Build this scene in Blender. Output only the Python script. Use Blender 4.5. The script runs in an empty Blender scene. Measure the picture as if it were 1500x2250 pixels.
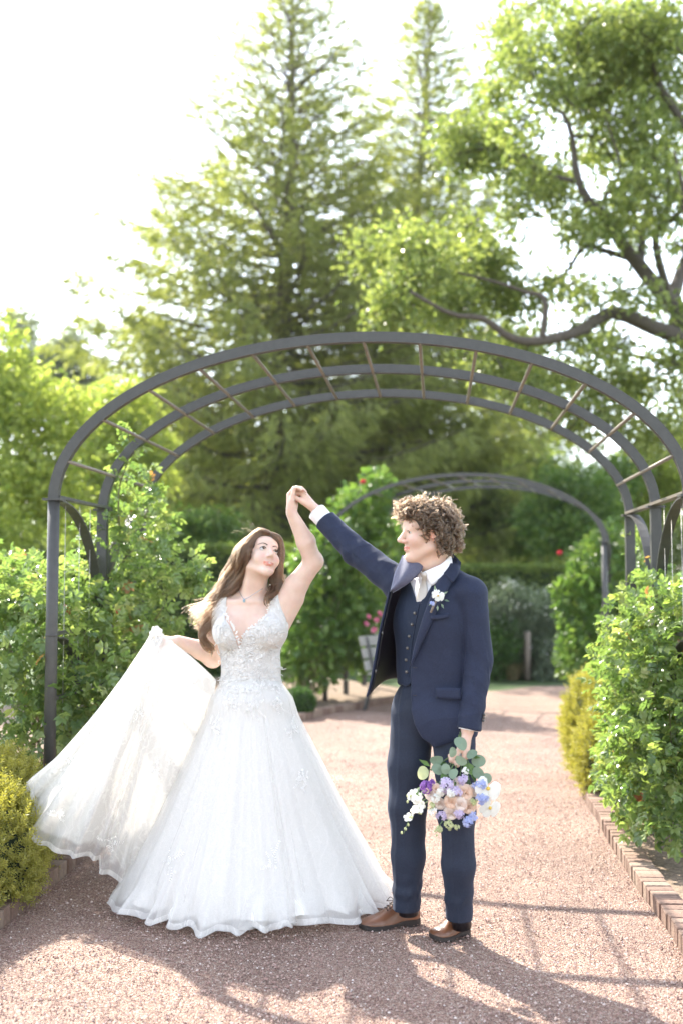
import bpy, bmesh, math, random
import numpy as np
from mathutils import Vector, Matrix
random.seed(7)
RNG = np.random.default_rng(11)
SC = bpy.context.scene
COL = SC.collection
PI = math.pi

# ------------------------------------------------------------------ camera, sky, sun, exposure
FPX = 2400.0            # focal length in pixels of the 1500 x 2250 photograph
CAMZ = 1.48
PITCH = math.atan(150.0 / FPX)
cam_d = bpy.data.cameras.new('camera')
cam_d.sensor_fit = 'VERTICAL'
cam_d.sensor_height = 36.0
cam_d.lens = 36.0 * FPX / 2250.0
cam_d.clip_start = 0.05
cam_d.clip_end = 2000.0
cam_d.dof.use_dof = True
cam_d.dof.focus_distance = 4.68
cam_d.dof.aperture_fstop = 1.5
cam = bpy.data.objects.new('camera', cam_d)
COL.objects.link(cam)
cam.location = (0, 0, CAMZ)
cam.rotation_euler = (PI / 2 + PITCH, 0, 0)
SC.camera = cam

SUN_EL = math.radians(44.0)
SUN_AZ = math.atan2(-0.53, 0.85)          # measured from +Y towards +X (sun stands behind the couple, to the left)
world = bpy.data.worlds.new('World')
SC.world = world
world.use_nodes = True
wn = world.node_tree.nodes
bg = wn['Background']
sky = wn.new('ShaderNodeTexSky')
sky.sky_type = 'NISHITA'
sky.sun_disc = False
sky.sun_elevation = SUN_EL
sky.sun_rotation = SUN_AZ
sky.air_density = 1.0
sky.dust_density = 0.8
sky.ozone_density = 1.0
hsv = wn.new('ShaderNodeHueSaturation'); hsv.inputs['Saturation'].default_value = 0.50      # hazy, washed-out sky
world.node_tree.links.new(sky.outputs[0], hsv.inputs['Color']); world.node_tree.links.new(hsv.outputs[0], bg.inputs[0])
bg.inputs[1].default_value = 0.15
sun_d = bpy.data.lights.new('sun', 'SUN')
sun_d.energy = 3.1
sun_d.angle = math.radians(0.55)
sun_d.color = (1.0, 0.93, 0.82)
sun = bpy.data.objects.new('sun', sun_d)
COL.objects.link(sun)
sdir = Vector((math.sin(SUN_AZ) * math.cos(SUN_EL), math.cos(SUN_AZ) * math.cos(SUN_EL), math.sin(SUN_EL)))
sun.rotation_euler = sdir.to_track_quat('Z', 'Y').to_euler()
SC.view_settings.view_transform = 'Standard'
SC.view_settings.look = 'None'
SC.view_settings.exposure = 2.27
SC.view_settings.gamma = 1.0
SC.render.engine = 'CYCLES'
cy = SC.cycles
cy.use_denoising = True
cy.denoiser = 'OPENIMAGEDENOISE'
cy.denoising_input_passes = 'RGB_ALBEDO_NORMAL'
cy.max_bounces = 7
cy.diffuse_bounces = 3
cy.glossy_bounces = 3
cy.transmission_bounces = 5
cy.transparent_max_bounces = 24
cy.caustics_reflective = False
cy.caustics_refractive = False
cy.sample_clamp_indirect = 6.0
cy.use_adaptive_sampling = True
cy.adaptive_threshold = 0.012
SC.render.film_transparent = False

# ------------------------------------------------------------------ placing helpers
_cp, _sp = math.cos(PITCH), math.sin(PITCH)
def at(px, py, Y):
    """World point at depth Y (metres in front of the camera) that the photograph shows at pixel px, py."""
    u = (px - 750.0) / FPX
    v = (1125.0 - py) / FPX
    dy = _cp - v * _sp
    dz = _sp + v * _cp
    s = Y / dy
    return np.array([u * s, Y, CAMZ + dz * s])
def gnd(px, py, z=0.0):
    v = (1125.0 - py) / FPX
    dy = _cp - v * _sp
    dz = _sp + v * _cp
    s = (z - CAMZ) / dz
    return np.array([(px - 750.0) / FPX * s, dy * s, z])
def nrm(v):
    v = np.asarray(v, float)
    return v / (np.linalg.norm(v) + 1e-12)
def lerp(a, b, t): return a + (b - a) * t
def smooth(a, b, x):
    t = np.clip((np.asarray(x, float) - a) / (b - a), 0, 1)
    return t * t * (3 - 2 * t)
def spline(pts, n):
    """Catmull-Rom through pts, n samples."""
    P = np.asarray(pts, float)
    if len(P) == 2:
        t = np.linspace(0, 1, n)[:, None]
        return P[0] * (1 - t) + P[1] * t
    Q = np.vstack([2 * P[0] - P[1], P, 2 * P[-1] - P[-2]])
    t = np.linspace(0, len(P) - 1 - 1e-9, n)
    i = t.astype(int); f = (t - i)[:, None]
    a, b, c, d = Q[i], Q[i + 1], Q[i + 2], Q[i + 3]
    return 0.5 * (2 * b + (c - a) * f + (2 * a - 5 * b + 4 * c - d) * f ** 2 + (3 * b - a - 3 * c + d) * f ** 3)

# ------------------------------------------------------------------ object helpers
def tag(o, label=None, cat=None, group=None, kind=None):
    if label: o['label'] = label
    if cat: o['category'] = cat
    if group: o['group'] = group
    if kind: o['kind'] = kind
    return o
def link(o, parent=None):
    COL.objects.link(o)
    if parent is not None:
        o.parent = parent
    return o
def empty(name, loc=(0, 0, 0)):
    o = bpy.data.objects.new(name, None)
    o.empty_display_size = 0.1
    COL.objects.link(o)
    o.location = loc
    return o
def mesh_np(name, V, Fs, mat=None, parent=None, smooth_=True, cols=None, colname='tint'):
    """V (n,3) world coordinates; Fs list of (m,k) int arrays. Child vertices are moved into the parent's frame."""
    V = np.asarray(V, np.float32)
    if parent is not None:
        p = parent; off = np.zeros(3)
        while p is not None:
            off = off + np.array(p.location); p = p.parent
        V = V - off.astype(np.float32)
    if isinstance(Fs, np.ndarray): Fs = [Fs]
    Fs = [np.asarray(f, np.int32) for f in Fs if len(f)]
    me = bpy.data.meshes.new(name)
    me.vertices.add(len(V))
    me.vertices.foreach_set('co', V.ravel())
    li = np.concatenate([f.ravel() for f in Fs])
    lt = np.concatenate([np.full(len(f), f.shape[1], np.int32) for f in Fs])
    ls = np.concatenate([[0], np.cumsum(lt)[:-1]]).astype(np.int32)
    me.loops.add(len(li)); me.polygons.add(len(lt))
    me.loops.foreach_set('vertex_index', li)
    me.polygons.foreach_set('loop_start', ls)
    me.polygons.foreach_set('loop_total', lt)
    me.polygons.foreach_set('use_smooth', np.full(len(lt), smooth_, bool))
    me.update(calc_edges=True)
    me.validate()
    if cols is not None:
        cols = np.asarray(cols, np.float32)
        if cols.ndim == 1: cols = np.repeat(cols[:, None], 3, 1)
        ca = me.color_attributes.new(colname, 'FLOAT_COLOR', 'POINT')
        ca.data.foreach_set('color', np.hstack([cols, np.ones((len(cols), 1), np.float32)]).ravel())
    if mat is not None: me.materials.append(mat)
    o = bpy.data.objects.new(name, me)
    return link(o, parent)

class MB:
    """Collects shapes into one mesh."""
    def __init__(s): s.V = []; s.F = {}; s.n = 0
    def add(s, V, F):
        V = np.asarray(V, float); F = np.asarray(F, int)
        s.V.append(V); s.F.setdefault(F.shape[1], []).append(F + s.n); s.n += len(V)
    def box(s, c, size, R=None, bevel=0.0):
        c = np.asarray(c, float); h = np.asarray(size, float) / 2
        if bevel > 0:
            pts = []; b = min(bevel, 0.45 * 2 * h.min())
            bm = bmesh.new(); bmesh.ops.create_cube(bm, size=2)
            for v in bm.verts: v.co = Vector(np.array(v.co) * h)
            bmesh.ops.bevel(bm, geom=list(bm.edges), offset=b, segments=1, affect='EDGES', profile=0.5)
            bm.verts.index_update()
            V = np.array([v.co[:] for v in bm.verts]); fs = [[v.index for v in f.verts] for f in bm.faces]
            bm.free()
            if R is not None: V = V @ np.asarray(R).T
            byk = {}
            for f in fs: byk.setdefault(len(f), []).append(f)
            V = V + c
            s.V.append(V)
            for k, fl in byk.items(): s.F.setdefault(k, []).append(np.array(fl) + s.n)
            s.n += len(V); return
        V = np.array([[x, y, z] for x in (-1, 1) for y in (-1, 1) for z in (-1, 1)], float) * h
        if R is not None: V = V @ np.asarray(R).T
        s.add(V + c, [[0, 1, 3, 2], [4, 6, 7, 5], [0, 4, 5, 1], [2, 3, 7, 6], [0, 2, 6, 4], [1, 5, 7, 3]])
    def tube(s, P, r, n=8, cap=True, up=None, flat=1.0):
        """Tube along P, radius r (scalar or array); flat squeezes the second axis."""
        P = np.asarray(P, float); m = len(P)
        r = np.full(m, r, float) if np.isscalar(r) else np.asarray(r, float)
        T = np.gradient(P, axis=0); T /= np.linalg.norm(T, axis=1)[:, None] + 1e-12
        up = np.array([0, 0, 1.0]) if up is None else np.asarray(up, float)
        if abs(T[0] @ up) > 0.95 * np.linalg.norm(up): up = np.array([1.0, 0.13, 0])
        N = np.zeros_like(P); a = up - T[0] * (up @ T[0]); a /= np.linalg.norm(a)
        for i in range(m):
            a = a - T[i] * (a @ T[i]); a /= np.linalg.norm(a) + 1e-12; N[i] = a
        B = np.cross(T, N)
        th = np.linspace(0, 2 * PI, n, endpoint=False) + PI / n
        V = P[:, None] + r[:, None, None] * (np.cos(th)[None, :, None] * N[:, None] + flat * np.sin(th)[None, :, None] * B[:, None])
        idx = np.arange(m * n).reshape(m, n)
        q = np.stack([idx[:-1], np.roll(idx, -1, 1)[:-1], np.roll(idx, -1, 1)[1:], idx[1:]], -1).reshape(-1, 4)
        s.add(V.reshape(-1, 3), q)
        if cap:
            b = s.n - m * n
            s.F.setdefault(n, []).append(np.array([idx[0][::-1], idx[-1]]) + b)
    def rings(s, R, closed=True, cap0=False, cap1=False):
        R = np.asarray(R, float); m, n, _ = R.shape
        idx = np.arange(m * n).reshape(m, n)
        if closed:
            q = np.stack([idx[:-1], np.roll(idx, -1, 1)[:-1], np.roll(idx, -1, 1)[1:], idx[1:]], -1).reshape(-1, 4)
        else:
            q = np.stack([idx[:-1, :-1], idx[:-1, 1:], idx[1:, 1:], idx[1:, :-1]], -1).reshape(-1, 4)
        b = s.n
        s.add(R.reshape(-1, 3), q)
        if cap0: s.F.setdefault(n, []).append(np.array([idx[0][::-1]]) + b)
        if cap1: s.F.setdefault(n, []).append(np.array([idx[-1]]) + b)
    def bar(s, P, w, h, side):
        """Rectangular bar along P: w along 'side' vector(s), h along the remaining axis."""
        P = np.asarray(P, float); m = len(P)
        T = np.gradient(P, axis=0); T /= np.linalg.norm(T, axis=1)[:, None]
        S = np.broadcast_to(np.asarray(side, float), P.shape).copy()
        S = S - T * np.sum(S * T, 1)[:, None]; S /= np.linalg.norm(S, axis=1)[:, None]
        U = np.cross(T, S)
        R = np.stack([P + S * w / 2 * a + U * h / 2 * b for a, b in ((-1, -1), (1, -1), (1, 1), (-1, 1))], 1)
        s.rings(R, True, True, True)
    def ell(s, c, r, R=None, nu=12, nv=8):
        u = np.linspace(0, 2 * PI, nu, endpoint=False); v = np.linspace(0.02, PI - 0.02, nv)
        P = np.stack([np.sin(v)[:, None] * np.cos(u), np.sin(v)[:, None] * np.sin(u), np.cos(v)[:, None] * np.ones_like(u)], -1)
        P = P[::-1] * np.asarray(r, float)
        if R is not None: P = P @ np.asarray(R).T
        s.rings(P + np.asarray(c, float), True, True, True)
    def build(s, name, mat, parent=None, smooth_=True, cols=None):
        V = np.concatenate(s.V)
        return mesh_np(name, V, [np.concatenate(f) for f in s.F.values()], mat, parent, smooth_, cols)

def sheet(name, G, mat, parent=None, closed=False, thick=0.0, cols=None, uv=None):
    """Grid of points G (m,n,3) as a surface; thick adds a Solidify."""
    mb = MB(); mb.rings(G, closed)
    o = mb.build(name, mat, parent, True, cols)
    if thick:
        md = o.modifiers.new('thickness', 'SOLIDIFY'); md.thickness = thick; md.offset = 0
    return o

# ------------------------------------------------------------------ materials
MATS = {}
def new_mat(name):
    m = bpy.data.materials.new(name); m.use_nodes = True
    nt = m.node_tree
    return m, nt, nt.nodes, nt.links
def ramp(nodes, stops):
    r = nodes.new('ShaderNodeValToRGB')
    e = r.color_ramp.elements
    while len(e) > 1: e.remove(e[-1])
    e[0].position = stops[0][0]; e[0].color = (*stops[0][1], 1)
    for p, c in stops[1:]:
        x = e.new(p); x.color = (*c, 1)
    return r
def mat_basic(name, col, rough=0.6, metal=0.0, var=0.15, scale=20.0, bump=0.0, bscale=60.0, spec=0.5, sheen=0.0, sss=0.0, stretch=None, detail=4):
    m, nt, N, L = new_mat(name)
    b = N['Principled BSDF']
    tc = N.new('ShaderNodeTexCoord'); mp = N.new('ShaderNodeMapping')
    L.new(tc.outputs['Object'], mp.inputs[0])
    if stretch: mp.inputs['Scale'].default_value = stretch
    nz = N.new('ShaderNodeTexNoise'); nz.inputs['Scale'].default_value = scale; nz.inputs['Detail'].default_value = detail
    L.new(mp.outputs[0], nz.inputs['Vector'])
    c = np.array(col)
    r = ramp(N, [(0.25, tuple(c * (1 - var))), (0.75, tuple(np.clip(c * (1 + var), 0, 1)))])
    L.new(nz.outputs['Fac'], r.inputs[0]); L.new(r.outputs[0], b.inputs['Base Color'])
    b.inputs['Roughness'].default_value = rough; b.inputs['Metallic'].default_value = metal
    b.inputs['Specular IOR Level'].default_value = spec
    if sheen: b.inputs['Sheen Weight'].default_value = sheen
    if sss:
        b.inputs['Subsurface Weight'].default_value = sss
        b.inputs['Subsurface Radius'].default_value = (1.0, 0.35, 0.2)
        b.inputs['Subsurface Scale'].default_value = 0.012
    if bump:
        n2 = N.new('ShaderNodeTexNoise'); n2.inputs['Scale'].default_value = bscale; n2.inputs['Detail'].default_value = 6
        L.new(mp.outputs[0], n2.inputs['Vector'])
        bp = N.new('ShaderNodeBump'); bp.inputs['Strength'].default_value = bump; bp.inputs['Distance'].default_value = 0.01
        L.new(n2.outputs['Fac'], bp.inputs['Height']); L.new(bp.outputs[0], b.inputs['Normal'])
    MATS[name] = m
    return m
def mat_leaf(name, dark, light, trans=0.45, rough=0.42, spec=0.45, tcol=None, attr=True):
    """Leaf: colour runs from dark to light with each leaf's own random tint; part of the light passes through."""
    m, nt, N, L = new_mat(name)
    b = N['Principled BSDF']; out = N['Material Output']
    at_ = N.new('ShaderNodeAttribute'); at_.attribute_name = 'tint'
    stops = dark if isinstance(dark, list) else [(0.0, dark), (1.0, light)]
    r = ramp(N, stops)
    sep = N.new('ShaderNodeSeparateColor'); L.new(at_.outputs['Color'], sep.inputs[0])
    L.new(sep.outputs[0], r.inputs[0])
    L.new(r.outputs[0], b.inputs['Base Color'])
    b.inputs['Roughness'].default_value = rough; b.inputs['Specular IOR Level'].default_value = spec
    tr = N.new('ShaderNodeBsdfTranslucent')
    mx = N.new('ShaderNodeMix'); mx.data_type = 'RGBA'; mx.blend_type = 'MULTIPLY'; mx.inputs[0].default_value = 1.0
    L.new(r.outputs[0], mx.inputs[6]); mx.inputs[7].default_value = (*(tcol or (1.5, 1.55, 0.95)), 1)
    L.new(mx.outputs[2], tr.inputs[0])
    ms = N.new('ShaderNodeMixShader'); ms.inputs[0].default_value = trans
    L.new(b.outputs[0], ms.inputs[1]); L.new(tr.outputs[0], ms.inputs[2]); L.new(ms.outputs[0], out.inputs[0])
    MATS[name] = m
    return m
# ================================================================== the setting: ground, path, beds, kerbs
def mat_gravel(name='gravel'):
    m, nt, N, L = new_mat(name); b = N['Principled BSDF']
    tc = N.new('ShaderNodeTexCoord')
    v1 = N.new('ShaderNodeTexVoronoi'); v1.inputs['Scale'].default_value = 190
    v2 = N.new('ShaderNodeTexVoronoi'); v2.inputs['Scale'].default_value = 90
    for v in (v1, v2): L.new(tc.outputs['Object'], v.inputs['Vector'])
    sp = N.new('ShaderNodeSeparateColor'); L.new(v1.outputs['Color'], sp.inputs[0])
    r1 = ramp(N, [(0.0, (0.13, 0.072, 0.056)), (0.3, (0.26, 0.155, 0.116)), (0.62, (0.375, 0.245, 0.184)), (0.85, (0.42, 0.315, 0.25)), (1.0, (0.56, 0.48, 0.41))])
    L.new(sp.outputs[0], r1.inputs[0])
    big = N.new('ShaderNodeTexNoise'); big.inputs['Scale'].default_value = 1.3; big.inputs['Detail'].default_value = 5
    L.new(tc.outputs['Object'], big.inputs['Vector'])
    r2 = ramp(N, [(0.3, (0.74, 0.70, 0.69)), (0.7, (1.12, 1.09, 1.06))]); L.new(big.outputs['Fac'], r2.inputs[0])
    mx = N.new('ShaderNodeMix'); mx.data_type = 'RGBA'; mx.blend_type = 'MULTIPLY'; mx.inputs[0].default_value = 1
    L.new(r1.outputs[0], mx.inputs[6]); L.new(r2.outputs[0], mx.inputs[7]); L.new(mx.outputs[2], b.inputs['Base Color'])
    b.inputs['Roughness'].default_value = 0.75
    n3 = N.new('ShaderNodeTexNoise'); n3.inputs['Scale'].default_value = 9; n3.inputs['Detail'].default_value = 4
    L.new(tc.outputs['Object'], n3.inputs['Vector'])
    m1 = N.new('ShaderNodeMath'); m1.operation = 'MULTIPLY_ADD'; m1.inputs[1].default_value = -1.0
    L.new(v1.outputs['Distance'], m1.inputs[0]); 
    m2 = N.new('ShaderNodeMath'); m2.operation = 'MULTIPLY_ADD'; m2.inputs[1].default_value = -0.9
    L.new(v2.outputs['Distance'], m2.inputs[0]); L.new(m1.outputs[0], m2.inputs[2])
    m3 = N.new('ShaderNodeMath'); m3.operation = 'MULTIPLY_ADD'; m3.inputs[1].default_value = 4.0
    L.new(n3.outputs['Fac'], m3.inputs[0]); L.new(m2.outputs[0], m3.inputs[2])
    bp = N.new('ShaderNodeBump'); bp.inputs['Strength'].default_value = 0.9; bp.inputs['Distance'].default_value = 0.009
    L.new(m3.outputs[0], bp.inputs['Height']); L.new(bp.outputs[0], b.inputs['Normal'])
    MATS[name] = m; return m
mat_gravel()
mat_basic('lawn', (0.05, 0.085, 0.02), 0.9, var=0.4, scale=3.0, bump=0.6, bscale=40)
mat_basic('mulch', (0.20, 0.145, 0.10), 0.95, var=0.55, scale=45, bump=1.0, bscale=70, detail=8)
mat_basic('iron', (0.052, 0.050, 0.047), 0.5, 0.0, var=0.14, scale=30, bump=0.12, bscale=180)
mat_basic('rod_metal', (0.21, 0.18, 0.15), 0.42, 0.35, var=0.2, scale=25)
mat_basic('wire', (0.45, 0.43, 0.4), 0.4, 0.6, var=0.1)
mat_basic('old_wood', (0.25, 0.24, 0.215), 0.7, var=0.2, scale=12, stretch=(2, 2, 18), bump=0.3, bscale=50)
mat_basic('post_wood', (0.22, 0.18, 0.15), 0.8, var=0.3, scale=14, stretch=(6, 6, 1), bump=0.4, bscale=40)
mat_basic('bark_spruce', (0.13, 0.105, 0.09), 0.9, var=0.35, scale=8, stretch=(6, 6, 1.5), bump=0.8, bscale=14)
mat_basic('bark_oak', (0.085, 0.068, 0.055), 0.9, var=0.35, scale=8, stretch=(5, 5, 1.5), bump=0.9, bscale=12)
mat_basic('cane', (0.13, 0.11, 0.05), 0.6, var=0.3)
mat_basic('stepping_stone', (0.33, 0.32, 0.31), 0.8, var=0.15, scale=15, bump=0.3, bscale=50)
MATS['brick'] = []
for i, c in enumerate([(0.20, 0.13, 0.095), (0.23, 0.155, 0.115), (0.17, 0.105, 0.078), (0.25, 0.18, 0.135)]):
    MATS['brick'].append(mat_basic('brick%d' % i, c, 0.85, var=0.25, scale=35, bump=0.5, bscale=90))

LEFT_EDGE = spline([(-2.3, -6), (-1.70, 1), (-1.447, 4.63), (-1.387, 5.52), (-1.22, 8), (-0.86, 10), (-0.41, 11.6), (0.433, 13.0), (1.5, 14.3), (3.2, 15.6), (6, 16.6), (10, 17.4)], 420)
RIGHT_EDGE = spline([(0.75, -6), (1.06, 1), (1.364, 4.61), (1.42, 5.38), (1.56, 6.76), (1.709, 7.98), (2.2, 10), (3.0, 12), (4.2, 13.2), (6, 13.9), (10, 14.4)], 420)
gs = 400
mesh_g = MB(); mesh_g.add([(-gs, -gs, -0.01), (gs, -gs, -0.01), (gs, gs, -0.01), (-gs, gs, -0.01)], [[0, 1, 2, 3]])
tag(mesh_g.build('ground', MATS['lawn']), kind='structure')
# gravel path: gently uneven sheet between the two edges
def path_sheet():
    n, k = 420, 40
    t = np.linspace(0, 1, k)[None, :, None]
    G2 = LEFT_EDGE[:, None] * (1 - t) + RIGHT_EDGE[:, None] * t
    z = 0.004 * np.sin(G2[..., 0] * 5.1 + 1.3 * np.sin(G2[..., 1] * 1.7)) + 0.003 * np.sin(G2[..., 1] * 6.3 + G2[..., 0] * 2.2)
    return np.dstack([G2, z[..., None]])
tag(sheet('gravel_path', path_sheet(), MATS['gravel']), kind='structure')

def edge_normals(E):
    T = np.gradient(E, axis=0); T /= np.linalg.norm(T, axis=1)[:, None]
    return np.stack([T[:, 1], -T[:, 0]], 1)      # to the right of travel
def bed(name, E, side, width, bw=0.125):
    Nn = edge_normals(E) * side
    ks = np.concatenate([[0, 0.02], np.linspace(0.3, 1, 12)])
    rows = []
    for kx in ks:
        d = bw * 0.95 + kx * width
        P = E + Nn * d
        zz = 0.035 + 0.05 * min(1, kx * 2) + 0.015 * np.sin(P[:, 0] * 4 + P[:, 1] * 3)
        rows.append(np.column_stack([P, zz]))
    return tag(sheet(name, np.stack(rows, 1), MATS['mulch']), kind='structure')
bed('planting_bed', LEFT_EDGE[:300], -1, 3.2)
bed('planting_bed', RIGHT_EDGE[:300], 1, 2.6)

# brick kerbs: soldier course, every brick its own object
brick_meshes = []
def brick_mesh(i):
    mb = MB(); mb.box((0, 0, 0), (0.062, 0.118, 0.115), bevel=0.004)
    o = mb.build('brick', MATS['brick'][i], None, False)
    me = o.data; bpy.data.objects.remove(o); return me
BR = [brick_mesh(i) for i in range(4)]
mat_basic('mortar', (0.17, 0.135, 0.105), 0.95, var=0.2, scale=40, bump=0.6, bscale=90)
def kerb(E, side, y0, y1, name):
    T = np.gradient(E, axis=0); seg = np.linalg.norm(np.diff(E, axis=0), axis=1)
    s = np.concatenate([[0], np.cumsum(seg)])
    ok = (E[:, 1] >= y0) & (E[:, 1] <= y1)
    s0, s1 = s[ok][0], s[ok][-1]
    Nn = edge_normals(E) * side
    # mortar bed under and between the bricks
    Ek, Nk = E[ok], Nn[ok]
    mb = MB()
    R = []
    for d, z in ((0.012, -0.03), (0.012, 0.060), (0.112, 0.060), (0.112, -0.03)):
        P = Ek + Nk * d; R.append(np.column_stack([P, np.full(len(P), z)]))
    mb.rings(np.stack(R, 1), True, True, True)
    root = mb.build(name, MATS['mortar'], None, False)
    tag(root, kind='structure')
    pitch = 0.0705; n = int((s1 - s0) / pitch)
    for k in range(n):
        q = s0 + (k + 0.5) * pitch
        x = np.interp(q, s, E[:, 0]); y = np.interp(q, s, E[:, 1])
        nx = np.interp(q, s, Nn[:, 0]); ny = np.interp(q, s, Nn[:, 1])
        o = bpy.data.objects.new('brick', BR[random.randrange(4)])
        j = random.uniform(-0.004, 0.004)
        o.location = (x + nx * (0.060 + j), y + ny * (0.060 + j), 0.016 + random.uniform(-0.004, 0.004))
        o.rotation_euler = (random.gauss(0, 0.012), random.gauss(0, 0.012), math.atan2(ny, nx) - PI / 2 + random.gauss(0, 0.015))
        link(o, root)
    return root
kerb(LEFT_EDGE, -1, 3.0, 13.6, 'brick_kerb')
kerb(RIGHT_EDGE, 1, 3.0, 10.5, 'brick_kerb')
# loose gravel on the path near the couple
def loose_stones(n):
    y = 3.0 + 9.0 * RNG.random(n) ** 1.7
    i = np.searchsorted(LEFT_EDGE[:, 1], y).clip(0, 419)
    x = LEFT_EDGE[i, 0] + (RIGHT_EDGE[np.searchsorted(RIGHT_EDGE[:, 1], y).clip(0, 419), 0] - LEFT_EDGE[i, 0]) * RNG.random(n)
    r = RNG.uniform(0.0025, 0.0058, n) * np.where(RNG.random(n) < 0.04, 1.5, 1)
    base = np.array([[1, 0, 0], [-1, 0, 0], [0, 1, 0], [0, -1, 0], [0, 0, 1], [0, 0, -0.6]], float)
    Fb = np.array([[0, 2, 4], [2, 1, 4], [1, 3, 4], [3, 0, 4], [2, 0, 5], [1, 2, 5], [3, 1, 5], [0, 3, 5]])
    V = base[None] * r[:, None, None] * RNG.uniform(0.6, 1.25, (n, 6, 1))
    a = RNG.random(n) * 2 * PI; c, s = np.cos(a), np.sin(a)
    X = V[..., 0] * c[:, None] - V[..., 1] * s[:, None]; Y = V[..., 0] * s[:, None] + V[..., 1] * c[:, None]
    V = np.stack([X + x[:, None], Y + y[:, None], V[..., 2] * 0.8 + 0.004 + r[:, None] * 0.35], -1)
    F = (Fb[None] + (np.arange(n) * 6)[:, None, None]).reshape(-1, 3)
    t = np.repeat(RNG.random(n), 6)
    return V.reshape(-1, 3), F, t
def mat_stone():
    m, nt, N, L = new_mat('stones'); b = N['Principled BSDF']
    a = N.new('ShaderNodeAttribute'); a.attribute_name = 'tint'
    sp = N.new('ShaderNodeSeparateColor'); L.new(a.outputs['Color'], sp.inputs[0])
    r = ramp(N, [(0.0, (0.13, 0.066, 0.055)), (0.3, (0.27, 0.155, 0.125)), (0.65, (0.38, 0.245, 0.20)), (0.88, (0.46, 0.34, 0.29)), (1.0, (0.64, 0.55, 0.5))])
    L.new(sp.outputs[0], r.inputs[0]); L.new(r.outputs[0], b.inputs['Base Color']); b.inputs['Roughness'].default_value = 0.55
    MATS['stones'] = m
mat_stone()
V_, F_, t_ = loose_stones(60000)
tag(mesh_np('gravel', V_, F_, MATS['stones'], None, False, t_), 'loose pinkish crushed gravel scattered over the path', 'gravel', kind='stuff')

# ================================================================== iron rose arbors
def arbor(center, dirx, half, spring, rise, spacing, nrib, label, nrod=13, rib=(0.053, 0.042), far=False):
    d = nrm(np.array([dirx, 1.0, 0])); side = np.array([d[1], -d[0], 0])
    C0 = np.array([center[0], center[1], 0.0])
    root = empty('rose_arbor', tuple(C0))
    tag(root, label, 'arbor', 'iron rose arbors over the path')
    up = np.array([0, 0, 1.0])
    for k in range(nrib):
        c = C0 + d * spacing * k
        th = np.linspace(0, PI, 49)
        P = c + np.cos(th)[:, None] * (-side) * half + up * (spring + np.sin(th)[:, None] * rise)
        rad = -side[None] * (np.cos(th) * rise)[:, None] + up[None] * (np.sin(th) * half)[:, None]
        mb = MB(); mb.bar(P, rib[0], rib[1], rad); mb.build('arch_rib', MATS['iron'], root, False)
        for s in (-1, 1):
            b = c + side * half * s
            mb = MB()
            if k == 0:
                mb.tube([b + up * 0.0, b + up * 1.2, b + up * spring], 0.031, 16)
                mb.tube([b + up * 1.188, b + up * 1.20], 0.0325, 16)
            else:
                mb.bar([b + up * 0.0, b + up * spring], 0.06, 0.045, side)
            po = mb.build('post', MATS['iron'], root, k == 0)
            if k == 0: po.data.shade_flat() if False else None
            mb = MB(); mb.box(b + up * (spring + 0.004), (0.10, 0.075, 0.012), R=np.stack([side, d, up], 1)); mb.build('flange', MATS['iron'], root, False)
    # rods across the ribs, evenly along the arc
    th = np.linspace(0, PI, 2001); X = np.cos(th) * half; Z = np.sin(th) * rise
    L = np.concatenate([[0], np.cumsum(np.hypot(np.diff(X), np.diff(Z)))])
    for q in np.linspace(0.055, 0.945, nrod):
        t = np.interp(q * L[-1], L, th)
        p = C0 - side * math.cos(t) * (half - 0.02) + up * (spring + math.sin(t) * (rise - 0.02))
        mb = MB(); mb.tube([p - d * 0.015, p + d * (spacing * (nrib - 1) + 0.015)], 0.0098, 10); mb.build('crossbar', MATS['rod_metal'], root)
    for s in (-1, 1):
        b = C0 + side * half * s
        mb = MB(); a0 = b + up * (spring + 0.018) + side * s * -0.008
        mb.bar([a0, a0 + d * spacing * (nrib - 1)], 0.05, 0.016, side); mb.build('side_rail', MATS['rod_metal'] if s > 0 else MATS['iron'], root, False)
        def strap(p0, p1, bulge):
            t = np.linspace(0, 1, 15)[:, None]
            # quarter-ellipse: leaves p0 along the rail, arrives at p1 vertically
            hz = (p1 - p0) * np.array([1, 1, 0]); vt = (p1 - p0) * np.array([0, 0, 1])
            P = p0 + hz * np.sin(t * PI / 2) + vt * (1 - np.cos(t * PI / 2))
            m2 = MB(); m2.bar(P, 0.058, 0.008, side); m2.build('curved_brace', MATS['iron'], root, False)
        if nrib >= 3:
            m = b + d * spacing
            strap(b + d * 0.06 + up * spring, m - d * 0.035 + up * (spring - 0.75), 1)
            strap(b + d * (2 * spacing - 0.06) + up * spring, m + d * 0.035 + up * (spring - 0.75), 1)
            strap(b + d * 0.03 + up * (spring - 0.72), b + d * 0.42 + up * (spring - 1.0), 1)
            for w in (0.22, 0.5, 0.72):
                p = b + d * spacing * w
                mb = MB(); mb.tube([p + up * 0.3, p + up * spring], 0.0013, 5); mb.build('guide_wire', MATS['wire'], root)
            for zz in (0.42, 0.86, 1.2):
                mb = MB(); mb.bar([b + up * zz, b + up * zz + d * 2 * spacing], 0.012, 0.02, side); mb.build('side_bar', MATS['iron'], root, False)
    return root
A1 = arbor((0.113, 5.59), 0.087, 1.63, 1.90, 0.835, 0.85, 3, 'large dark iron hooped arbor spanning the path right behind the couple')
A2 = arbor((1.36, 12.6), 0.30, 1.62, 1.90, 0.80, 0.85, 3, 'smaller looking iron arbor farther down the path behind the curly haired groom', nrod=11, rib=(0.044, 0.036))
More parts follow.
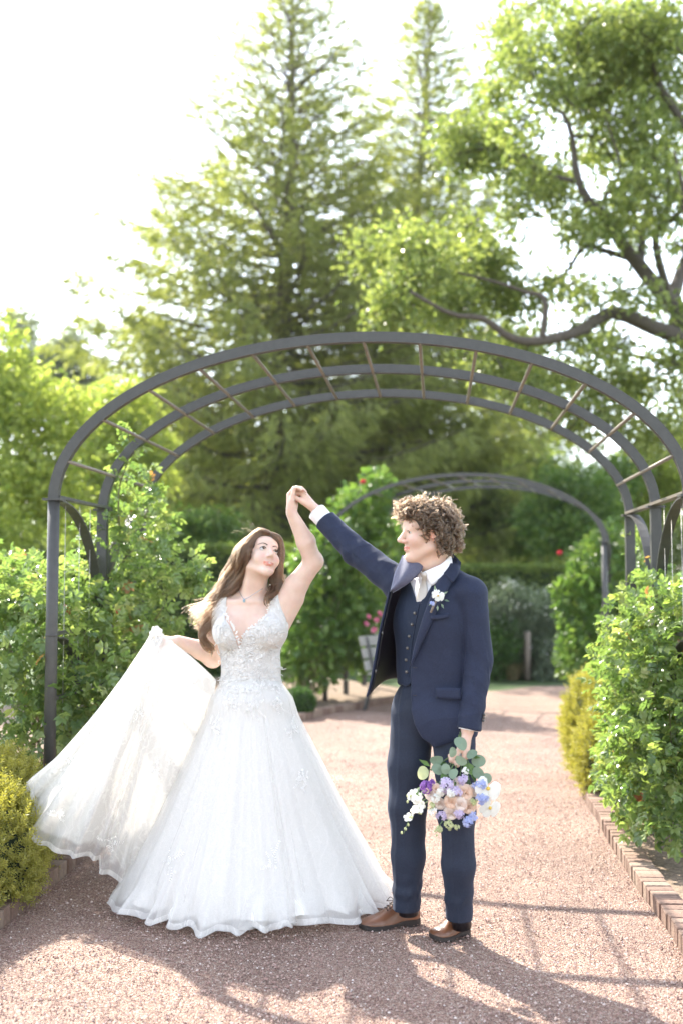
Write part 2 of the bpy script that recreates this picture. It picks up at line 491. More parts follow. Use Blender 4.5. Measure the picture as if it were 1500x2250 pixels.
# ================================================================== plants
mat_leaf('leaf_rose', [(0.0, (0.075, 0.13, 0.05)), (0.4, (0.145, 0.22, 0.075)), (0.75, (0.25, 0.31, 0.11)), (0.90, (0.36, 0.37, 0.15)), (0.95, (0.33, 0.20, 0.085)), (1.0, (0.30, 0.09, 0.05))], None, 0.45, 0.27, 0.8, tcol=(1.7, 1.75, 0.95))
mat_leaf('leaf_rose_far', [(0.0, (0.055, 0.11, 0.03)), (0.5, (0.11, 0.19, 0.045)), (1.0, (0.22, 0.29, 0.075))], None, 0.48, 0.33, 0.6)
mat_leaf('leaf_oak', (0.12, 0.165, 0.05), (0.32, 0.355, 0.12), 0.46, 0.33)
mat_leaf('leaf_spruce', (0.155, 0.185, 0.07), (0.34, 0.36, 0.135), 0.5, 0.55, tcol=(1.55, 1.55, 0.85))
mat_leaf('leaf_bright', (0.16, 0.22, 0.05), (0.40, 0.43, 0.12), 0.58, 0.4)
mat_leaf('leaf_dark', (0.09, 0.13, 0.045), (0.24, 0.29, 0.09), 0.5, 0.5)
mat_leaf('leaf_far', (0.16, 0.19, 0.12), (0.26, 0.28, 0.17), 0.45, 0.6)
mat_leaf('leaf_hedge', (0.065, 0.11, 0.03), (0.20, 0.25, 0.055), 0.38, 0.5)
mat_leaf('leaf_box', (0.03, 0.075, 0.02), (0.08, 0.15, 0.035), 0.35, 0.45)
mat_leaf('leaf_grey', (0.09, 0.125, 0.085), (0.21, 0.25, 0.17), 0.35, 0.5, tcol=(1.4, 1.5, 0.95))
mat_leaf('leaf_yew', (0.20, 0.205, 0.045), (0.45, 0.425, 0.11), 0.4, 0.45, tcol=(1.5, 1.45, 0.6))
mat_leaf('straw', (0.22, 0.18, 0.10), (0.38, 0.32, 0.19), 0.3, 0.7, tcol=(1.2, 1.1, 0.8))
mat_leaf('petal_pink', (0.55, 0.13, 0.24), (0.75, 0.30, 0.40), 0.35, 0.5, tcol=(1.2, 0.9, 0.9))
mat_leaf('petal_red', (0.45, 0.03, 0.05), (0.6, 0.06, 0.08), 0.35, 0.5, tcol=(1.2, 0.8, 0.8))
mat_leaf('petal_white', (0.6, 0.6, 0.56), (0.8, 0.8, 0.76), 0.35, 0.5, tcol=(1.1, 1.1, 1.0))
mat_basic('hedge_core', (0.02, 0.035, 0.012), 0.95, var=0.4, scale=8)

def unit(n, zb=0.0, rng=RNG):
    v = rng.normal(size=(n, 3)); v[:, 2] += zb
    return v / np.linalg.norm(v, axis=1)[:, None]
def frames(A, Nn):
    A = A / np.linalg.norm(A, axis=1)[:, None]
    Nn = Nn - A * np.sum(A * Nn, 1)[:, None]
    Nn /= np.linalg.norm(Nn, axis=1)[:, None] + 1e-9
    return A, np.cross(Nn, A), Nn
def leaf_mesh(P, A, Nn, L, asp=0.5, fold=0.18, tint=None, six=False):
    """One folded diamond per leaf: P base, A direction, Nn normal, L length."""
    n = len(P); A, B, Nn = frames(A, Nn)
    L = np.broadcast_to(np.asarray(L, float), (n,))[:, None]; w = L * asp / 2
    v0 = P; v2 = P + A * L - Nn * L * 0.12
    v1 = P + A * L * 0.45 + B * w + Nn * w * fold * 2
    v3 = P + A * L * 0.45 - B * w + Nn * w * fold * 2
    V = np.stack([v0, v1, v2, v3], 1).reshape(-1, 3)
    i = np.arange(n)[:, None] * 4
    F = np.concatenate([i + [0, 1, 2], i + [0, 2, 3]])
    t = np.repeat(RNG.random(n) if tint is None else tint, 4)
    return V, F, t
def in_ellipsoids(E, n, shell=0.6, zmin=0.0):
    """n points spread in ellipsoids E [(c, r)], denser towards the skin. Returns points and outward directions."""
    vol = np.array([e[1][0] * e[1][1] * e[1][2] for e in E]) ** 0.75
    k = RNG.choice(len(E), n, p=vol / vol.sum())
    C = np.array([e[0] for e in E])[k]; Rr = np.array([e[1] for e in E])[k]
    d = unit(n); rad = 1 - shell * RNG.random(n) ** 1.6
    rad *= RNG.uniform(0.86, 1.1, n)
    P = C + d * Rr * rad[:, None]
    ok = P[:, 2] > zmin
    return P[ok], d[ok]
def tufts(P, d, per, spread):
    """per leaves around each tuft centre."""
    n = len(P)
    Q = np.repeat(P, per, 0) + RNG.normal(size=(n * per, 3)) * spread * np.array([1, 1, 0.8])
    return Q, np.repeat(d, per, 0)
def limb_mesh(paths, mat, root, name='branch', n=7):
    for P, r0, r1 in paths:
        mb = MB(); P = np.asarray(P); m = len(P)
        mb.tube(P, np.linspace(r0, r1, m), n); mb.build(name, mat, root)

# ---------------------------------------------------------------- spruces
def spruce(name, base, top, prof, label, nbr, nspray, sparse_top=0.0, seed=1, zlow=2.4):
    rng = np.random.default_rng(seed)
    base = np.asarray(base, float); top = np.asarray(top, float); H = top[2]
    root = empty(name, tuple(base)); tag(root, label, 'tree', 'tall spruces behind the garden')
    t = np.linspace(0, 1, 24)
    trunk = base + (top - base) * t[:, None]; trunk[:, 0] += 0.10 * np.sin(t * 7 + seed)
    mb = MB(); mb.tube(trunk, 0.24 * (1 - t) ** 0.85 + 0.018, 12); mb.build('trunk', MATS['bark_spruce'], root)
    zs, rs = zip(*prof)
    mbb = MB(); PP = []; AA = []; LL = []
    hb = zlow + (H - zlow) * (np.arange(nbr) / nbr) ** 0.93
    for i, z in enumerate(hb):
        R = np.interp(z, zs, rs) * rng.uniform(0.74, 1.10); ph = i * 2.39996 + rng.normal(0, 0.25)
        f = z / H
        a0 = lerp(-0.28, 0.75, f ** 1.6) + rng.normal(0, 0.06); up = 0.24 * (1 - f) + 0.05
        hd = np.array([math.cos(ph), math.sin(ph), 0]); sd = np.array([-hd[1], hd[0], 0])
        p0 = base + (top - base) * f; p0[2] = z
        s = np.linspace(0, 1, 9)[:, None]
        BP = p0 + hd * R * s + np.array([0, 0, 1.0]) * R * (a0 * s + (up - 0.25 * a0) * s ** 2)
        BP += sd * 0.05 * R * np.sin(s * 4 + i)
        mbb.tube(BP, np.linspace(0.016 + 0.010 * R, 0.006, 9), 5, cap=False)
        keep = 1.0 - sparse_top * smooth(0.45, 0.85, f)
        n = int(nspray * (0.25 + R / 4.0) * keep)
        tt = rng.random(n) ** 0.72 * 0.94 + 0.06
        Q = np.stack([np.interp(tt, s[:, 0], BP[:, k]) for k in range(3)], 1)
        lat = rng.choice([-1, 1], n) * rng.random(n) * (0.10 + 0.26 * R * (1 - tt) ** 0.8 * np.minimum(1, tt * 3))
        Q += sd * lat[:, None] + hd * (np.abs(lat) * 0.35)[:, None]
        drop = rng.random(n) ** 1.5 * (0.10 + 0.34 * (1 - f))
        Q[:, 2] -= drop + 0.10 * np.abs(lat)
        A = hd * rng.uniform(0.1, 1.0, n)[:, None] + sd * (np.sign(lat) * rng.uniform(0.1, 0.7, n))[:, None]
        A[:, 2] -= rng.uniform(0.0, 1.5, n) * (1.15 - f)
        A[:, 2] += 0.5 * f
        PP.append(Q); AA.append(A); LL.append(rng.uniform(0.16, 0.42, n) * (1 - 0.3 * f))
    mbb.build('branches', MATS['bark_spruce'], root)['kind'] = 'stuff'
    P = np.concatenate(PP); A = np.concatenate(AA); Ls = np.concatenate(LL)
    V, F, tn = leaf_mesh(P, A, unit(len(P)), Ls, 0.19, 0.25)
    c = mesh_np('crown', V, F, MATS['leaf_spruce'], root, False, tn); c['kind'] = 'stuff'
    return root
b1 = gnd(593, 1406); b1 = np.array([at(593, 1275, 27)[0], 27, 0.0]); t1 = at(648, -60, 27)
spruce('spruce_tree', b1, t1, [(0, 3.6), (2.4, 4.8), (5, 5.3), (7, 5.1), (8, 4.9), (8.9, 4.7), (9.6, 4.2), (11, 3.2), (12.1, 2.75), (13.6, 2.15), (14.8, 1.6), (16, 0.8), (t1[2], 0.15)],
       'tall broad spruce with a leaning trunk, rising straight above the bride', 330, 285, 0.70, 3)
b2 = np.array([at(858, 1275, 30)[0], 30, 0.0]); t2 = at(940, 5, 30)
spruce('spruce_tree', b2, t2, [(0, 3.0), (3, 3.6), (6, 3.6), (9, 3.0), (12, 2.4), (15, 1.6), (16.3, 1.0), (t2[2], 0.10)],
       'thin sparse spruce with a see-through top, between the broad spruce and the oak', 280, 280, 0.62, 8)
b3 = np.array([at(1120, 1275, 36)[0], 36, 0.0])
spruce('spruce_tree', b3, b3 + np.array([0.3, 0, 9.6]), [(0, 3.6), (3, 3.8), (6, 2.4), (9.6, 0.1)],
       'low dark spruce half hidden behind the oak branches above the groom', 130, 300, 0.1, 12)
b4 = np.array([at(330, 1275, 34)[0], 34, 0.0])
spruce('spruce_tree', b4, b4 + np.array([0.2, 0, 7.8]), [(0, 3.4), (3, 3.4), (5.5, 2.2), (7.8, 0.1)],
       'low spruce behind the left side of the broad spruce', 120, 300, 0.1, 15)

# ---------------------------------------------------------------- oak
def oak():
    base = np.array([at(1640, 1275, 15)[0], 15.0, 0.0])
    root = empty('oak_tree', tuple(base)); tag(root, 'spreading oak with crooked dark limbs and fresh yellow-green leaves at upper right', 'tree')
    def px(pts, n=26):
        P = np.array([at(x, y, 15 + dy) for x, y, dy in pts]); return spline(P, n)
    tr = np.vstack([base, at(1620, 1000, 15), at(1560, 800, 15), at(1500, 690, 15)])
    T = spline(tr, 20); mb = MB(); mb.tube(T, np.linspace(0.42, 0.20, 20), 12); mb.build('trunk', MATS['bark_oak'], root)
    limbs = [
        ([(1505, 700, 0), (1470, 660, 0), (1440, 630, -.1), (1400, 580, -.2), (1372, 545, -.3), (1330, 480, -.4), (1290, 440, -.5), (1265, 380, -.5), (1255, 300, -.4), (1225, 240, -.3), (1130, 215, -.2)], 0.17, 0.02),
        ([(1390, 570, -.2), (1330, 552, 0), (1282, 542, .2), (1240, 600, .4), (1180, 628, .5), (1080, 640, .7)], 0.06, 0.015),
        ([(1475, 660, 0), (1495, 600, .3), (1525, 520, .5), (1490, 430, .8), (1430, 380, 1.0), (1400, 300, 1.2)], 0.13, 0.03),
        ([(1560, 800, 0), (1500, 745, -.3), (1440, 722, -.5), (1370, 692, -.7), (1330, 690, -.8), (1270, 728, -1.0), (1180, 750, -1.2), (1120, 742, -1.3), (1060, 700, -1.4), (990, 690, -1.5), (900, 640, -1.6)], 0.16, 0.03),
        ([(1190, 748, -1.2), (1195, 660, -1.2), (1150, 640, -1.1), (1060, 612, -1), (960, 590, -1)], 0.055, 0.015),
        ([(1405, 590, -.2), (1412, 500, 0), (1422, 430, .2), (1385, 350, .3), (1330, 280, .4), (1270, 160, .5)], 0.075, 0.015),
        ([(1310, 470, -.5), (1330, 430, -.7), (1360, 365, -.9), (1320, 230, -1)], 0.05, 0.012),
        ([(1600, 420, 0), (1520, 300, -.4), (1450, 190, -.6), (1420, 90, -.8), (1380, 20, -.8)], 0.10, 0.02),
        ([(1560, 830, 0), (1440, 790, .4), (1300, 772, .8), (1180, 770, 1.0)], 0.06, 0.015),
        ([(1255, 300, -.4), (1300, 300, -.3), (1330, 330, -.2), (1370, 390, 0)], 0.03, 0.02),
        ([(1560, 850, 0), (1500, 860, .2), (1430, 830, .5), (1370, 870, .8), (1280, 860, 1)], 0.05, 0.012),
        ([(1470, 660, 0), (1440, 520, -.6), (1500, 450, -1), (1480, 330, -1.2)], 0.08, 0.02),
        ([(1270, 400, -.5), (1200, 380, -.3), (1130, 330, -.1), (1040, 330, .1), (970, 350, .2)], 0.045, 0.012),
    ]
    for pts, r0, r1 in limbs:
        mb = MB(); mb.tube(px(pts), np.linspace(r0 * 0.8, r1 * 0.7, 26), 9); mb.build('limb', MATS['bark_oak'], root)
    cl = [(1125, 70, 55, 40), (1190, 30, 40, 25), (1260, 90, 80, 50), (1330, 60, 70, 45), (1400, 40, 80, 45), (1470, 80, 60, 60), (1350, 140, 90, 50), (1440, 160, 70, 50), (1155, 150, 60, 40), (1100, 190, 45, 35),
          (1230, 190, 80, 40), (1310, 210, 70, 40), (1400, 240, 70, 45), (1480, 250, 50, 60), (1080, 300, 65, 45), (1005, 295, 45, 35), (1140, 290, 50, 35), (1170, 385, 65, 40), (1110, 360, 50, 35), (1010, 345, 40, 25),
          (1235, 430, 55, 40), (1290, 330, 50, 35), (1430, 330, 70, 45), (1480, 420, 45, 60), (1390, 410, 60, 45), (1330, 490, 80, 35), (1275, 505, 50, 25), (1430, 490, 50, 40), (1490, 530, 40, 30),
          (825, 555, 45, 40), (890, 550, 60, 40), (950, 600, 70, 45), (870, 640, 60, 45), (1010, 560, 70, 40), (1075, 580, 65, 40), (1110, 650, 70, 40), (975, 680, 70, 35), (1040, 500, 45, 30), (930, 540, 50, 30),
          (1290, 655, 55, 22), (1230, 640, 35, 25), (1390, 655, 55, 25), (1480, 700, 40, 35), (1170, 770, 70, 30), (1280, 745, 60, 25), (1370, 770, 60, 25), (1400, 850, 60, 35), (1480, 890, 40, 35), (1130, 470, 40, 30), (850, 690, 40, 25), (1310, 850, 60, 30), (1230, 830, 60, 30), (1440, 950, 60, 40), (1350, 930, 60, 35), (1270, 910, 60, 35), (1480, 800, 40, 40), (1180, 880, 60, 35), (1120, 830, 60, 35), (1060, 770, 60, 30)]
    E = []
    for x, y, rx, ry in cl:
        for rep in range(2):
            rx *= 1.08; ry *= 1.12; Y = 15 + RNG.uniform(-1.4, 1.4)
            E.append((at(x + RNG.normal(0, 14), y + RNG.normal(0, 10), Y), (rx * Y / FPX, rx * Y / FPX * 1.1, ry * Y / FPX)))
    P, d = in_ellipsoids(E, 4200, 0.95)
    Q, dd = tufts(P, d, 10, 0.12)
    A = unit(len(Q), -0.15) + dd * 0.7
    V, F, tn = leaf_mesh(Q, A, unit(len(Q), 1.2), RNG.uniform(0.07, 0.13, len(Q)), 0.58, 0.15)
    c = mesh_np('crown', V, F, MATS['leaf_oak'], root, False, tn); c['kind'] = 'stuff'
    tw = MB()
    for e in E:
        c0 = np.array(e[0]); 
        for k in range(2):
            p = c0 + unit(1)[0] * np.array(e[1]); q = c0 + unit(1)[0] * np.array(e[1]) * 0.9
            tw.tube(spline([p, c0 + unit(1)[0] * 0.08, q], 7), np.linspace(0.014, 0.004, 7), 4, cap=False)
    tw.build('twigs', MATS['bark_oak'], root)['kind'] = 'stuff'
oak()

# ---------------------------------------------------------------- other trees and shrubs
def tree(name, base, E, mat, label, n, per, size, spread, trunk_r=0.12, group=None, cat='tree', bark='bark_oak', asp=0.55, shell=0.75):
    base = np.asarray(base, float)
    root = empty(name, tuple(base)); tag(root, label, cat, group)
    c0 = np.mean([e[0] for e in E], 0)
    mb = MB()
    tops = [np.array(e[0]) for e in E]
    tp = np.array([base[0], base[1], max(0.3, min(t[2] for t in tops) * 0.8)])
    if trunk_r:
        mb.tube(spline([base, (base + tp) / 2 + [0.03, 0, 0], tp], 8), np.linspace(trunk_r, trunk_r * 0.7, 8), 9)
        for t in tops:
            m = (tp + t) / 2 + np.array([0, 0, -0.1 * np.linalg.norm(t - tp)])
            mb.tube(spline([tp - [0, 0, 0.05], m, t], 8), np.linspace(trunk_r * 0.55, trunk_r * 0.12, 8), 6)
        mb.build('trunk', MATS[bark], root)
    P, d = in_ellipsoids(E, n, shell)
    Q, dd = tufts(P, d, per, spread); Q[:, 2] = np.maximum(Q[:, 2], 0.03)
    A = unit(len(Q)) + dd * 0.6
    V, F, tn = leaf_mesh(Q, A, unit(len(Q), 1.0), RNG.uniform(0.7, 1.3, len(Q)) * size, asp, 0.15)
    c = mesh_np('crown', V, F, MATS[mat], root, False, tn); c['kind'] = 'stuff'
    return root
def pe(x, y, Y, rx, ry, dz=1.0):
    s = Y / FPX
    return (at(x, y, Y), (rx * s, rx * s * dz, ry * s))
tree('maple_tree', [at(-60, 1275, 15)[0], 15, 0], [pe(-60, 820, 15, 130, 150), pe(30, 900, 14.6, 110, 110), pe(110, 960, 15.2, 90, 110), pe(20, 1060, 14.5, 130, 110), pe(120, 1110, 15, 90, 80), pe(-40, 1180, 14, 120, 70), pe(160, 890, 15.6, 50, 60)],
     'leaf_bright', 'bright yellow-green tree at the left edge of the photo', 1300, 11, 0.10, 0.11)
tree('young_tree', [at(250, 1275, 19)[0], 19, 0], [pe(210, 950, 19, 80, 90), pe(270, 900, 19.5, 70, 70), pe(230, 1050, 18.6, 90, 80), pe(320, 1020, 19.3, 70, 80), pe(180, 1150, 18.6, 80, 60)],
     'leaf_bright', 'light green bushy tree behind the left arbor posts', 1000, 11, 0.11, 0.12)
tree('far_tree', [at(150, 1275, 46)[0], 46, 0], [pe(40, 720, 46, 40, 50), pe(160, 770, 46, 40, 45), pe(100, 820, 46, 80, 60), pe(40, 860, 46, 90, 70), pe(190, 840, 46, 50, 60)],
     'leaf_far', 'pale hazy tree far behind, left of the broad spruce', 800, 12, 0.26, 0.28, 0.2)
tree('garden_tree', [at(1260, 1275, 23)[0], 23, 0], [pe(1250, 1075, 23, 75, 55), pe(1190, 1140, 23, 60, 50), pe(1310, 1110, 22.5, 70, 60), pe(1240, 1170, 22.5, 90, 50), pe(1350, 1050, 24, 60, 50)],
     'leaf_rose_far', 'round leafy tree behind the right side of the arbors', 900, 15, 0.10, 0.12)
tree('garden_tree', [at(1440, 1275, 25)[0], 25, 0], [pe(1420, 1010, 25, 60, 45), pe(1480, 1060, 25, 70, 70), pe(1400, 1110, 25, 60, 60), pe(1520, 960, 25, 60, 50)],
     'leaf_bright', 'pale green tree beyond the right arbor posts at the photo edge', 700, 14, 0.11, 0.13)
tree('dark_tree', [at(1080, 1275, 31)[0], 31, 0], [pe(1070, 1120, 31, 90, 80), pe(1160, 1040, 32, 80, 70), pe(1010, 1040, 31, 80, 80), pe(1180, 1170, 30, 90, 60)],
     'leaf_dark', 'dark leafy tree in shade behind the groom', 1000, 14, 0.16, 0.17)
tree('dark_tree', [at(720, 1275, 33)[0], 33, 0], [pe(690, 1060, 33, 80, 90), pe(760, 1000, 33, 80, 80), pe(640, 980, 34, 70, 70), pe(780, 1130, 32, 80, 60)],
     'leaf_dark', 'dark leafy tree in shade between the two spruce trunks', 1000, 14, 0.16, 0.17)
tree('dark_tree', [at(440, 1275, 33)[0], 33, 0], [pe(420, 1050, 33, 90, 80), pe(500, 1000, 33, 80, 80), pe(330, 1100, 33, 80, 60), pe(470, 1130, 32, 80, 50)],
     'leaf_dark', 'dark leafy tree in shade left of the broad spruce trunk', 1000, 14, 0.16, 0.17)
# the far wood, one mass
def far_wood():
    E = []
    for i in range(44):
        x = -30 + 62 * i / 43 + RNG.normal(0, 0.5); Y = 48 + RNG.uniform(-3, 4); h = RNG.uniform(2.6, 4.6)
        E.append((np.array([x, Y, h * 0.85]), (2.2, 1.6, h)))
    P, d = in_ellipsoids(E, 7000, 0.8)
    Q, dd = tufts(P, d, 8, 0.35)
    V, F, tn = leaf_mesh(Q, unit(len(Q)) + dd * 0.4, unit(len(Q), 1.0), RNG.uniform(0.25, 0.5, len(Q)), 0.6, 0.15)
    tag(mesh_np('far_wood', V, F, MATS['leaf_dark'], None, False, tn), 'dark band of woodland closing the garden behind the trees', 'woodland', kind='stuff')
far_wood()
# clipped hedges
def hedge(p0, p1, depth, h, label, n=9000):
    p0 = np.asarray(p0, float); p1 = np.asarray(p1, float)
    d = nrm(p1 - p0); s = np.array([-d[1], d[0], 0]); Lh = np.linalg.norm(p1 - p0)
    root = empty('clipped_hedge', tuple((p0 + p1) / 2)); tag(root, label, 'hedge', 'clipped hedges')
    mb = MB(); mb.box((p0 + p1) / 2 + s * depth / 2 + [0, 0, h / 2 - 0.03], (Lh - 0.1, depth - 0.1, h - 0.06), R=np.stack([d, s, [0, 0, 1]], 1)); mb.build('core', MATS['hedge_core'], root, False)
    u = RNG.random(n) * Lh; which = RNG.random(n)
    P = np.zeros((n, 3)); Nn = np.zeros((n, 3))
    top = which < 0.4; fr = ~top & (which < 0.85); en = which >= 0.85
    v = RNG.random(n)
    P[top] = p0 + d * u[top][:, None] + s * (v[top] * depth)[:, None] + [0, 0, h]; Nn[top] = [0, 0, 1]
    P[fr] = p0 + d * u[fr][:, None] + np.array([0, 0, h]) * v[fr][:, None]; Nn[fr] = -s
    e = RNG.random(en.sum()) < 0.5
    P[en] = np.where(e[:, None], p0, p1) + s * (v[en] * depth)[:, None] + np.array([0, 0, h]) * RNG.random(en.sum())[:, None]; Nn[en] = np.where(e[:, None], -d, d)
    P += RNG.normal(0, 0.025, (n, 3)); P[:, 2] = np.maximum(P[:, 2], 0.03)
    V, F, tn = leaf_mesh(P, unit(n) + Nn * 0.8, unit(n) + Nn * 0.6, RNG.uniform(0.05, 0.09, n), 0.5)
    mesh_np('foliage', V, F, MATS['leaf_hedge'], root, False, tn)['kind'] = 'stuff'
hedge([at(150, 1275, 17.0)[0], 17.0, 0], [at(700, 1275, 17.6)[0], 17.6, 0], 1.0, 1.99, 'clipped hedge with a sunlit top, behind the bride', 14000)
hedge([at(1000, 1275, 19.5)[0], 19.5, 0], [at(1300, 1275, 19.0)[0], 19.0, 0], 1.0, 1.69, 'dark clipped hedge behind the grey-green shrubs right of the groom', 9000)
# mid-ground shrubs
G_SH = 'shrubs around the end of the path'
tree('arching_shrub', [at(420, 1275, 20.5)[0], 20.5, 0], [pe(400, 1165, 20.5, 75, 40), pe(480, 1160, 20.5, 60, 35), pe(440, 1230, 20.5, 90, 50)], 'leaf_rose_far', 'pale arching shrub standing above the clipped hedge', 500, 14, 0.10, 0.12, 0.06, G_SH, 'shrub')
for (x, y, Y, rx, ry, mt, lab) in [
    (1120, 1330, 16.6, 50, 50, 'leaf_grey', 'grey-green shrub just right of the groom\'s shoulder'),
    (1200, 1350, 17.2, 55, 55, 'leaf_grey', 'grey-green shrub in front of the dark hedge, behind the wooden post'),
    (1090, 1420, 16.4, 42, 60, 'leaf_box', 'dark green shrub beside the groom\'s sleeve at the path end'),
    (1165, 1430, 17.0, 55, 50, 'leaf_grey', 'low blue-grey shrub directly behind the wooden post'),
    (1225, 1450, 16.5, 40, 42, 'leaf_grey', 'low blue-grey shrub between the wooden post and the far right rose'),
    (980, 1380, 17.5, 70, 80, 'leaf_box', 'green shrub hidden behind the groom\'s jacket')]:
    c, r = pe(x, y, Y, rx, ry)
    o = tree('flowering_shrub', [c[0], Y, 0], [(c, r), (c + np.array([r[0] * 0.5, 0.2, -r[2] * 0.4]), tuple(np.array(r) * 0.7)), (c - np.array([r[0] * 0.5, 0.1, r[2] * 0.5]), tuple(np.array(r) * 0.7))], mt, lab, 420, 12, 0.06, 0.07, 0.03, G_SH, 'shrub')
    if mt == 'leaf_grey':
        P, d = in_ellipsoids([(c, r)], 60, 0.1); P = P[d[:, 2] > -0.2]
        V, F, tn = leaf_mesh(*[np.repeat(a, 5, 0) for a in (P,)], unit(len(P) * 5, 0.4), unit(len(P) * 5), 0.035, 0.8)
        mesh_np('blossoms', V, F, MATS['petal_white'], o, False, tn)['kind'] = 'stuff'
# ornamental grass clump by the wooden post
def grass_clump(c, label, n=420, h=0.32, sp=0.36):
    root = empty('grass_clump', tuple(c)); tag(root, label, 'grass')
    mb = MB(); V = []; F = []; T = []; k = 0
    for i in range(n):
        a = RNG.random() * 2 * PI; r = sp * RNG.random() ** 0.6; hh = h * RNG.uniform(0.5, 1.1)
        b = c + np.array([math.cos(a), math.sin(a), 0]) * 0.09 * RNG.random()
        d = np.array([math.cos(a), math.sin(a), 0]); s = np.array([-d[1], d[0], 0]) * 0.004
        for j in range(4):
            t = j / 3; p = b + d * r * t ** 1.3 + np.array([0, 0, hh * (1.6 * t - 0.75 * t * t)])
            V += [p - s * (1 - t * 0.8), p + s * (1 - t * 0.8)]
        for j in range(3): F.append([k + 2 * j, k + 2 * j + 1, k + 2 * j + 3, k + 2 * j + 2])
        T += [RNG.random()] * 8; k += 8
    mesh_np('blades', np.array(V), np.array(F), MATS['straw'], root, True, np.array(T))['kind'] = 'stuff'
grass_clump(gnd(1125, 1494), 'small dry tan grass clump at the foot of the wooden post')
def wooden_post():
    c = gnd(1158, 1494); mb = MB()
    mb.tube([c, c + [0, 0, 0.36], c + [0.004, 0, 0.70], c + [0.004, 0, 0.715]], np.array([0.05, 0.048, 0.046, 0.034]), 12)
    o = mb.build('wooden_post', MATS['post_wood']); tag(o, 'short weathered wooden post standing at the end of the path', 'post')
wooden_post()
# small clipped box ball
def box_ball(px, py, Y, r, label):
    c = at(px, py, Y); c[2] = r * 0.85
    root = empty('box_ball', (c[0], c[1], 0.0)); tag(root, label, 'shrub')
    mb = MB(); mb.ell(c, (r * 0.9, r * 0.9, r * 0.82)); mb.build('core', MATS['hedge_core'], root)
    n = 2600; d = unit(n); P = c + d * np.array([r, r, r * 0.92]) * RNG.uniform(0.92, 1.04, n)[:, None]; ok = P[:, 2] > 0.02; P, d = P[ok], d[ok]
    V, F, tn = leaf_mesh(P, unit(len(P)) + d * 0.7, unit(len(P)) + d, RNG.uniform(0.022, 0.038, len(P)), 0.6)
    mesh_np('foliage', V, F, MATS['leaf_box'], root, False, tn)['kind'] = 'stuff'
box_ball(655, 1520, 11.9, 0.18, 'small clipped box ball at the foot of the far arbor, beside the bride\'s waist')

# ---------------------------------------------------------------- golden yews: upright needled shoots
def yew(name, E, label, nshoot, base, Ls=(0.05, 0.085), core=True):
    root = empty(name, tuple(base)); tag(root, label, 'shrub', 'golden yew shrubs')
    if core:
        mb = MB()
        for c, r in E: mb.ell(np.array(c) - [0, 0, 0.02], np.array(r) * 0.80)
        V = np.concatenate(mb.V)
        for v in mb.V: v[:, 2] = np.maximum(v[:, 2], 0.02)
        mb.build('core', MATS['hedge_core'], root)
    P, d = in_ellipsoids(E, nshoot, 0.22, 0.03)
    n = len(P); m = 16
    A = d * 0.9 + unit(n) * 0.45 + np.array([0, 0, 0.75]); A /= np.linalg.norm(A, axis=1)[:, None]
    A, B, Nn = frames(A, unit(n)); L = RNG.uniform(*Ls, n)
    k = np.arange(m); tt = (k + 0.5) / m
    pos = P[:, None] + A[:, None] * (L[:, None] * tt)[..., None]
    ang = k * 2.4
    rad = B[:, None] * np.cos(ang)[None, :, None] + Nn[:, None] * np.sin(ang)[None, :, None]
    dirn = rad * 0.85 + A[:, None] * 0.6
    nl = 0.024 * (1.15 - 0.55 * tt)[None, :] * RNG.uniform(0.8, 1.2, (n, 1))
    tint = np.clip(RNG.random(n)[:, None] * 0.7 + tt[None] * 0.35, 0, 1)
    V, F, tn = leaf_mesh(pos.reshape(-1, 3), dirn.reshape(-1, 3), unit(n * m), nl.ravel(), 0.36, 0.1, tint.ravel())
    mesh_np('shoots', V, F, MATS['leaf_yew'], root, False, tn)['kind'] = 'stuff'
    return root
yew('golden_yew', [(np.array([-1.83, 5.35, 0.30]), (0.34, 0.40, 0.40)), (np.array([-1.60, 5.05, 0.22]), (0.22, 0.30, 0.32)), (np.array([-1.72, 4.75, 0.20]), (0.24, 0.30, 0.33)), (np.array([-1.95, 4.9, 0.28]), (0.36, 0.5, 0.36)), (np.array([-1.62, 5.45, 0.26]), (0.2, 0.25, 0.32))],
    'golden yew spilling over the kerb at the left edge, beside the dress', 11000, (-1.75, 5.1, 0))
yew('golden_yew', [(np.array([1.80, 7.50, 0.28]), (0.20, 0.30, 0.33)), (np.array([1.88, 8.25, 0.36]), (0.21, 0.34, 0.42)), (np.array([2.08, 7.8, 0.3]), (0.25, 0.4, 0.36))],
    'golden yew at the foot of the roses on the right-hand kerb', 5500, (2.0, 8.0, 0))

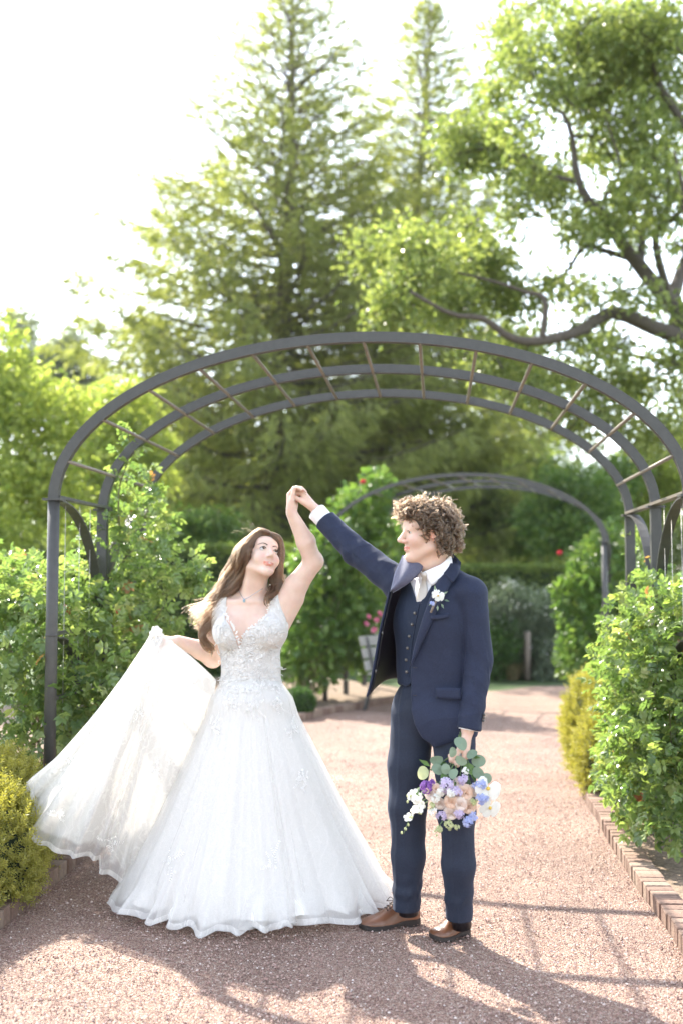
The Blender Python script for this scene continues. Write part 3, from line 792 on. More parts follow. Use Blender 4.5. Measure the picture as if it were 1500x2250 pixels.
# ---------------------------------------------------------------- roses
def compound_leaf(tint, size=1.0):
    """Five folded leaflets on a stalk, along +X, facing +Z. Returns V, F, tint."""
    pos = [(0.050, 0, 0, 0.048), (0.046, 1, 0.95, 0.040), (0.046, -1, 0.95, 0.040), (0.022, 1, 1.1, 0.032), (0.022, -1, 1.1, 0.032)]
    V = []; F = []; k = 0
    for x, s, a, l in pos:
        d = np.array([math.cos(a * abs(s)), s * math.sin(a * abs(s)), -0.12]); d /= np.linalg.norm(d); b = np.cross([0, 0, 1.0], d); b /= np.linalg.norm(b); nn = np.cross(d, b)
        p = np.array([x, 0, 0]); w = l * 0.34
        V += [p, p + d * l * 0.35 + b * w * 0.92 + nn * w * 0.3, p + d * l * 0.7 + b * w * 0.72 + nn * w * 0.25, p + d * l - nn * l * 0.12, p + d * l * 0.7 - b * w * 0.72 + nn * w * 0.25, p + d * l * 0.35 - b * w * 0.92 + nn * w * 0.3, p + d * l * 0.5]
        F += [[k, k + 1, k + 6], [k + 1, k + 2, k + 6], [k + 2, k + 3, k + 6], [k + 3, k + 4, k + 6], [k + 4, k + 5, k + 6], [k + 5, k, k + 6]]; k += 7
    V += [np.array([0, 0.0012, 0]), np.array([0.055, 0.0008, 0]), np.array([0.055, -0.0008, 0]), np.array([0, -0.0012, 0])]
    F += [[k, k + 1, k + 2], [k, k + 2, k + 3]]
    return np.array(V) * size, np.array(F), np.full(len(V), tint)
CL_V, CL_F, _ = compound_leaf(0.5)
ROSE_VARIANTS = []
for i, tv in enumerate([0.08, 0.25, 0.42, 0.58, 0.72, 0.84, 0.90, 0.96]):
    o = mesh_np('leaf', CL_V, CL_F, MATS['leaf_rose'], None, True, np.full(len(CL_V), tv)); ROSE_VARIANTS.append(o.data); bpy.data.objects.remove(o)
TV = np.array([0.08, 0.25, 0.42, 0.58, 0.72, 0.84, 0.90, 0.96])
def rose_bloom(c, d, r, mat, parent, name='bloom'):
    d = nrm(d); mb = MB(); a = np.cross(d, [0.3, 0.2, 1.0]); a = nrm(a); b = np.cross(d, a)
    V = []; F = []; T = []; k = 0
    for ring, (nr, op, ln) in enumerate([(5, 0.25, 0.7), (6, 0.6, 0.95), (7, 1.05, 1.1)]):
        for j in range(nr):
            th = 2 * PI * j / nr + ring * 0.5 + random.uniform(-0.1, 0.1)
            o = a * math.cos(th) + b * math.sin(th); s = -a * math.sin(th) + b * math.cos(th)
            dirv = d * math.cos(op) + o * math.sin(op); w = r * 0.55
            p0 = c + o * r * 0.08
            V += [p0 - s * w * 0.25, p0 + s * w * 0.25, p0 + dirv * r * ln * 0.6 + s * w, p0 + dirv * r * ln + s * w * 0.55 + o * r * 0.12, p0 + dirv * r * ln - s * w * 0.55 + o * r * 0.12, p0 + dirv * r * ln * 0.6 - s * w]
            F += [[k, k + 1, k + 2, k + 5], [k + 5, k + 2, k + 3, k + 4]]; T += [random.random()] * 6; k += 6
    return mesh_np(name, np.array(V), np.array(F), mat, parent, True, np.array(T))
def rose_bush(name, base, E, label, nleaf, nobj, mat='leaf_rose', canes=26, size=1.0, blooms=(), red=0.02, sunward=None, climb=()):
    base = np.asarray(base, float)
    root = empty(name, tuple(base)); tag(root, label, 'rose bush', 'climbing roses on the arbors')
    mb = MB()
    for i in range(canes):
        e = E[RNG.integers(len(E))]; tgt = np.array(e[0]) + unit(1)[0] * np.array(e[1]) * 0.72
        b0 = base + np.array([RNG.uniform(-0.15, 0.15), RNG.uniform(-0.4, 0.4), 0.0]); tgt[2] = max(tgt[2], 0.15)
        mid = (b0 + tgt) / 2 + np.array([RNG.normal(0, 0.06), RNG.normal(0, 0.06), 0.25 * max(0.0, tgt[2] - 0.4) * RNG.random()])
        mb.tube(spline([b0, mid, tgt], 10), np.linspace(0.008, 0.0025, 10), 5, cap=False)
    for pth in climb: mb.tube(spline(pth, 16), np.linspace(0.007, 0.002, 16), 5, cap=False)
    mb.build('canes', MATS['cane'], root)['kind'] = 'stuff'
    P, d = in_ellipsoids(E, nleaf, 0.55, 0.06)
    for pth in climb:
        q = spline(pth, 60); q = q + RNG.normal(0, 0.035, q.shape); P = np.vstack([P, q]); d = np.vstack([d, unit(len(q))])
    n = len(P)
    A = unit(n, -0.1) + d * 0.9; Nn = unit(n, 0.9) + np.array([-0.2, 0.35, 0.3])
    A, B, Nn = frames(A, Nn)
    tint = np.clip(RNG.beta(2.2, 2.0, n) * 0.86 + 0.10 * np.clip(d[:, 2], 0, 1), 0, 0.89)
    tips = RNG.random(n) < red * (0.35 + 1.1 * np.clip(d[:, 2], 0, 1)); tint[tips] = RNG.uniform(0.9, 1.0, tips.sum())
    sc = RNG.uniform(0.75, 1.25, n) * size
    # those that face the camera and are nearest become leaves of their own
    score = P[:, 1] + RNG.random(n) * 0.25; order = np.argsort(score); own = order[:nobj]; rest = order[nobj:]
    for i in own:
        v = int(np.argmin(np.abs(TV - tint[i])))
        o = bpy.data.objects.new('leaf', ROSE_VARIANTS[v])
        M = Matrix(((A[i, 0], B[i, 0], Nn[i, 0], 0), (A[i, 1], B[i, 1], Nn[i, 1], 0), (A[i, 2], B[i, 2], Nn[i, 2], 0), (0, 0, 0, 1)))
        o.parent = root
        o.matrix_basis = Matrix.Translation(Vector(P[i] - base)) @ M @ Matrix.Scale(float(sc[i]), 4)
        COL.objects.link(o)
    if len(rest):
        W = CL_V[None] * sc[rest][:, None, None]
        V = P[rest][:, None] + W[..., :1] * A[rest][:, None] + W[..., 1:2] * B[rest][:, None] + W[..., 2:] * Nn[rest][:, None]
        k = len(CL_V); F = (CL_F[None] + (np.arange(len(rest)) * k)[:, None, None]).reshape(-1, 3)
        f = mesh_np('foliage', V.reshape(-1, 3), F, MATS[mat], root, False, np.repeat(tint[rest], k)); f['kind'] = 'stuff'
    for (px, py, Y, r, m) in blooms:
        rose_bloom(at(px, py, Y), (RNG.normal(0, .4), -0.8, 0.6), r, MATS[m], root)
    return root
def wc(px, py, Y, rx, ry, rz): return (at(px, py, Y), (rx, ry, rz))
rose_bush('rose_bush', (-1.75, 6.6, 0.05), [wc(60, 1420, 6.2, 0.42, 0.5, 0.5), wc(180, 1470, 6.3, 0.42, 0.45, 0.5), wc(40, 1560, 6.0, 0.4, 0.4, 0.3), wc(260, 1480, 6.6, 0.36, 0.5, 0.5), wc(250, 1280, 6.8, 0.33, 0.45, 0.45), wc(300, 1180, 6.9, 0.24, 0.35, 0.32), wc(360, 1290, 6.7, 0.26, 0.35, 0.28), wc(130, 1350, 6.4, 0.3, 0.4, 0.3), wc(-40, 1330, 6.5, 0.4, 0.5, 0.35), wc(240, 1560, 6.2, 0.35, 0.4, 0.3), wc(30, 1290, 6.4, 0.25, 0.35, 0.16)],
          'climbing rose with reddish shoots around the left posts of the near arbor', 3600, 290, canes=40, climb=[[at(265, 1200, 6.7), at(262, 1080, 6.65), at(285, 1000, 6.6), at(280, 935, 6.6)], [at(310, 1150, 6.9), at(340, 1080, 7), at(300, 1030, 6.9)], [at(390, 1280, 6.7), at(420, 1260, 6.6), at(445, 1275, 6.5)]],
          blooms=[(262, 1345, 6.2, 0.014, 'petal_red')])
rose_bush('rose_bush', (1.95, 6.7, 0.05), [wc(1440, 1480, 6.0, 0.33, 0.42, 0.5), wc(1405, 1580, 6.2, 0.22, 0.4, 0.42), wc(1480, 1620, 5.7, 0.3, 0.35, 0.4), wc(1392, 1680, 6.3, 0.2, 0.35, 0.26), wc(1430, 1700, 5.9, 0.28, 0.35, 0.3), wc(1400, 1500, 6.6, 0.2, 0.35, 0.35), wc(1480, 1390, 6.0, 0.28, 0.4, 0.3), wc(1385, 1440, 6.9, 0.16, 0.3, 0.3), wc(1520, 1500, 5.9, 0.3, 0.4, 0.5), wc(1450, 1780, 5.7, 0.2, 0.25, 0.16)],
          'sunlit climbing rose with orange shoots around the right posts of the near arbor', 3300, 290, canes=40, red=0.02,
          climb=[[at(1400, 1420, 7.2), at(1395, 1300, 7.25), at(1405, 1200, 7.25), at(1380, 1160, 7.2)], [at(1420, 1400, 7.0), at(1430, 1300, 7.0), at(1400, 1250, 7.1)], [at(1440, 1380, 6.5), at(1470, 1290, 6.5), at(1460, 1240, 6.5)]],
          blooms=())
rose_bush('rose_bush', (-0.45, 13.0, 0.05), [wc(690, 1420, 13.0, 0.42, 0.5, 0.5), wc(740, 1350, 13.2, 0.45, 0.5, 0.5), wc(710, 1250, 13.2, 0.4, 0.5, 0.5), wc(760, 1180, 13.3, 0.38, 0.45, 0.45), wc(800, 1110, 13.4, 0.3, 0.4, 0.32), wc(830, 1080, 13.4, 0.16, 0.25, 0.28), wc(790, 1280, 13.4, 0.4, 0.5, 0.5), wc(800, 1400, 13.6, 0.4, 0.5, 0.45), wc(650, 1340, 13.0, 0.22, 0.3, 0.3), wc(840, 1200, 13.6, 0.25, 0.4, 0.4), wc(640, 1460, 12.9, 0.2, 0.3, 0.25)],
          'tall climbing rose with pink blooms over the far arbor, between bride and groom', 5200, 0, 'leaf_rose_far', 24, 1.25, red=0.0,
          blooms=[(797, 1060, 13.0, 0.032, 'petal_red'), (808, 1356, 12.7, 0.028, 'petal_pink'), (826, 1364, 12.7, 0.03, 'petal_pink'), (832, 1350, 12.7, 0.035, 'petal_pink'), (803, 1372, 12.7, 0.03, 'petal_pink'), (822, 1386, 12.7, 0.035, 'petal_pink')])
rose_bush('rose_bush', (3.05, 13.0, 0.05), [wc(1280, 1330, 13.0, 0.3, 0.4, 0.45), wc(1290, 1420, 12.8, 0.3, 0.4, 0.4), wc(1260, 1450, 12.6, 0.2, 0.3, 0.25), wc(1300, 1250, 13.2, 0.25, 0.4, 0.4), wc(1245, 1300, 13.0, 0.14, 0.3, 0.18), wc(1340, 1300, 13.4, 0.3, 0.4, 0.5), wc(1350, 1400, 13.2, 0.35, 0.5, 0.5), wc(1340, 1200, 13.5, 0.22, 0.3, 0.3)],
          'climbing rose on the right-hand foot of the far arbor', 3200, 0, 'leaf_rose_far', 18, 1.25, red=0.0, blooms=[(1229, 1216, 13.0, 0.03, 'petal_red')])

# ---------------------------------------------------------------- bench
def bench():
    o0 = gnd(800, 1566); Yb = o0[1]
    root = empty('park_bench', tuple(o0)); tag(root, 'weathered grey slatted bench under the far climbing rose, left of the groom', 'bench')
    fw = nrm(np.array([0.80, -0.60, 0])); rt = nrm(np.array([0.60, 0.80, 0])); up = np.array([0, 0, 1.0])   # faces right, towards the path
    c = o0 + rt * 0.55 + np.array([0.26, 0, 0])
    R = np.stack([rt, fw, up], 1)
    back = nrm(up * 0.97 - fw * 0.24)
    Rb = np.stack([rt, nrm(np.cross(back, rt)), back], 1)
    for i, h in enumerate((0.50, 0.64, 0.78)):
        mb = MB(); mb.box(c + up * 0.42 - fw * 0.22 + back * (h - 0.40), (1.3, 0.022, 0.115), R=Rb, bevel=0.004); mb.build('back_slat', MATS['old_wood'], root, False)
    for i in range(4):
        mb = MB(); mb.box(c + up * 0.43 + fw * (-0.16 + 0.115 * i), (1.3, 0.10, 0.024), R=R, bevel=0.004); mb.build('seat_slat', MATS['old_wood'], root, False)
    for s in (-1, 1):
        b = c + rt * s * 0.52
        mb = MB(); mb.bar([b - fw * 0.34, b + up * 0.42 - fw * 0.20, b + up * 0.42 - fw * 0.22 + back * 0.42], 0.05, 0.03, rt); mb.build('rear_leg', MATS['iron'], root, False)
        mb = MB(); mb.bar([b + fw * 0.26, b + up * 0.41 + fw * 0.22], 0.05, 0.03, rt); mb.build('front_leg', MATS['iron'], root, False)
        mb = MB(); mb.bar([b + up * 0.40 - fw * 0.22, b + up * 0.40 + fw * 0.24], 0.045, 0.03, rt); mb.build('seat_bearer', MATS['iron'], root, False)
bench()
def stones():
    for (px, py, sx, sy, lab) in [(1318, 1702, 0.16, 0.22, 'flat grey stepping stone under the right-hand rose beside the kerb')]:
        c = gnd(px, py, 0.10); mb = MB()
        th = np.linspace(0, 2 * PI, 20, endpoint=False); rr = 1 + 0.12 * np.sin(th * 3 + 1) + 0.08 * np.sin(th * 5)
        ring = lambda k, z: np.column_stack([c[0] + sx * k * rr * np.cos(th), c[1] + sy * k * rr * np.sin(th), np.full(20, z)])
        mb.rings(np.stack([ring(1, 0.05), ring(1, 0.125), ring(0.94, 0.14)]), True, False, True)
        tag(mb.build('stepping_stone', MATS['stepping_stone'], None, False), lab, 'stone')
    a = gnd(1425, 1790, 0.1); 
stones()

# fallen leaves and rose petals on the gravel, mostly along the kerbs
def litter(n=260):
    P = []
    for i in range(n):
        k = RNG.integers(170, 330); t = RNG.beta(0.35, 0.35); t = 0.03 + 0.94 * t
        q = LEFT_EDGE[k] * (1 - t) + RIGHT_EDGE[k] * t + RNG.normal(0, 0.02, 2); P.append([q[0], q[1], 0.009])
    P = np.array(P); A = unit(n); A[:, 2] *= 0.15; Nn = unit(n, 3.0)
    V, F, tn = leaf_mesh(P, A, Nn, RNG.uniform(0.012, 0.035, n), 0.5)
    tag(mesh_np('fallen_leaves', V, F, MATS['straw'], None, False, tn), 'small dry leaves scattered over the gravel path', 'leaves', kind='stuff')
litter()
# ================================================================== figures: distance fields turned into one continuous skin
def d_cone(P, a, b, ra, rb):
    """Round cone from a (radius ra) to b (radius rb)."""
    a = np.asarray(a, float); b = np.asarray(b, float)
    ba = b - a; l2 = ba @ ba
    t = np.clip(((P - a) @ ba) / (l2 + 1e-12), 0, 1)
    q = P - a - t[:, None] * ba
    return np.sqrt(np.einsum('ij,ij->i', q, q)) - (ra + (rb - ra) * t)
def d_ell(P, c, r, R=None):
    q = P - np.asarray(c, float)
    if R is not None: q = q @ np.asarray(R)
    r = np.asarray(r, float)
    k0 = np.linalg.norm(q / r, axis=1); k1 = np.linalg.norm(q / (r * r), axis=1) + 1e-9
    return k0 * (k0 - 1.0) / k1
def smin(a, b, k):
    h = np.clip(0.5 + 0.5 * (b - a) / k, 0, 1)
    return b + (a - b) * h - k * h * (1 - h)
def smax(a, b, k): return -smin(-a, -b, k)
class Field:
    def __init__(s): s.ops = []
    def cone(s, a, b, ra, rb, k=0.02, sub=False):
        a = np.asarray(a, float); b = np.asarray(b, float)
        s.ops.append((lambda P: d_cone(P, a, b, ra, rb), (a + b) / 2, np.linalg.norm(b - a) / 2 + max(ra, rb), k, sub)); return s
    def chain(s, pts, rs, k=0.02, kin=None):
        for i in range(len(pts) - 1): s.cone(pts[i], pts[i + 1], rs[i], rs[i + 1], k if i == 0 or kin is None else kin)
        return s
    def ell(s, c, r, R=None, k=0.02, sub=False):
        c = np.asarray(c, float)
        s.ops.append((lambda P: d_ell(P, c, r, R), c, max(r), k, sub)); return s
    def fn(s, f, c, rad, k=0.02, sub=False):
        s.ops.append((f, np.asarray(c, float), rad, k, sub)); return s
    def bounds(s):
        lo = np.min([o[1] - o[2] for o in s.ops if not o[4]], 0); hi = np.max([o[1] + o[2] for o in s.ops if not o[4]], 0)
        return lo, hi
    def eval(s, P, margin=0.05):
        d = np.full(len(P), 1.0)
        for f, c, rad, k, sub in s.ops:
            q = P - c; m = np.einsum('ij,ij->i', q, q) < (rad + margin + k) ** 2
            if not m.any(): continue
            v = f(P[m])
            if sub: d[m] = smax(d[m], -v, k)
            else: d[m] = smin(d[m], v, k)
        return d
def surface(fun, lo, hi, h, coarse=4, smooth_it=1):
    """Surface nets of fun on a sparse grid. Returns V, quads."""
    lo = np.asarray(lo) - 3 * h; hi = np.asarray(hi) + 3 * h
    nc = np.ceil((hi - lo) / (h * coarse)).astype(int) + 1
    hc = h * coarse
    ax = [lo[i] + (np.arange(nc[i]) + 0.5) * hc - 0.5 * h for i in range(3)]
    Pc = np.stack(np.meshgrid(*ax, indexing='ij'), -1).reshape(-1, 3)
    dc = np.concatenate([fun(Pc[i:i + 400000]) for i in range(0, len(Pc), 400000)])
    near = np.abs(dc) < hc * 1.75
    D = np.repeat(np.repeat(np.repeat(np.sign(dc).reshape(nc).astype(np.float32), coarse, 0), coarse, 1), coarse, 2)
    idx = np.argwhere(near.reshape(nc))
    off = np.stack(np.meshgrid(*[np.arange(coarse)] * 3, indexing='ij'), -1).reshape(-1, 3)
    for i in range(0, len(idx), 6000):
        fi = (idx[i:i + 6000, None] * coarse + off[None]).reshape(-1, 3)
        v = fun(lo + fi * h)
        D[fi[:, 0], fi[:, 1], fi[:, 2]] = v
    D[D == 0] = 1e-6
    S = D < 0
    c = [S[a:S.shape[0] - 1 + a, b:S.shape[1] - 1 + b, e:S.shape[2] - 1 + e] for a in (0, 1) for b in (0, 1) for e in (0, 1)]
    allin = c[0].copy(); anyin = c[0].copy()
    for x in c[1:]: allin &= x; anyin |= x
    act = anyin & ~allin
    cells = np.argwhere(act)
    vid = np.full(act.shape, -1, np.int32); vid[tuple(cells.T)] = np.arange(len(cells))
    corner = np.array([[a, b, e] for a in (0, 1) for b in (0, 1) for e in (0, 1)])
    cv = np.stack([D[cells[:, 0] + o[0], cells[:, 1] + o[1], cells[:, 2] + o[2]] for o in corner], 1)
    acc = np.zeros((len(cells), 3)); cnt = np.zeros(len(cells))
    for i in range(8):
        for j in range(i + 1, 8):
            if np.abs(corner[i] - corner[j]).sum() != 1: continue
            m = (cv[:, i] < 0) != (cv[:, j] < 0)
            t = cv[m, i] / (cv[m, i] - cv[m, j])
            acc[m] += corner[i] + t[:, None] * (corner[j] - corner[i]); cnt[m] += 1
    V = lo + (cells + acc / cnt[:, None]) * h
    Q = []
    for axis in range(3):
        sl0 = [slice(None)] * 3; sl1 = [slice(None)] * 3; sl0[axis] = slice(0, -1); sl1[axis] = slice(1, None)
        A = S[tuple(sl0)]; B = S[tuple(sl1)]
        e = np.argwhere(A != B); o1, o2 = [x for x in range(3) if x != axis]
        ok = (e[:, o1] > 0) & (e[:, o2] > 0) & (e[:, o1] < act.shape[o1]) & (e[:, o2] < act.shape[o2]); e = e[ok]
        inside = A[tuple(e.T)]
        def g(d1, d2):
            q = e.copy(); q[:, o1] -= d1; q[:, o2] -= d2; return vid[tuple(q.T)]
        q = np.stack([g(1, 1), g(0, 1), g(0, 0), g(1, 0)], 1)
        flip = inside if axis != 1 else ~inside
        q[~flip] = q[~flip][:, ::-1]
        Q.append(q)
    Q = np.concatenate(Q); Q = Q[(Q >= 0).all(1)]
    for _ in range(smooth_it):
        acc = np.zeros_like(V); cnt = np.zeros(len(V))
        for k in range(4):
            np.add.at(acc, Q[:, k], V[Q[:, (k + 1) % 4]] + V[Q[:, (k - 1) % 4]]); np.add.at(cnt, Q[:, k], 2)
        V = V * 0.45 + 0.55 * acc / np.maximum(cnt, 1)[:, None]
    return V, Q
def skin_of(F, h, extra=None, **kw):
    lo, hi = F.bounds()
    fun = F.eval if extra is None else (lambda P: extra(P, F.eval(P)))
    return surface(fun, lo, hi, h, **kw)

def frame_from(f, u):
    """Local axes x = the person's left, y = forward, z = up, as columns."""
    f = nrm(f); u = np.asarray(u, float); u = nrm(u - f * (u @ f)); l = np.cross(u, f) * -1
    l = np.cross(f, u)          # right-handed x = y cross z
    return np.stack([l, f, u], 1)

def hand(F, wrist, d, palm, thumb, size=1.0, curls=((0.3, 0.4, 0.3),) * 4, spread=0.06, tcurl=(0.3, 0.3), tout=0.7, k=0.006, rw=0.026, fr=1.0):
    """Five-fingered hand. d: wrist to knuckles, palm: out of the palm, thumb: towards the thumb side.
    Returns finger joint positions."""
    d = nrm(d); palm = nrm(palm - d * (palm @ d)); thumb = np.asarray(thumb, float); side = np.cross(d, palm)
    if side @ thumb < 0: side = -side
    s = size
    W = np.asarray(wrist, float)
    kn = []; joints = []
    lens = [(0.042, 0.026, 0.021), (0.046, 0.030, 0.022), (0.043, 0.028, 0.022), (0.034, 0.021, 0.019)]
    klen = [0.083, 0.086, 0.081, 0.074]; koff = [0.027, 0.009, -0.0095, -0.027]
    for i in range(4):
        kp = W + d * klen[i] * s + side * koff[i] * s - palm * 0.004 * s * (1 if i in (1, 2) else 0)
        kn.append(kp)
        F.cone(W + side * koff[i] * 0.55 * s + d * 0.008 * s, kp, 0.0145 * s, 0.0105 * s, 0.012 if i else max(k, 0.02))
        F.cone(W + side * koff[i] * 0.6 * s + d * 0.03 * s + palm * 0.006 * s, kp - d * 0.012 * s + palm * 0.006 * s, 0.0125 * s, 0.0095 * s, 0.012)
    for i in range(4):
        p = kn[i]; a = 0.0; js = [p]; base = nrm(d + side * (1.5 - i) * spread)
        for j in range(3):
            a += curls[i][j]
            dirv = base * math.cos(a) + palm * math.sin(a)
            q = p + dirv * lens[i][j] * s
            r0 = (0.0092, 0.0084, 0.0075)[j] * s * fr * (0.9 if i == 3 else 1); r1 = (0.0084, 0.0075, 0.0062)[j] * s * fr * (0.9 if i == 3 else 1)
            F.cone(p, q, r0, r1, 0.004)
            p = q; js.append(q)
        joints.append(js)
    # thumb leaves the side of the palm near its base
    t0 = W + d * 0.018 * s + side * 0.020 * s + palm * 0.006 * s
    td = nrm(d * math.cos(tout) + side * math.sin(tout) + palm * 0.35)
    t1 = t0 + td * 0.042 * s
    td2 = nrm(td * math.cos(tcurl[0]) + nrm(d * 0.6 + palm * 0.5 - side * 0.5) * math.sin(tcurl[0])); t2 = t1 + td2 * 0.034 * s
    td3 = nrm(td2 * math.cos(tcurl[1]) + nrm(d * 0.3 + palm * 0.6 - side * 0.6) * math.sin(tcurl[1])); t3 = t2 + td3 * 0.026 * s
    F.cone(t0, t1, 0.0165 * s, 0.0125 * s, 0.012); F.cone(t1, t2, 0.0115 * s, 0.010 * s, 0.006); F.cone(t2, t3, 0.010 * s, 0.0078 * s, 0.004)
    return joints, [t0, t1, t2, t3]

def head(F, O, B, female=True, k=0.012):
    """Adds a head to the field. O head centre, B axes (x left, y forward, z up)."""
    L = lambda x, y, z: O + B @ np.array([x, y, z])
    if female:
        F.ell(L(0, -0.016, 0.032), (0.072, 0.090, 0.084), B, 0.02)
        F.ell(L(0, 0.022, -0.022), (0.061, 0.066, 0.078), B, 0.02)
        for s in (-1, 1):
            F.cone(L(0.050 * s, 0.004, -0.058), L(0.012 * s, 0.062, -0.098), 0.018, 0.014, 0.022)
            F.ell(L(0.036 * s, 0.058, -0.034), (0.027, 0.026, 0.030), B, 0.02)
        F.ell(L(0, 0.068, -0.098), (0.020, 0.018, 0.016), B, 0.016)
        F.ell(L(0, 0.062, 0.040), (0.055, 0.022, 0.035), B, 0.02)
        for s in (-1, 1): F.ell(L(0.032 * s, 0.104, 0.002), (0.020, 0.020, 0.013), B, 0.012, True)
        F.cone(L(0, 0.080, 0.012), L(0, 0.101, -0.028), 0.0075, 0.0100, 0.010)
        for s in (-1, 1): F.ell(L(0.0115 * s, 0.090, -0.033), (0.0085, 0.010, 0.0075), B, 0.006)
        # lips
        F.ell(L(0, 0.0835, -0.0610), (0.0255, 0.009, 0.0038), B, 0.004)
        F.ell(L(0, 0.0825, -0.0695), (0.0225, 0.0095, 0.0045), B, 0.004)
        F.cone(L(-0.022, 0.080, -0.0625), L(0.022, 0.080, -0.0625), 0.0016, 0.0016, 0.002, True)
        F.ell(L(0, 0.092, -0.0648), (0.020, 0.006, 0.0016), B, 0.002, True)
        # lids
        for s in (-1, 1):
            F.chain([L(0.018 * s, 0.0815, 0.002), L(0.026 * s, 0.0870, 0.0095), L(0.036 * s, 0.0845, 0.0105), L(0.046 * s, 0.0725, 0.0045)], [0.0022, 0.003, 0.003, 0.002], 0.004)
            F.chain([L(0.018 * s, 0.0815, 0.001), L(0.030 * s, 0.0850, -0.0040), L(0.046 * s, 0.0725, 0.003)], [0.002, 0.0026, 0.002], 0.004)
        for s in (-1, 1): F.ell(L(0.071 * s, -0.006, -0.010), (0.010, 0.018, 0.030), B, 0.006)
    else:
        F.ell(L(0, -0.020, 0.034), (0.076, 0.098, 0.088), B, 0.02)
        F.ell(L(0, 0.024, -0.025), (0.062, 0.068, 0.084), B, 0.02)
        for s in (-1, 1):
            F.cone(L(0.056 * s, 0.000, -0.066), L(0.016 * s, 0.064, -0.106), 0.018, 0.017, 0.02)
            F.ell(L(0.038 * s, 0.058, -0.028), (0.026, 0.026, 0.028), B, 0.02)
        F.ell(L(0, 0.072, -0.106), (0.022, 0.019, 0.018), B, 0.016)
        F.ell(L(0, 0.070, 0.030), (0.056, 0.020, 0.030), B, 0.02)
        F.cone(L(-0.04, 0.076, 0.016), L(0.04, 0.076, 0.016), 0.010, 0.010, 0.012)
        for s in (-1, 1): F.ell(L(0.034 * s, 0.104, 0.000), (0.020, 0.021, 0.013), B, 0.010, True)
        F.cone(L(0, 0.084, 0.012), L(0, 0.113, -0.030), 0.0085, 0.0112, 0.009)
        F.ell(L(0, 0.1145, -0.0325), (0.0115, 0.011, 0.0095), B, 0.006)
        for s in (-1, 1): F.ell(L(0.0135 * s, 0.098, -0.037), (0.0090, 0.012, 0.0085), B, 0.006)
        F.ell(L(0, 0.0855, -0.0620), (0.0220, 0.010, 0.0045), B, 0.004)
        F.ell(L(0, 0.0845, -0.0720), (0.0200, 0.011, 0.0060), B, 0.004)
        F.ell(L(0, 0.096, -0.0668), (0.021, 0.007, 0.0014), B, 0.002, True)
        for s in (-1, 1):
            F.chain([L(0.018 * s, 0.0815, 0.001), L(0.027 * s, 0.0875, 0.0075), L(0.037 * s, 0.0850, 0.0080), L(0.048 * s, 0.0725, 0.0025)], [0.0022, 0.0035, 0.0035, 0.002], 0.004)
            F.chain([L(0.018 * s, 0.0815, 0.000), L(0.031 * s, 0.0855, -0.0050), L(0.048 * s, 0.0725, 0.001)], [0.002, 0.0028, 0.002], 0.004)
        for s in (-1, 1):
            F.ell(L(0.076 * s, -0.008, -0.010), (0.011, 0.019, 0.033), B, 0.006)
            F.ell(L(0.088 * s, -0.004, -0.006), (0.007, 0.010, 0.018), B, 0.005, True)
    return L

def mat_skin(name, col, lip=(0.55, 0.19, 0.17)):
    m, nt, N, L = new_mat(name); b = N['Principled BSDF']
    a = N.new('ShaderNodeAttribute'); a.attribute_name = 'tint'
    nz = N.new('ShaderNodeTexNoise'); nz.inputs['Scale'].default_value = 25; nz.inputs['Detail'].default_value = 4
    tc = N.new('ShaderNodeTexCoord'); L.new(tc.outputs['Object'], nz.inputs['Vector'])
    c = np.array(col); r = ramp(N, [(0.3, tuple(c * np.array([0.95, 0.91, 0.90]))), (0.7, tuple(np.clip(c * 1.04, 0, 1)))])
    L.new(nz.outputs['Fac'], r.inputs[0])
    mx = N.new('ShaderNodeMix'); mx.data_type = 'RGBA'; mx.blend_type = 'MULTIPLY'; mx.inputs[0].default_value = 1
    L.new(r.outputs[0], mx.inputs[6]); L.new(a.outputs['Color'], mx.inputs[7]); L.new(mx.outputs[2], b.inputs['Base Color'])
    b.inputs['Roughness'].default_value = 0.48; b.inputs['Specular IOR Level'].default_value = 0.4
    b.inputs['Subsurface Weight'].default_value = 0.35; b.inputs['Subsurface Radius'].default_value = (1.0, 0.32, 0.18); b.inputs['Subsurface Scale'].default_value = 0.012
    MATS[name] = m
mat_skin('skin_bride', (0.70, 0.52, 0.43))
mat_skin('skin_groom', (0.66, 0.465, 0.375))
mat_basic('eye_white', (0.46, 0.43, 0.41), 0.2, var=0.03)
mat_basic('iris', (0.035, 0.02, 0.012), 0.12, var=0.2)
mat_basic('lash', (0.02, 0.013, 0.01), 0.6, var=0.1)
mat_basic('teeth', (0.72, 0.69, 0.63), 0.25, var=0.03)

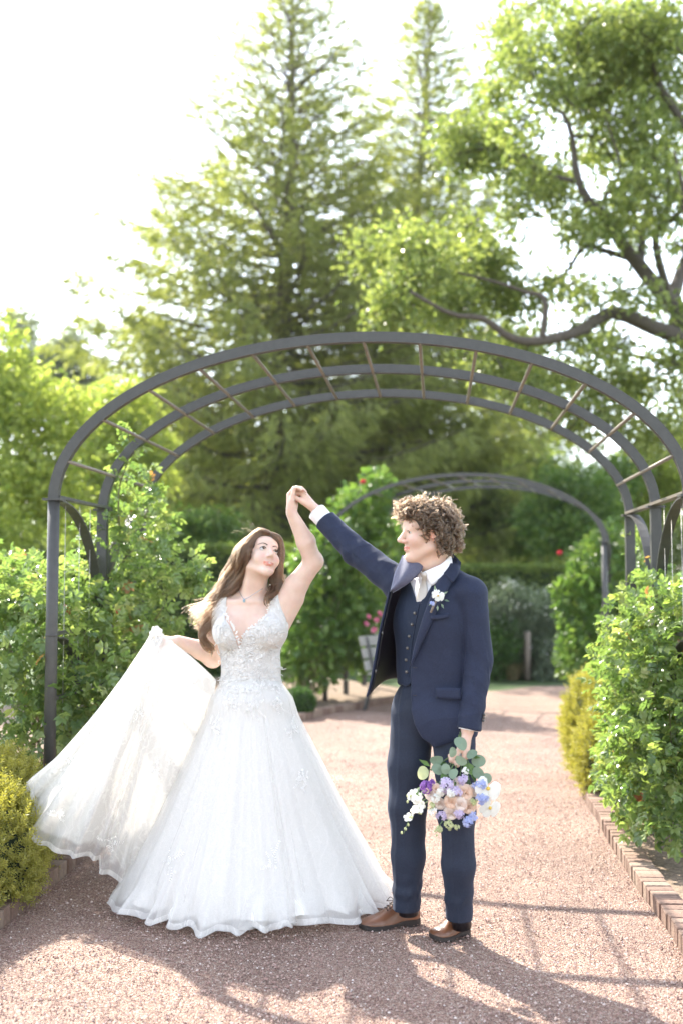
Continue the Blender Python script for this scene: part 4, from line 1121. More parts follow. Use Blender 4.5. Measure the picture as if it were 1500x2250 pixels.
def face_bits(root, L, B, female, gaze, mat_lash):
    """Eyes with iris, lashes, brows; children of the person."""
    for s in (-1, 1):
        c = L(0.0325 * s, 0.0735 if female else 0.0740, 0.0025 if female else 0.001)
        mb = MB(); mb.ell(c, (0.0128, 0.0128, 0.0128), B, 18, 12); e = mb.build('eye', MATS['eye_white'], root)
        g = nrm(B @ np.array(gaze)); a = nrm(np.cross(g, B[:, 2])); b = np.cross(g, a)
        th = np.linspace(0, 2 * PI, 16, endpoint=False)
        R = []
        for rr, dd in ((0.0062, 0.0114), (0.0060, 0.0122), (0.003, 0.0134), (0.0002, 0.0136)):
            R.append(c + g * dd + rr * (np.cos(th)[:, None] * a + np.sin(th)[:, None] * b))
        mb = MB(); mb.rings(np.stack(R), True, False, True); mb.build('iris', MATS['iris'], e)
        zc = 0.0 if female else -0.002
        mb = MB(); mb.tube(spline([L(0.018 * s, 0.0845, 0.0035 + zc), L(0.026 * s, 0.0905, 0.0082 + zc), L(0.036 * s, 0.0880, 0.0088 + zc), L(0.0475 * s, 0.0745, 0.0030 + zc)], 12), np.array([.0005, .001, .0014, .0016, .0017, .0018, .0018, .0018, .0017, .0015, .0011, .0006]) * (1.0 if female else 0.7), 6); mb.build('eyelashes', mat_lash, root)
        zb = 0.0245 if female else 0.019
        mb = MB(); mb.tube(spline([L(0.014 * s, 0.0885, zb - 0.003), L(0.026 * s, 0.0885, zb + 0.002), L(0.038 * s, 0.0820, zb + 0.004), L(0.052 * s, 0.0660, zb - 0.001)], 12), np.linspace(0.0022, 0.0009, 12) * (1 if female else 1.5), 6, flat=0.45); mb.build('eyebrow', mat_lash, root)

def hair_curves(name, strands, radii, mat, parent):
    """Strands (list of (k,3) arrays, world) as render hair."""
    hc = bpy.data.hair_curves.new(name)
    hc.add_curves([len(s) for s in strands])
    off = np.array(parent.location) if parent is not None else 0
    P = (np.concatenate(strands) - off).astype(np.float32)
    hc.attributes['position'].data.foreach_set('vector', P.ravel())
    ra = hc.attributes.get('radius') or hc.attributes.new('radius', 'FLOAT', 'POINT')
    ra.data.foreach_set('value', np.concatenate(radii).astype(np.float32))
    hc.materials.append(mat)
    o = bpy.data.objects.new(name, hc)
    return link(o, parent)
def mat_hair(name, melanin, redness, rough=0.45, rnd=0.3):
    m, nt, N, L = new_mat(name); out = N['Material Output']
    h = N.new('ShaderNodeBsdfHairPrincipled'); h.parametrization = 'COLOR'
    h.inputs['Color'].default_value = (*melanin, 1)
    h.inputs['Roughness'].default_value = rough; h.inputs['Radial Roughness'].default_value = 0.6
    hi_ = N.new('ShaderNodeHairInfo'); c = np.array(melanin); r = ramp(N, [(0.0, tuple(c * 0.45)), (0.5, tuple(c)), (1.0, tuple(c * 1.8))]); L.new(hi_.outputs['Random'], r.inputs[0]); L.new(r.outputs[0], h.inputs['Color'])
    L.new(h.outputs[0], out.inputs[0]); MATS[name] = m
mat_hair('hair_brown', (0.075, 0.042, 0.023), 0)
mat_hair('hair_curly', (0.055, 0.034, 0.020), 0)
mat_basic('hair_under', (0.042, 0.028, 0.020), 0.55, var=0.3, scale=60)
# ================================================================== the bride
def proj(P):
    """Photograph pixel of world points (for laying the pattern pieces out)."""
    P = np.atleast_2d(np.asarray(P, float)); dz = P[:, 2] - CAMZ
    fw = P[:, 1] * _cp + dz * _sp; up = -P[:, 1] * _sp + dz * _cp
    return np.stack([750 + FPX * P[:, 0] / fw, 1125 - FPX * up / fw], 1)
def poly_sd(Q, poly):
    """Signed distance of 2-D points to a polygon, negative inside."""
    poly = np.asarray(poly, float); a = poly; b = np.roll(poly, -1, 0)
    d = np.full(len(Q), 1e9); ins = np.zeros(len(Q), bool)
    for p, q in zip(a, b):
        e = q - p; w = Q - p; t = np.clip((w @ e) / (e @ e + 1e-12), 0, 1)
        d = np.minimum(d, np.sum((w - t[:, None] * e) ** 2, 1))
        c = ((p[1] > Q[:, 1]) != (q[1] > Q[:, 1]))
        with np.errstate(divide='ignore', invalid='ignore'):
            xi = (q[0] - p[0]) * (Q[:, 1] - p[1]) / (q[1] - p[1]) + p[0]
        ins ^= c & (Q[:, 0] < xi)
    d = np.sqrt(d); return np.where(ins, -d, d)
def front_y(F, x, z, y0, y1, off=0.0, n=60):
    """First y from y0 towards y1 where the field turns solid, at each x, z."""
    x = np.asarray(x, float); z = np.asarray(z, float)
    ys = np.linspace(y0, y1, n); res = np.full(x.shape, np.nan)
    P = np.stack([np.repeat(x[:, None], n, 1), np.repeat(ys[None], len(x), 0), np.repeat(z[:, None], n, 1)], -1)
    D = F.eval(P.reshape(-1, 3)).reshape(len(x), n) - off
    hit = D < 0; any_ = hit.any(1); i = hit.argmax(1)
    i0 = np.maximum(i - 1, 0); r = np.arange(len(x))
    d0, d1 = D[r, i0], D[r, i]; t = np.where(i > 0, d0 / (d0 - d1 + 1e-9), 0)
    y = ys[i0] + t * (ys[i] - ys[i0])
    y = np.where(any_, y, np.nan)
    if np.isnan(y).any() and any_.any():
        good = ~np.isnan(y); y[~good] = np.interp(np.flatnonzero(~good), np.flatnonzero(good), y[good])
    return y
def front_pt(F, px, py, Ya, Yb, off=0.0, n=70):
    """Point where the camera ray of a pixel first meets the field between depths Ya and Yb."""
    px = np.asarray(px, float).ravel(); py = np.asarray(py, float).ravel()
    ys = np.linspace(Ya, Yb, n)
    P = np.stack([np.stack([at(a, b, y) for y in ys]) for a, b in zip(px, py)])
    D = F.eval(P.reshape(-1, 3)).reshape(len(px), n) - off
    hit = D < 0; any_ = hit.any(1); i = hit.argmax(1); i0 = np.maximum(i - 1, 0); r = np.arange(len(px))
    d0, d1 = D[r, i0], D[r, i]; t = np.where(i > 0, d0 / (d0 - d1 + 1e-9), 0)
    Y = ys[i0] + t * (ys[i] - ys[i0]); Y = np.where(any_, Y, np.nan)
    good = ~np.isnan(Y)
    if good.any(): Y[~good] = np.interp(np.flatnonzero(~good), np.flatnonzero(good), Y[good])
    else: Y[:] = (Ya + Yb) / 2
    return np.stack([at(a, b, y) for a, b, y in zip(px, py, Y)])

# ---- cloth materials
def mat_cloth_white(name, col=(0.80, 0.79, 0.785), trans=0.35, bump=0.0, pat=None):
    m, nt, N, L = new_mat(name); b = N['Principled BSDF']; out = N['Material Output']
    b.inputs['Base Color'].default_value = (*col, 1); b.inputs['Roughness'].default_value = 0.75; b.inputs['Specular IOR Level'].default_value = 0.25
    b.inputs['Sheen Weight'].default_value = 0.15
    tc = N.new('ShaderNodeTexCoord')
    if pat:
        v = N.new('ShaderNodeTexVoronoi'); v.feature = 'DISTANCE_TO_EDGE'; v.inputs['Scale'].default_value = pat; v.inputs['Randomness'].default_value = 1.0
        n2 = N.new('ShaderNodeTexNoise'); n2.inputs['Scale'].default_value = pat * 0.35; n2.inputs['Detail'].default_value = 3
        L.new(tc.outputs['Object'], n2.inputs['Vector'])
        mxv = N.new('ShaderNodeMix'); mxv.data_type = 'RGBA'; mxv.inputs[0].default_value = 0.12
        L.new(tc.outputs['Object'], mxv.inputs[6]); L.new(n2.outputs['Color'], mxv.inputs[7]); L.new(mxv.outputs[2], v.inputs['Vector'])
        r = ramp(N, [(0.05, (1, 1, 1)), (0.24, (0, 0, 0))]); L.new(v.outputs['Distance'], r.inputs[0])
        mx = N.new('ShaderNodeMix'); mx.data_type = 'RGBA'; L.new(r.outputs[0], mx.inputs[0])
        mx.inputs[6].default_value = (*(np.array(col) * np.array([0.97, 0.93, 0.895])), 1); mx.inputs[7].default_value = (*col, 1)
        L.new(mx.outputs[2], b.inputs['Base Color'])
        bp = N.new('ShaderNodeBump'); bp.inputs['Strength'].default_value = bump; bp.inputs['Distance'].default_value = 0.003
        L.new(r.outputs[0], bp.inputs['Height']); L.new(bp.outputs[0], b.inputs['Normal'])
    tr = N.new('ShaderNodeBsdfTranslucent'); tr.inputs[0].default_value = (0.86, 0.84, 0.80, 1)
    ms = N.new('ShaderNodeMixShader'); ms.inputs[0].default_value = trans
    L.new(b.outputs[0], ms.inputs[1]); L.new(tr.outputs[0], ms.inputs[2]); L.new(ms.outputs[0], out.inputs[0])
    MATS[name] = m
def mat_tulle(name, opac=0.5, lace=0.14, trans=0.5, scale=7.0):
    """Net: mostly see-through, with embroidered lines that are denser."""
    m, nt, N, L = new_mat(name); b = N['Principled BSDF']; out = N['Material Output']
    b.inputs['Base Color'].default_value = (0.92, 0.90, 0.87, 1); b.inputs['Roughness'].default_value = 0.7; b.inputs['Specular IOR Level'].default_value = 0.2
    tc = N.new('ShaderNodeTexCoord')
    v = N.new('ShaderNodeTexWave'); v.inputs['Scale'].default_value = scale; v.inputs['Distortion'].default_value = 14; v.inputs['Detail'].default_value = 3; v.inputs['Detail Scale'].default_value = 1.6; L.new(tc.outputs['Object'], v.inputs['Vector'])
    r = ramp(N, [(0.80, (0, 0, 0)), (0.97, (1, 1, 1))]); L.new(v.outputs['Fac'], r.inputs[0])
    dn = N.new('ShaderNodeTexNoise'); dn.inputs['Scale'].default_value = 220; dn.inputs['Detail'].default_value = 1; L.new(tc.outputs['Object'], dn.inputs['Vector'])
    ma = N.new('ShaderNodeMath'); ma.operation = 'MULTIPLY_ADD'; ma.inputs[1].default_value = lace; ma.inputs[2].default_value = opac; L.new(r.outputs[0], ma.inputs[0])
    mb_ = N.new('ShaderNodeMath'); mb_.operation = 'MULTIPLY_ADD'; mb_.inputs[1].default_value = 0.12; L.new(dn.outputs['Fac'], mb_.inputs[0]); L.new(ma.outputs[0], mb_.inputs[2])
    sb = N.new('ShaderNodeMath'); sb.operation = 'SUBTRACT'; sb.inputs[1].default_value = 0.06; sb.use_clamp = True; L.new(mb_.outputs[0], sb.inputs[0])
    tr = N.new('ShaderNodeBsdfTranslucent'); tr.inputs[0].default_value = (0.88, 0.865, 0.83, 1)
    ms = N.new('ShaderNodeMixShader'); ms.inputs[0].default_value = trans; L.new(b.outputs[0], ms.inputs[1]); L.new(tr.outputs[0], ms.inputs[2])
    tp = N.new('ShaderNodeBsdfTransparent')
    m2 = N.new('ShaderNodeMixShader'); L.new(sb.outputs[0], m2.inputs[0]); L.new(tp.outputs[0], m2.inputs[1]); L.new(ms.outputs[0], m2.inputs[2]); L.new(m2.outputs[0], out.inputs[0])
    MATS[name] = m
mat_cloth_white('satin', (0.92, 0.895, 0.855), trans=0.30)
mat_cloth_white('train_satin', (0.80, 0.77, 0.715), trans=0.22)
mat_cloth_white('lace', (0.95, 0.94, 0.92), 0.12, 1.0, 75)
mat_basic('shoe_satin', (0.50, 0.44, 0.38), 0.4, var=0.05)
mat_cloth_white('applique', (0.86, 0.85, 0.835), 0.3)
mat_tulle('tulle', 0.40, 0.06, 0.22)
mat_tulle('skirt_tulle', 0.46, 0.022, 0.3)
mat_tulle('tulle_thin', 0.36, 0.03, 0.35)
mat_tulle('hem_net', 0.62, 0.1, 0.4)
mat_basic('silver', (0.65, 0.68, 0.72), 0.15, 0.9, var=0.05)
mat_basic('gem', (0.30, 0.42, 0.48), 0.08, 0.2, var=0.1, spec=0.9)

BY = 5.05
bride = empty('person', (at(555, 1275, BY)[0], BY, 0.0))
tag(bride, 'long-haired bride in a white lace ball gown, one arm raised, lifting her train', 'person')

def bride_torso(F):
    p = lambda x, y, Y=BY: at(x, y, Y)
    F.ell(p(549, 1392, 5.06), (0.148, 0.098, 0.165), None, 0.03)
    F.ell(p(552, 1468, 5.07), (0.130, 0.094, 0.11), None, 0.05)
    F.ell(p(551, 1515, 5.075), (0.140, 0.102, 0.10), None, 0.04)
    F.ell(p(551, 1560, 5.08), (0.175, 0.125, 0.14), None, 0.05)
    F.cone(p(490, 1340, 5.07), p(606, 1338, 5.06), 0.050, 0.050, 0.04)
    F.ell(p(503, 1388, 4.985), (0.068, 0.058, 0.072), None, 0.03)
    F.ell(p(588, 1386, 4.985), (0.070, 0.058, 0.072), None, 0.03)
    F.cone(p(556, 1300, 5.085), p(482, 1332, 5.085), 0.036, 0.040, 0.03)
    F.cone(p(556, 1300, 5.085), p(610, 1322, 5.07), 0.036, 0.040, 0.03)
    return F
ya = math.radians(35); pa = math.radians(20); ro = math.radians(13.3)
bf = np.array([math.sin(ya) * math.cos(pa), -math.cos(ya) * math.cos(pa), math.sin(pa)])
bu = nrm(np.array([0, 0, 1]) - bf * bf[2]); br = np.cross(bf, bu)
bu2 = math.cos(ro) * bu - math.sin(ro) * br; br2 = np.cross(bf, bu2)
BB = np.stack([br2, bf, bu2], 1)
BO = at(573, 1224, 5.02)
def build_bride_body():
    F = bride_torso(Field()); p = lambda x, y, Y=BY: at(x, y, Y)
    L = head(F, BO, BB, True)
    F.cone(p(553, 1318, 5.07), L(0, -0.022, -0.05), 0.058, 0.054, 0.03)
    F.cone(p(540, 1312, 5.03), L(0.045, -0.01, -0.06), 0.012, 0.014, 0.03)      # neck cord
    for s in (-1, 1): F.cone(p(548 + 6 * s, 1322, 5.0), p(548 + 55 * s, 1322, 5.035), 0.010, 0.012, 0.02)
    # raised arm
    F.chain([p(612, 1346, 5.05), p(650, 1288, 5.02), p(688, 1236, 4.99)], [0.056, 0.051, 0.041], 0.03, 0.02)
    F.cone(p(607, 1392, 5.05), p(648, 1318, 5.02), 0.044, 0.040, 0.03)
    F.ell(p(697, 1230, 4.99), (0.026, 0.026, 0.028), None, 0.02)
    F.chain([p(688, 1236, 4.99), p(672, 1190, 4.96), p(642, 1130, 4.92)], [0.040, 0.042, 0.026], 0.02, 0.015)
    hand(F, p(641, 1126, 4.92), (0.03, 0.0, 1), np.array([0.85, -0.55, 0.1]), (-1, -0.6, 0), 0.95,
         ((0.75, 0.8, 0.5), (0.8, 0.85, 0.5), (0.8, 0.85, 0.5), (0.8, 0.8, 0.5)), 0.03, (0.0, 0.0), 0.22)
    # lowered arm
    F.chain([p(474, 1350, 5.08), p(468, 1400, 5.16), p(468, 1446, 5.22)], [0.056, 0.050, 0.044], 0.03, 0.02)
    F.chain([p(468, 1446, 5.22), p(442, 1428, 5.18), p(392, 1408, 5.13)], [0.043, 0.044, 0.026], 0.02, 0.015)
    hand(F, p(392, 1408, 5.13), (-1, -0.12, 0.16), np.array([-0.1, 0.0, -1.0]), (0, -1, 0), 0.92,
         ((0.5, 0.9, 0.6), (0.55, 0.95, 0.6), (0.6, 1.0, 0.6), (0.6, 1.0, 0.6)), 0.03, (0.5, 0.3), 0.5)
    # legs under the gown
    g1 = gnd(578, 2004); g2 = np.array([-0.42, 5.12, 0])
    F.chain([p(582, 1580, 5.08), np.array([g1[0], 5.0, 0.52]), np.array([g1[0], 4.95, 0.10])], [0.085, 0.055, 0.034], 0.03, 0.02)
    F.cone(np.array([g1[0], 4.95, 0.09]), np.array([g1[0], 4.83, 0.035]), 0.030, 0.022, 0.02)
    F.chain([p(522, 1580, 5.08), np.array([-0.42, 5.10, 0.52]), np.array([-0.42, 5.16, 0.10])], [0.085, 0.055, 0.034], 0.03, 0.02)
    F.cone(np.array([-0.42, 5.16, 0.09]), np.array([-0.42, 5.03, 0.035]), 0.030, 0.022, 0.02)
    V, Q = skin_of(F, 0.0036)
    # skin colouring: lips, cheeks, brighter finger tips
    q = (V - BO) @ BB; T = np.ones((len(V), 3)); fr = q[:, 1] > 0.06
    lz = -0.0660 + 7.0 * q[:, 0] ** 2
    lip = fr & (np.abs(q[:, 0]) < 0.0265) & (np.abs(q[:, 2] - lz) < 0.0088 * np.sqrt(np.clip(1 - (q[:, 0] / 0.0275) ** 2, 0, 1)))
    T[lip] = (0.94, 0.58, 0.55)
    ck = np.exp(-(((np.abs(q[:, 0]) - 0.038) / 0.018) ** 2 + ((q[:, 2] + 0.034) / 0.016) ** 2)) * fr
    T *= 1 - ck[:, None] * np.array([0.0, 0.14, 0.12])
    body = mesh_np('body', V, Q, MATS['skin_bride'], bride, True, T)
    face_bits(bride, L, BB, True, (-0.10, 0.98, 0.12), MATS['lash'])
    # teeth behind parted lips
    mb = MB(); t = np.linspace(-1, 1, 13)
    up = np.stack([L(0.0165 * a, 0.0905 - 0.010 * a * a, -0.0630 + 0.0025 * a * a) for a in t]); lo = np.stack([L(0.0150 * a, 0.0905 - 0.010 * a * a, -0.0672 + 0.0040 * a * a) for a in t])
    bk = np.array(BB[:, 1]) * -0.006
    mb.rings(np.stack([up + bk, up, lo, lo + bk]), False); mb.build('teeth', MATS['teeth'], bride)
    return F, L
BF, BL = build_bride_body()

def build_bodice():
    T = bride_torso(Field())
    poly = [(462, 1290), (500, 1290), (496, 1335), (497, 1358), (509, 1373), (519, 1396), (528, 1430), (535, 1404), (545, 1387), (563, 1373), (583, 1358), (593, 1338), (597, 1285), (624, 1285), (622, 1330), (630, 1366), (646, 1380), (650, 1530), (450, 1530), (450, 1386), (462, 1372), (466, 1345)]
    w = np.array([at(x, y, 5.0)[[0, 2]] for x, y in poly])
    zb = at(0, 1378, 5.1)[2]; ztop = at(0, 1508, 5.0)[2]
    sL = at(482, 1300, 5.05)[0]; sR = at(610, 1300, 5.05)[0]
    def ex(P, d):
        front = poly_sd(P[:, [0, 2]], w)
        strap = np.minimum(np.abs(P[:, 0] - sL), np.abs(P[:, 0] - sR)) - 0.026
        back = np.minimum(P[:, 2] - zb, strap)
        cut = np.where(P[:, 1] < 5.08, front, back)
        zt = ztop + 0.008 * np.abs(np.sin(P[:, 0] * 75)) - 0.030 * np.exp(-((P[:, 0] - at(552, 1500, 5.0)[0]) / 0.05) ** 2) * (P[:, 1] < 5.05)
        return smax(smax(d - 0.007, cut, 0.003), zt - P[:, 2], 0.003)
    lo, hi = T.bounds()
    V, Q = surface(lambda P: smax(ex(P, BF.eval(P)), T.eval(P) - 0.028, 0.004), lo, hi, 0.0036)
    bod = mesh_np('bodice', V, Q, MATS['lace'], bride)
    # scalloped lace edge along the neckline
    edge = np.array(poly[2:13], float); E = spline(edge, 90); E = E + RNG.normal(0, 0.8, E.shape)
    P = front_pt(BF, E[:, 0], E[:, 1], 4.8, 5.12, 0.009)
    Tn = np.gradient(P, axis=0); ctr = at(540, 1340, 4.9)
    inw = ctr - P; inw -= Tn * (np.sum(inw * Tn, 1) / np.sum(Tn * Tn, 1))[:, None]; inw /= np.linalg.norm(inw, axis=1)[:, None]
    n = len(P); A = inw * 0.9 + nrm(Tn[0]) * 0 + RNG.normal(0, 0.45, (n, 3)); A[:, 1] = -0.15
    V, F, tn = leaf_mesh(np.repeat(P, 2, 0), np.vstack([A, A])[np.argsort(np.tile(np.arange(n), 2), kind='stable')] + RNG.normal(0, 0.3, (2 * n, 3)) * [1, 0.2, 1], np.tile([0, -1.0, 0.1], (2 * n, 1)), RNG.uniform(0.008, 0.016, 2 * n), 0.6, 0.1)
    e = mesh_np('lace_edge', V, F, MATS['applique'], bod, False); e['kind'] = 'stuff'
    # raised corded embroidery on the bodice: curling sprigs
    mb = MB(); rng = np.random.default_rng(5)
    for i in range(240):
        x = rng.uniform(482, 616); y = rng.uniform(1372, 1498)
        if poly_sd(np.array([[x, y]]), np.array(poly))[0] > -5: continue
        a = rng.uniform(0, 2 * PI); l = rng.uniform(8, 18); c = rng.choice([-1, 1]) * rng.uniform(1.0, 2.6)
        t = np.linspace(0, 1, 7); ang = a + c * t
        px = x + np.cumsum(np.cos(ang)) * l / 7; py = y + np.cumsum(np.sin(ang)) * l / 7
        P = front_pt(T, px, py, 4.82, 5.1, 0.0085, 40)
        if np.abs(np.diff(P[:, 1])).max() > 0.03: continue
        mb.tube(P, np.linspace(0.0032, 0.0014, 7), 4)
    o = mb.build('corded_lace', MATS['applique'], bod); o['kind'] = 'stuff'
    return T
BT = build_bodice()

# ---- skirt
SK_Z = np.array([1.045, 1.015, 0.94, 0.86, 0.67, 0.396, 0.164, 0.03])
SK_R = np.array([0.115, 0.138, 0.192, 0.214, 0.305, 0.435, 0.56, 0.628])
def skirt_grid(scale, zhem, seed, nfold, amp, ruff, nu=420, nv=64, zoff=0.0):
    rng = np.random.default_rng(seed)
    th = np.linspace(0, 2 * PI, nu, endpoint=False)
    v = np.linspace(0, 1, nv) ** 0.9
    z = 1.045 + (zhem - 1.045) * v
    r = np.interp(z[::-1], SK_Z[::-1], SK_R[::-1])[::-1]
    c0 = at(552, 1475, 5.065)
    xc = lerp(c0[0], at(557, 1975, 5.07)[0], v); yc = lerp(5.065, 5.09, v)
    # pleats: irregular rounded folds that fade upwards
    warp = th + 0.10 * np.sin(3 * th + rng.random() * 6) + 0.05 * np.sin(7 * th + rng.random() * 6)
    f = np.abs(np.sin(warp * nfold / 2 + rng.random() * 6)) ** 0.8 - 0.55
    f = f + 0.9 * (np.abs(np.sin(warp * nfold * 0.19 + seed)) - 0.6) + 0.4 * np.sin(warp * nfold * 0.37 + 1.3) + 0.25 * np.sin(warp * nfold * 1.7)
    A = amp * np.clip((v - 0.03) / 0.97, 0, 1) ** 1.15
    hemw = smooth(0.86, 1.0, v)
    g = np.sin(warp * ruff + 1.7 * np.sin(4 * th)) + 0.5 * np.sin(warp * ruff * 1.73 + 2)
    R = r[:, None] * scale + A[:, None] * f[None] + 0.026 * hemw[:, None] * g[None]
    X = xc[:, None] + R * np.cos(th)[None]
    Y = yc[:, None] + R * np.sin(th)[None] * np.where(np.sin(th) < 0, 0.79, 0.9)[None]
    Z = z[:, None] + zoff + hemw[:, None] * (0.010 * np.sin(warp * 5 + 1) + 0.012 * np.cos(warp * ruff))[None]
    # a few broad undulations of the whole cloth
    Z = np.maximum(Z, 0.008)
    return np.stack([X, Y, Z], -1)
G_in = skirt_grid(0.93, 0.065, 2, 30, 0.016, 20)
sk_l = sheet('skirt_lining', G_in, MATS['satin'], bride, True)
G_mid = skirt_grid(0.965, 0.05, 3, 34, 0.020, 24)
sheet('skirt_underlayer', G_mid, MATS['tulle_thin'], bride, True)
G_out = skirt_grid(1.0, 0.042, 4, 34, 0.027, 26)
skirt = sheet('skirt', G_out, MATS['skirt_tulle'], bride, True)
def band(G, name, mat, parent, w=0.022, off=0.003, rows=2):
    """Horsehair hem: narrow denser ribbon at the edge of a sheet."""
    d = G[-1] - G[-2]; d /= np.linalg.norm(d, axis=-1)[..., None] + 1e-9
    c = G[-1].mean(0); o = G[-1] - c; o[:, 2] = 0; o /= np.linalg.norm(o, axis=1)[:, None] + 1e-9
    B = np.stack([G[-1] + o * off - d * w, G[-1] + o * off * 1.6 - d * w * 0.5, G[-1] + o * off, G[-1] + o * (off + 0.004) + d * 0.003])
    return B
sheet('hem_band', band(G_out, '', None, None), MATS['hem_net'], skirt, True)

# ---- lifted train: cloth gathered in her hand, hanging in a loop
def train_grid(hemY, top_px, hem_px, nu=150, nv=90, seed=1, amp=0.075, nf=4.6, back=False):
    rng = np.random.default_rng(seed)
    top = spline([at(*a) for a in top_px], nu); hem = spline([at(*a) for a in hem_px], nu)
    v = (np.linspace(0, 1, nv))[:, None, None]; u = np.linspace(0, 1, nu)
    P = top[None] * (1 - v) + hem[None] * v
    # belly of the cloth and radiating folds
    P[..., 1] += -0.10 * (np.sin(PI * v[..., 0] ** 0.8) * np.sin(PI * np.clip(u, 0, 1))[None]) * (1 if not back else -1)
    ph = u * 2 * PI * nf + 0.8 * np.sin(u * 9 + seed)
    fold = (np.abs(np.sin(ph / 2)) ** 0.7 - 0.6 + 0.35 * np.sin(ph * 0.43 + 1) + 0.18 * np.sin(ph * 2.3))
    env = np.clip(v[..., 0] * 1.2 + 0.12, 0, 1) ** 0.9
    P[..., 1] += amp * env * fold[None]
    P[..., 0] += 0.30 * amp * env * np.sin(ph * 0.5 + 0.6)[None]
    P[..., 0] += 0.034 * np.sin(PI * v[..., 0]) * ((1 - u) ** 2)[None]
    P[..., 0] += -0.020 * smooth(0.80, 0.97, v[..., 0]) * ((1 - u) ** 4)[None]
    hemw = smooth(0.88, 1.0, v[..., 0])
    P[..., 1] += 0.014 * hemw * np.sin(u * 70 + 3 * np.sin(u * 11))[None]
    P[..., 2] += 0.007 * hemw * np.sin(u * 52 + 2)[None]
    # sag between hand and hip
    P[..., 2] += -0.015 * np.sin(PI * u)[None] * np.sin(PI * v[..., 0])
    P[..., 2] = np.maximum(P[..., 2], 0.02)
    return P
TOP = [(333, 1388, 5.12), (338, 1380, 5.10), (348, 1384, 5.08), (358, 1394, 5.07), (372, 1404, 5.06), (400, 1424, 5.02), (436, 1456, 4.99), (474, 1494, 5.00)]
TG = train_grid(0, TOP, [(60, 1728, 5.16), (72, 1800, 5.10), (98, 1850, 5.02), (150, 1876, 4.96), (205, 1896, 4.95), (255, 1926, 4.98), (300, 1945, 5.06), (400, 1955, 5.14)])
train = sheet('train', TG, MATS['tulle'], bride)
TG1 = train_grid(0, [(a, b + 3, c + 0.03) for a, b, c in TOP], [(66, 1722, 5.22), (84, 1784, 5.18), (120, 1832, 5.10), (175, 1850, 5.04), (225, 1868, 5.03), (270, 1898, 5.06), (310, 1925, 5.12), (400, 1940, 5.18)], seed=4)
sheet('train_lining', TG1, MATS['train_satin'], bride)
TG2 = train_grid(0, [(a + 2, b + 2, c + 0.10) for a, b, c in TOP], [(60, 1730, 5.18), (58, 1760, 5.30), (80, 1800, 5.42), (140, 1830, 5.50), (220, 1850, 5.52), (300, 1870, 5.5), (380, 1890, 5.4), (440, 1900, 5.3)], seed=7, amp=0.04, nf=7.5, back=True)
sheet('train_back', TG2, MATS['tulle_thin'], bride)
def hem_strip(G, w=0.02):
    d = G[-1] - G[-3]; d /= np.linalg.norm(d, axis=-1)[..., None] + 1e-9
    o = np.array([0, -0.003, 0.0])
    return np.stack([G[-1] - d * w + o, G[-1] - d * w * 0.5 + o * 1.6, G[-1] + o, G[-1] + d * 0.003 + o * 2])
sheet('hem_band', hem_strip(TG), MATS['hem_net'], train)
sheet('hem_band', hem_strip(TG2), MATS['hem_net'], train)
def bunch():
    """Crumpled handful of net above the fist."""
    c = at(344, 1399, 5.085); nu, nv = 60, 22
    u = np.linspace(0, 2 * PI, nu, endpoint=False); v = np.linspace(0.05, PI - 0.05, nv)
    r = 1 + 0.16 * np.sin(u * 7 + 2 * np.cos(v)[:, None] * 2) + 0.10 * np.sin(u * 13 + v[:, None] * 4) + 0.08 * np.sin(v[:, None] * 9 + u * 3)
    P = np.stack([np.sin(v)[:, None] * np.cos(u) * 0.028 * r, np.sin(v)[:, None] * np.sin(u) * 0.036 * r, np.cos(v)[:, None] * 0.040 * r], -1)
    mb = MB(); mb.rings(P[::-1] + c, True, True, True); mb.build('gathered_cloth', MATS['satin'], bride)
bunch()

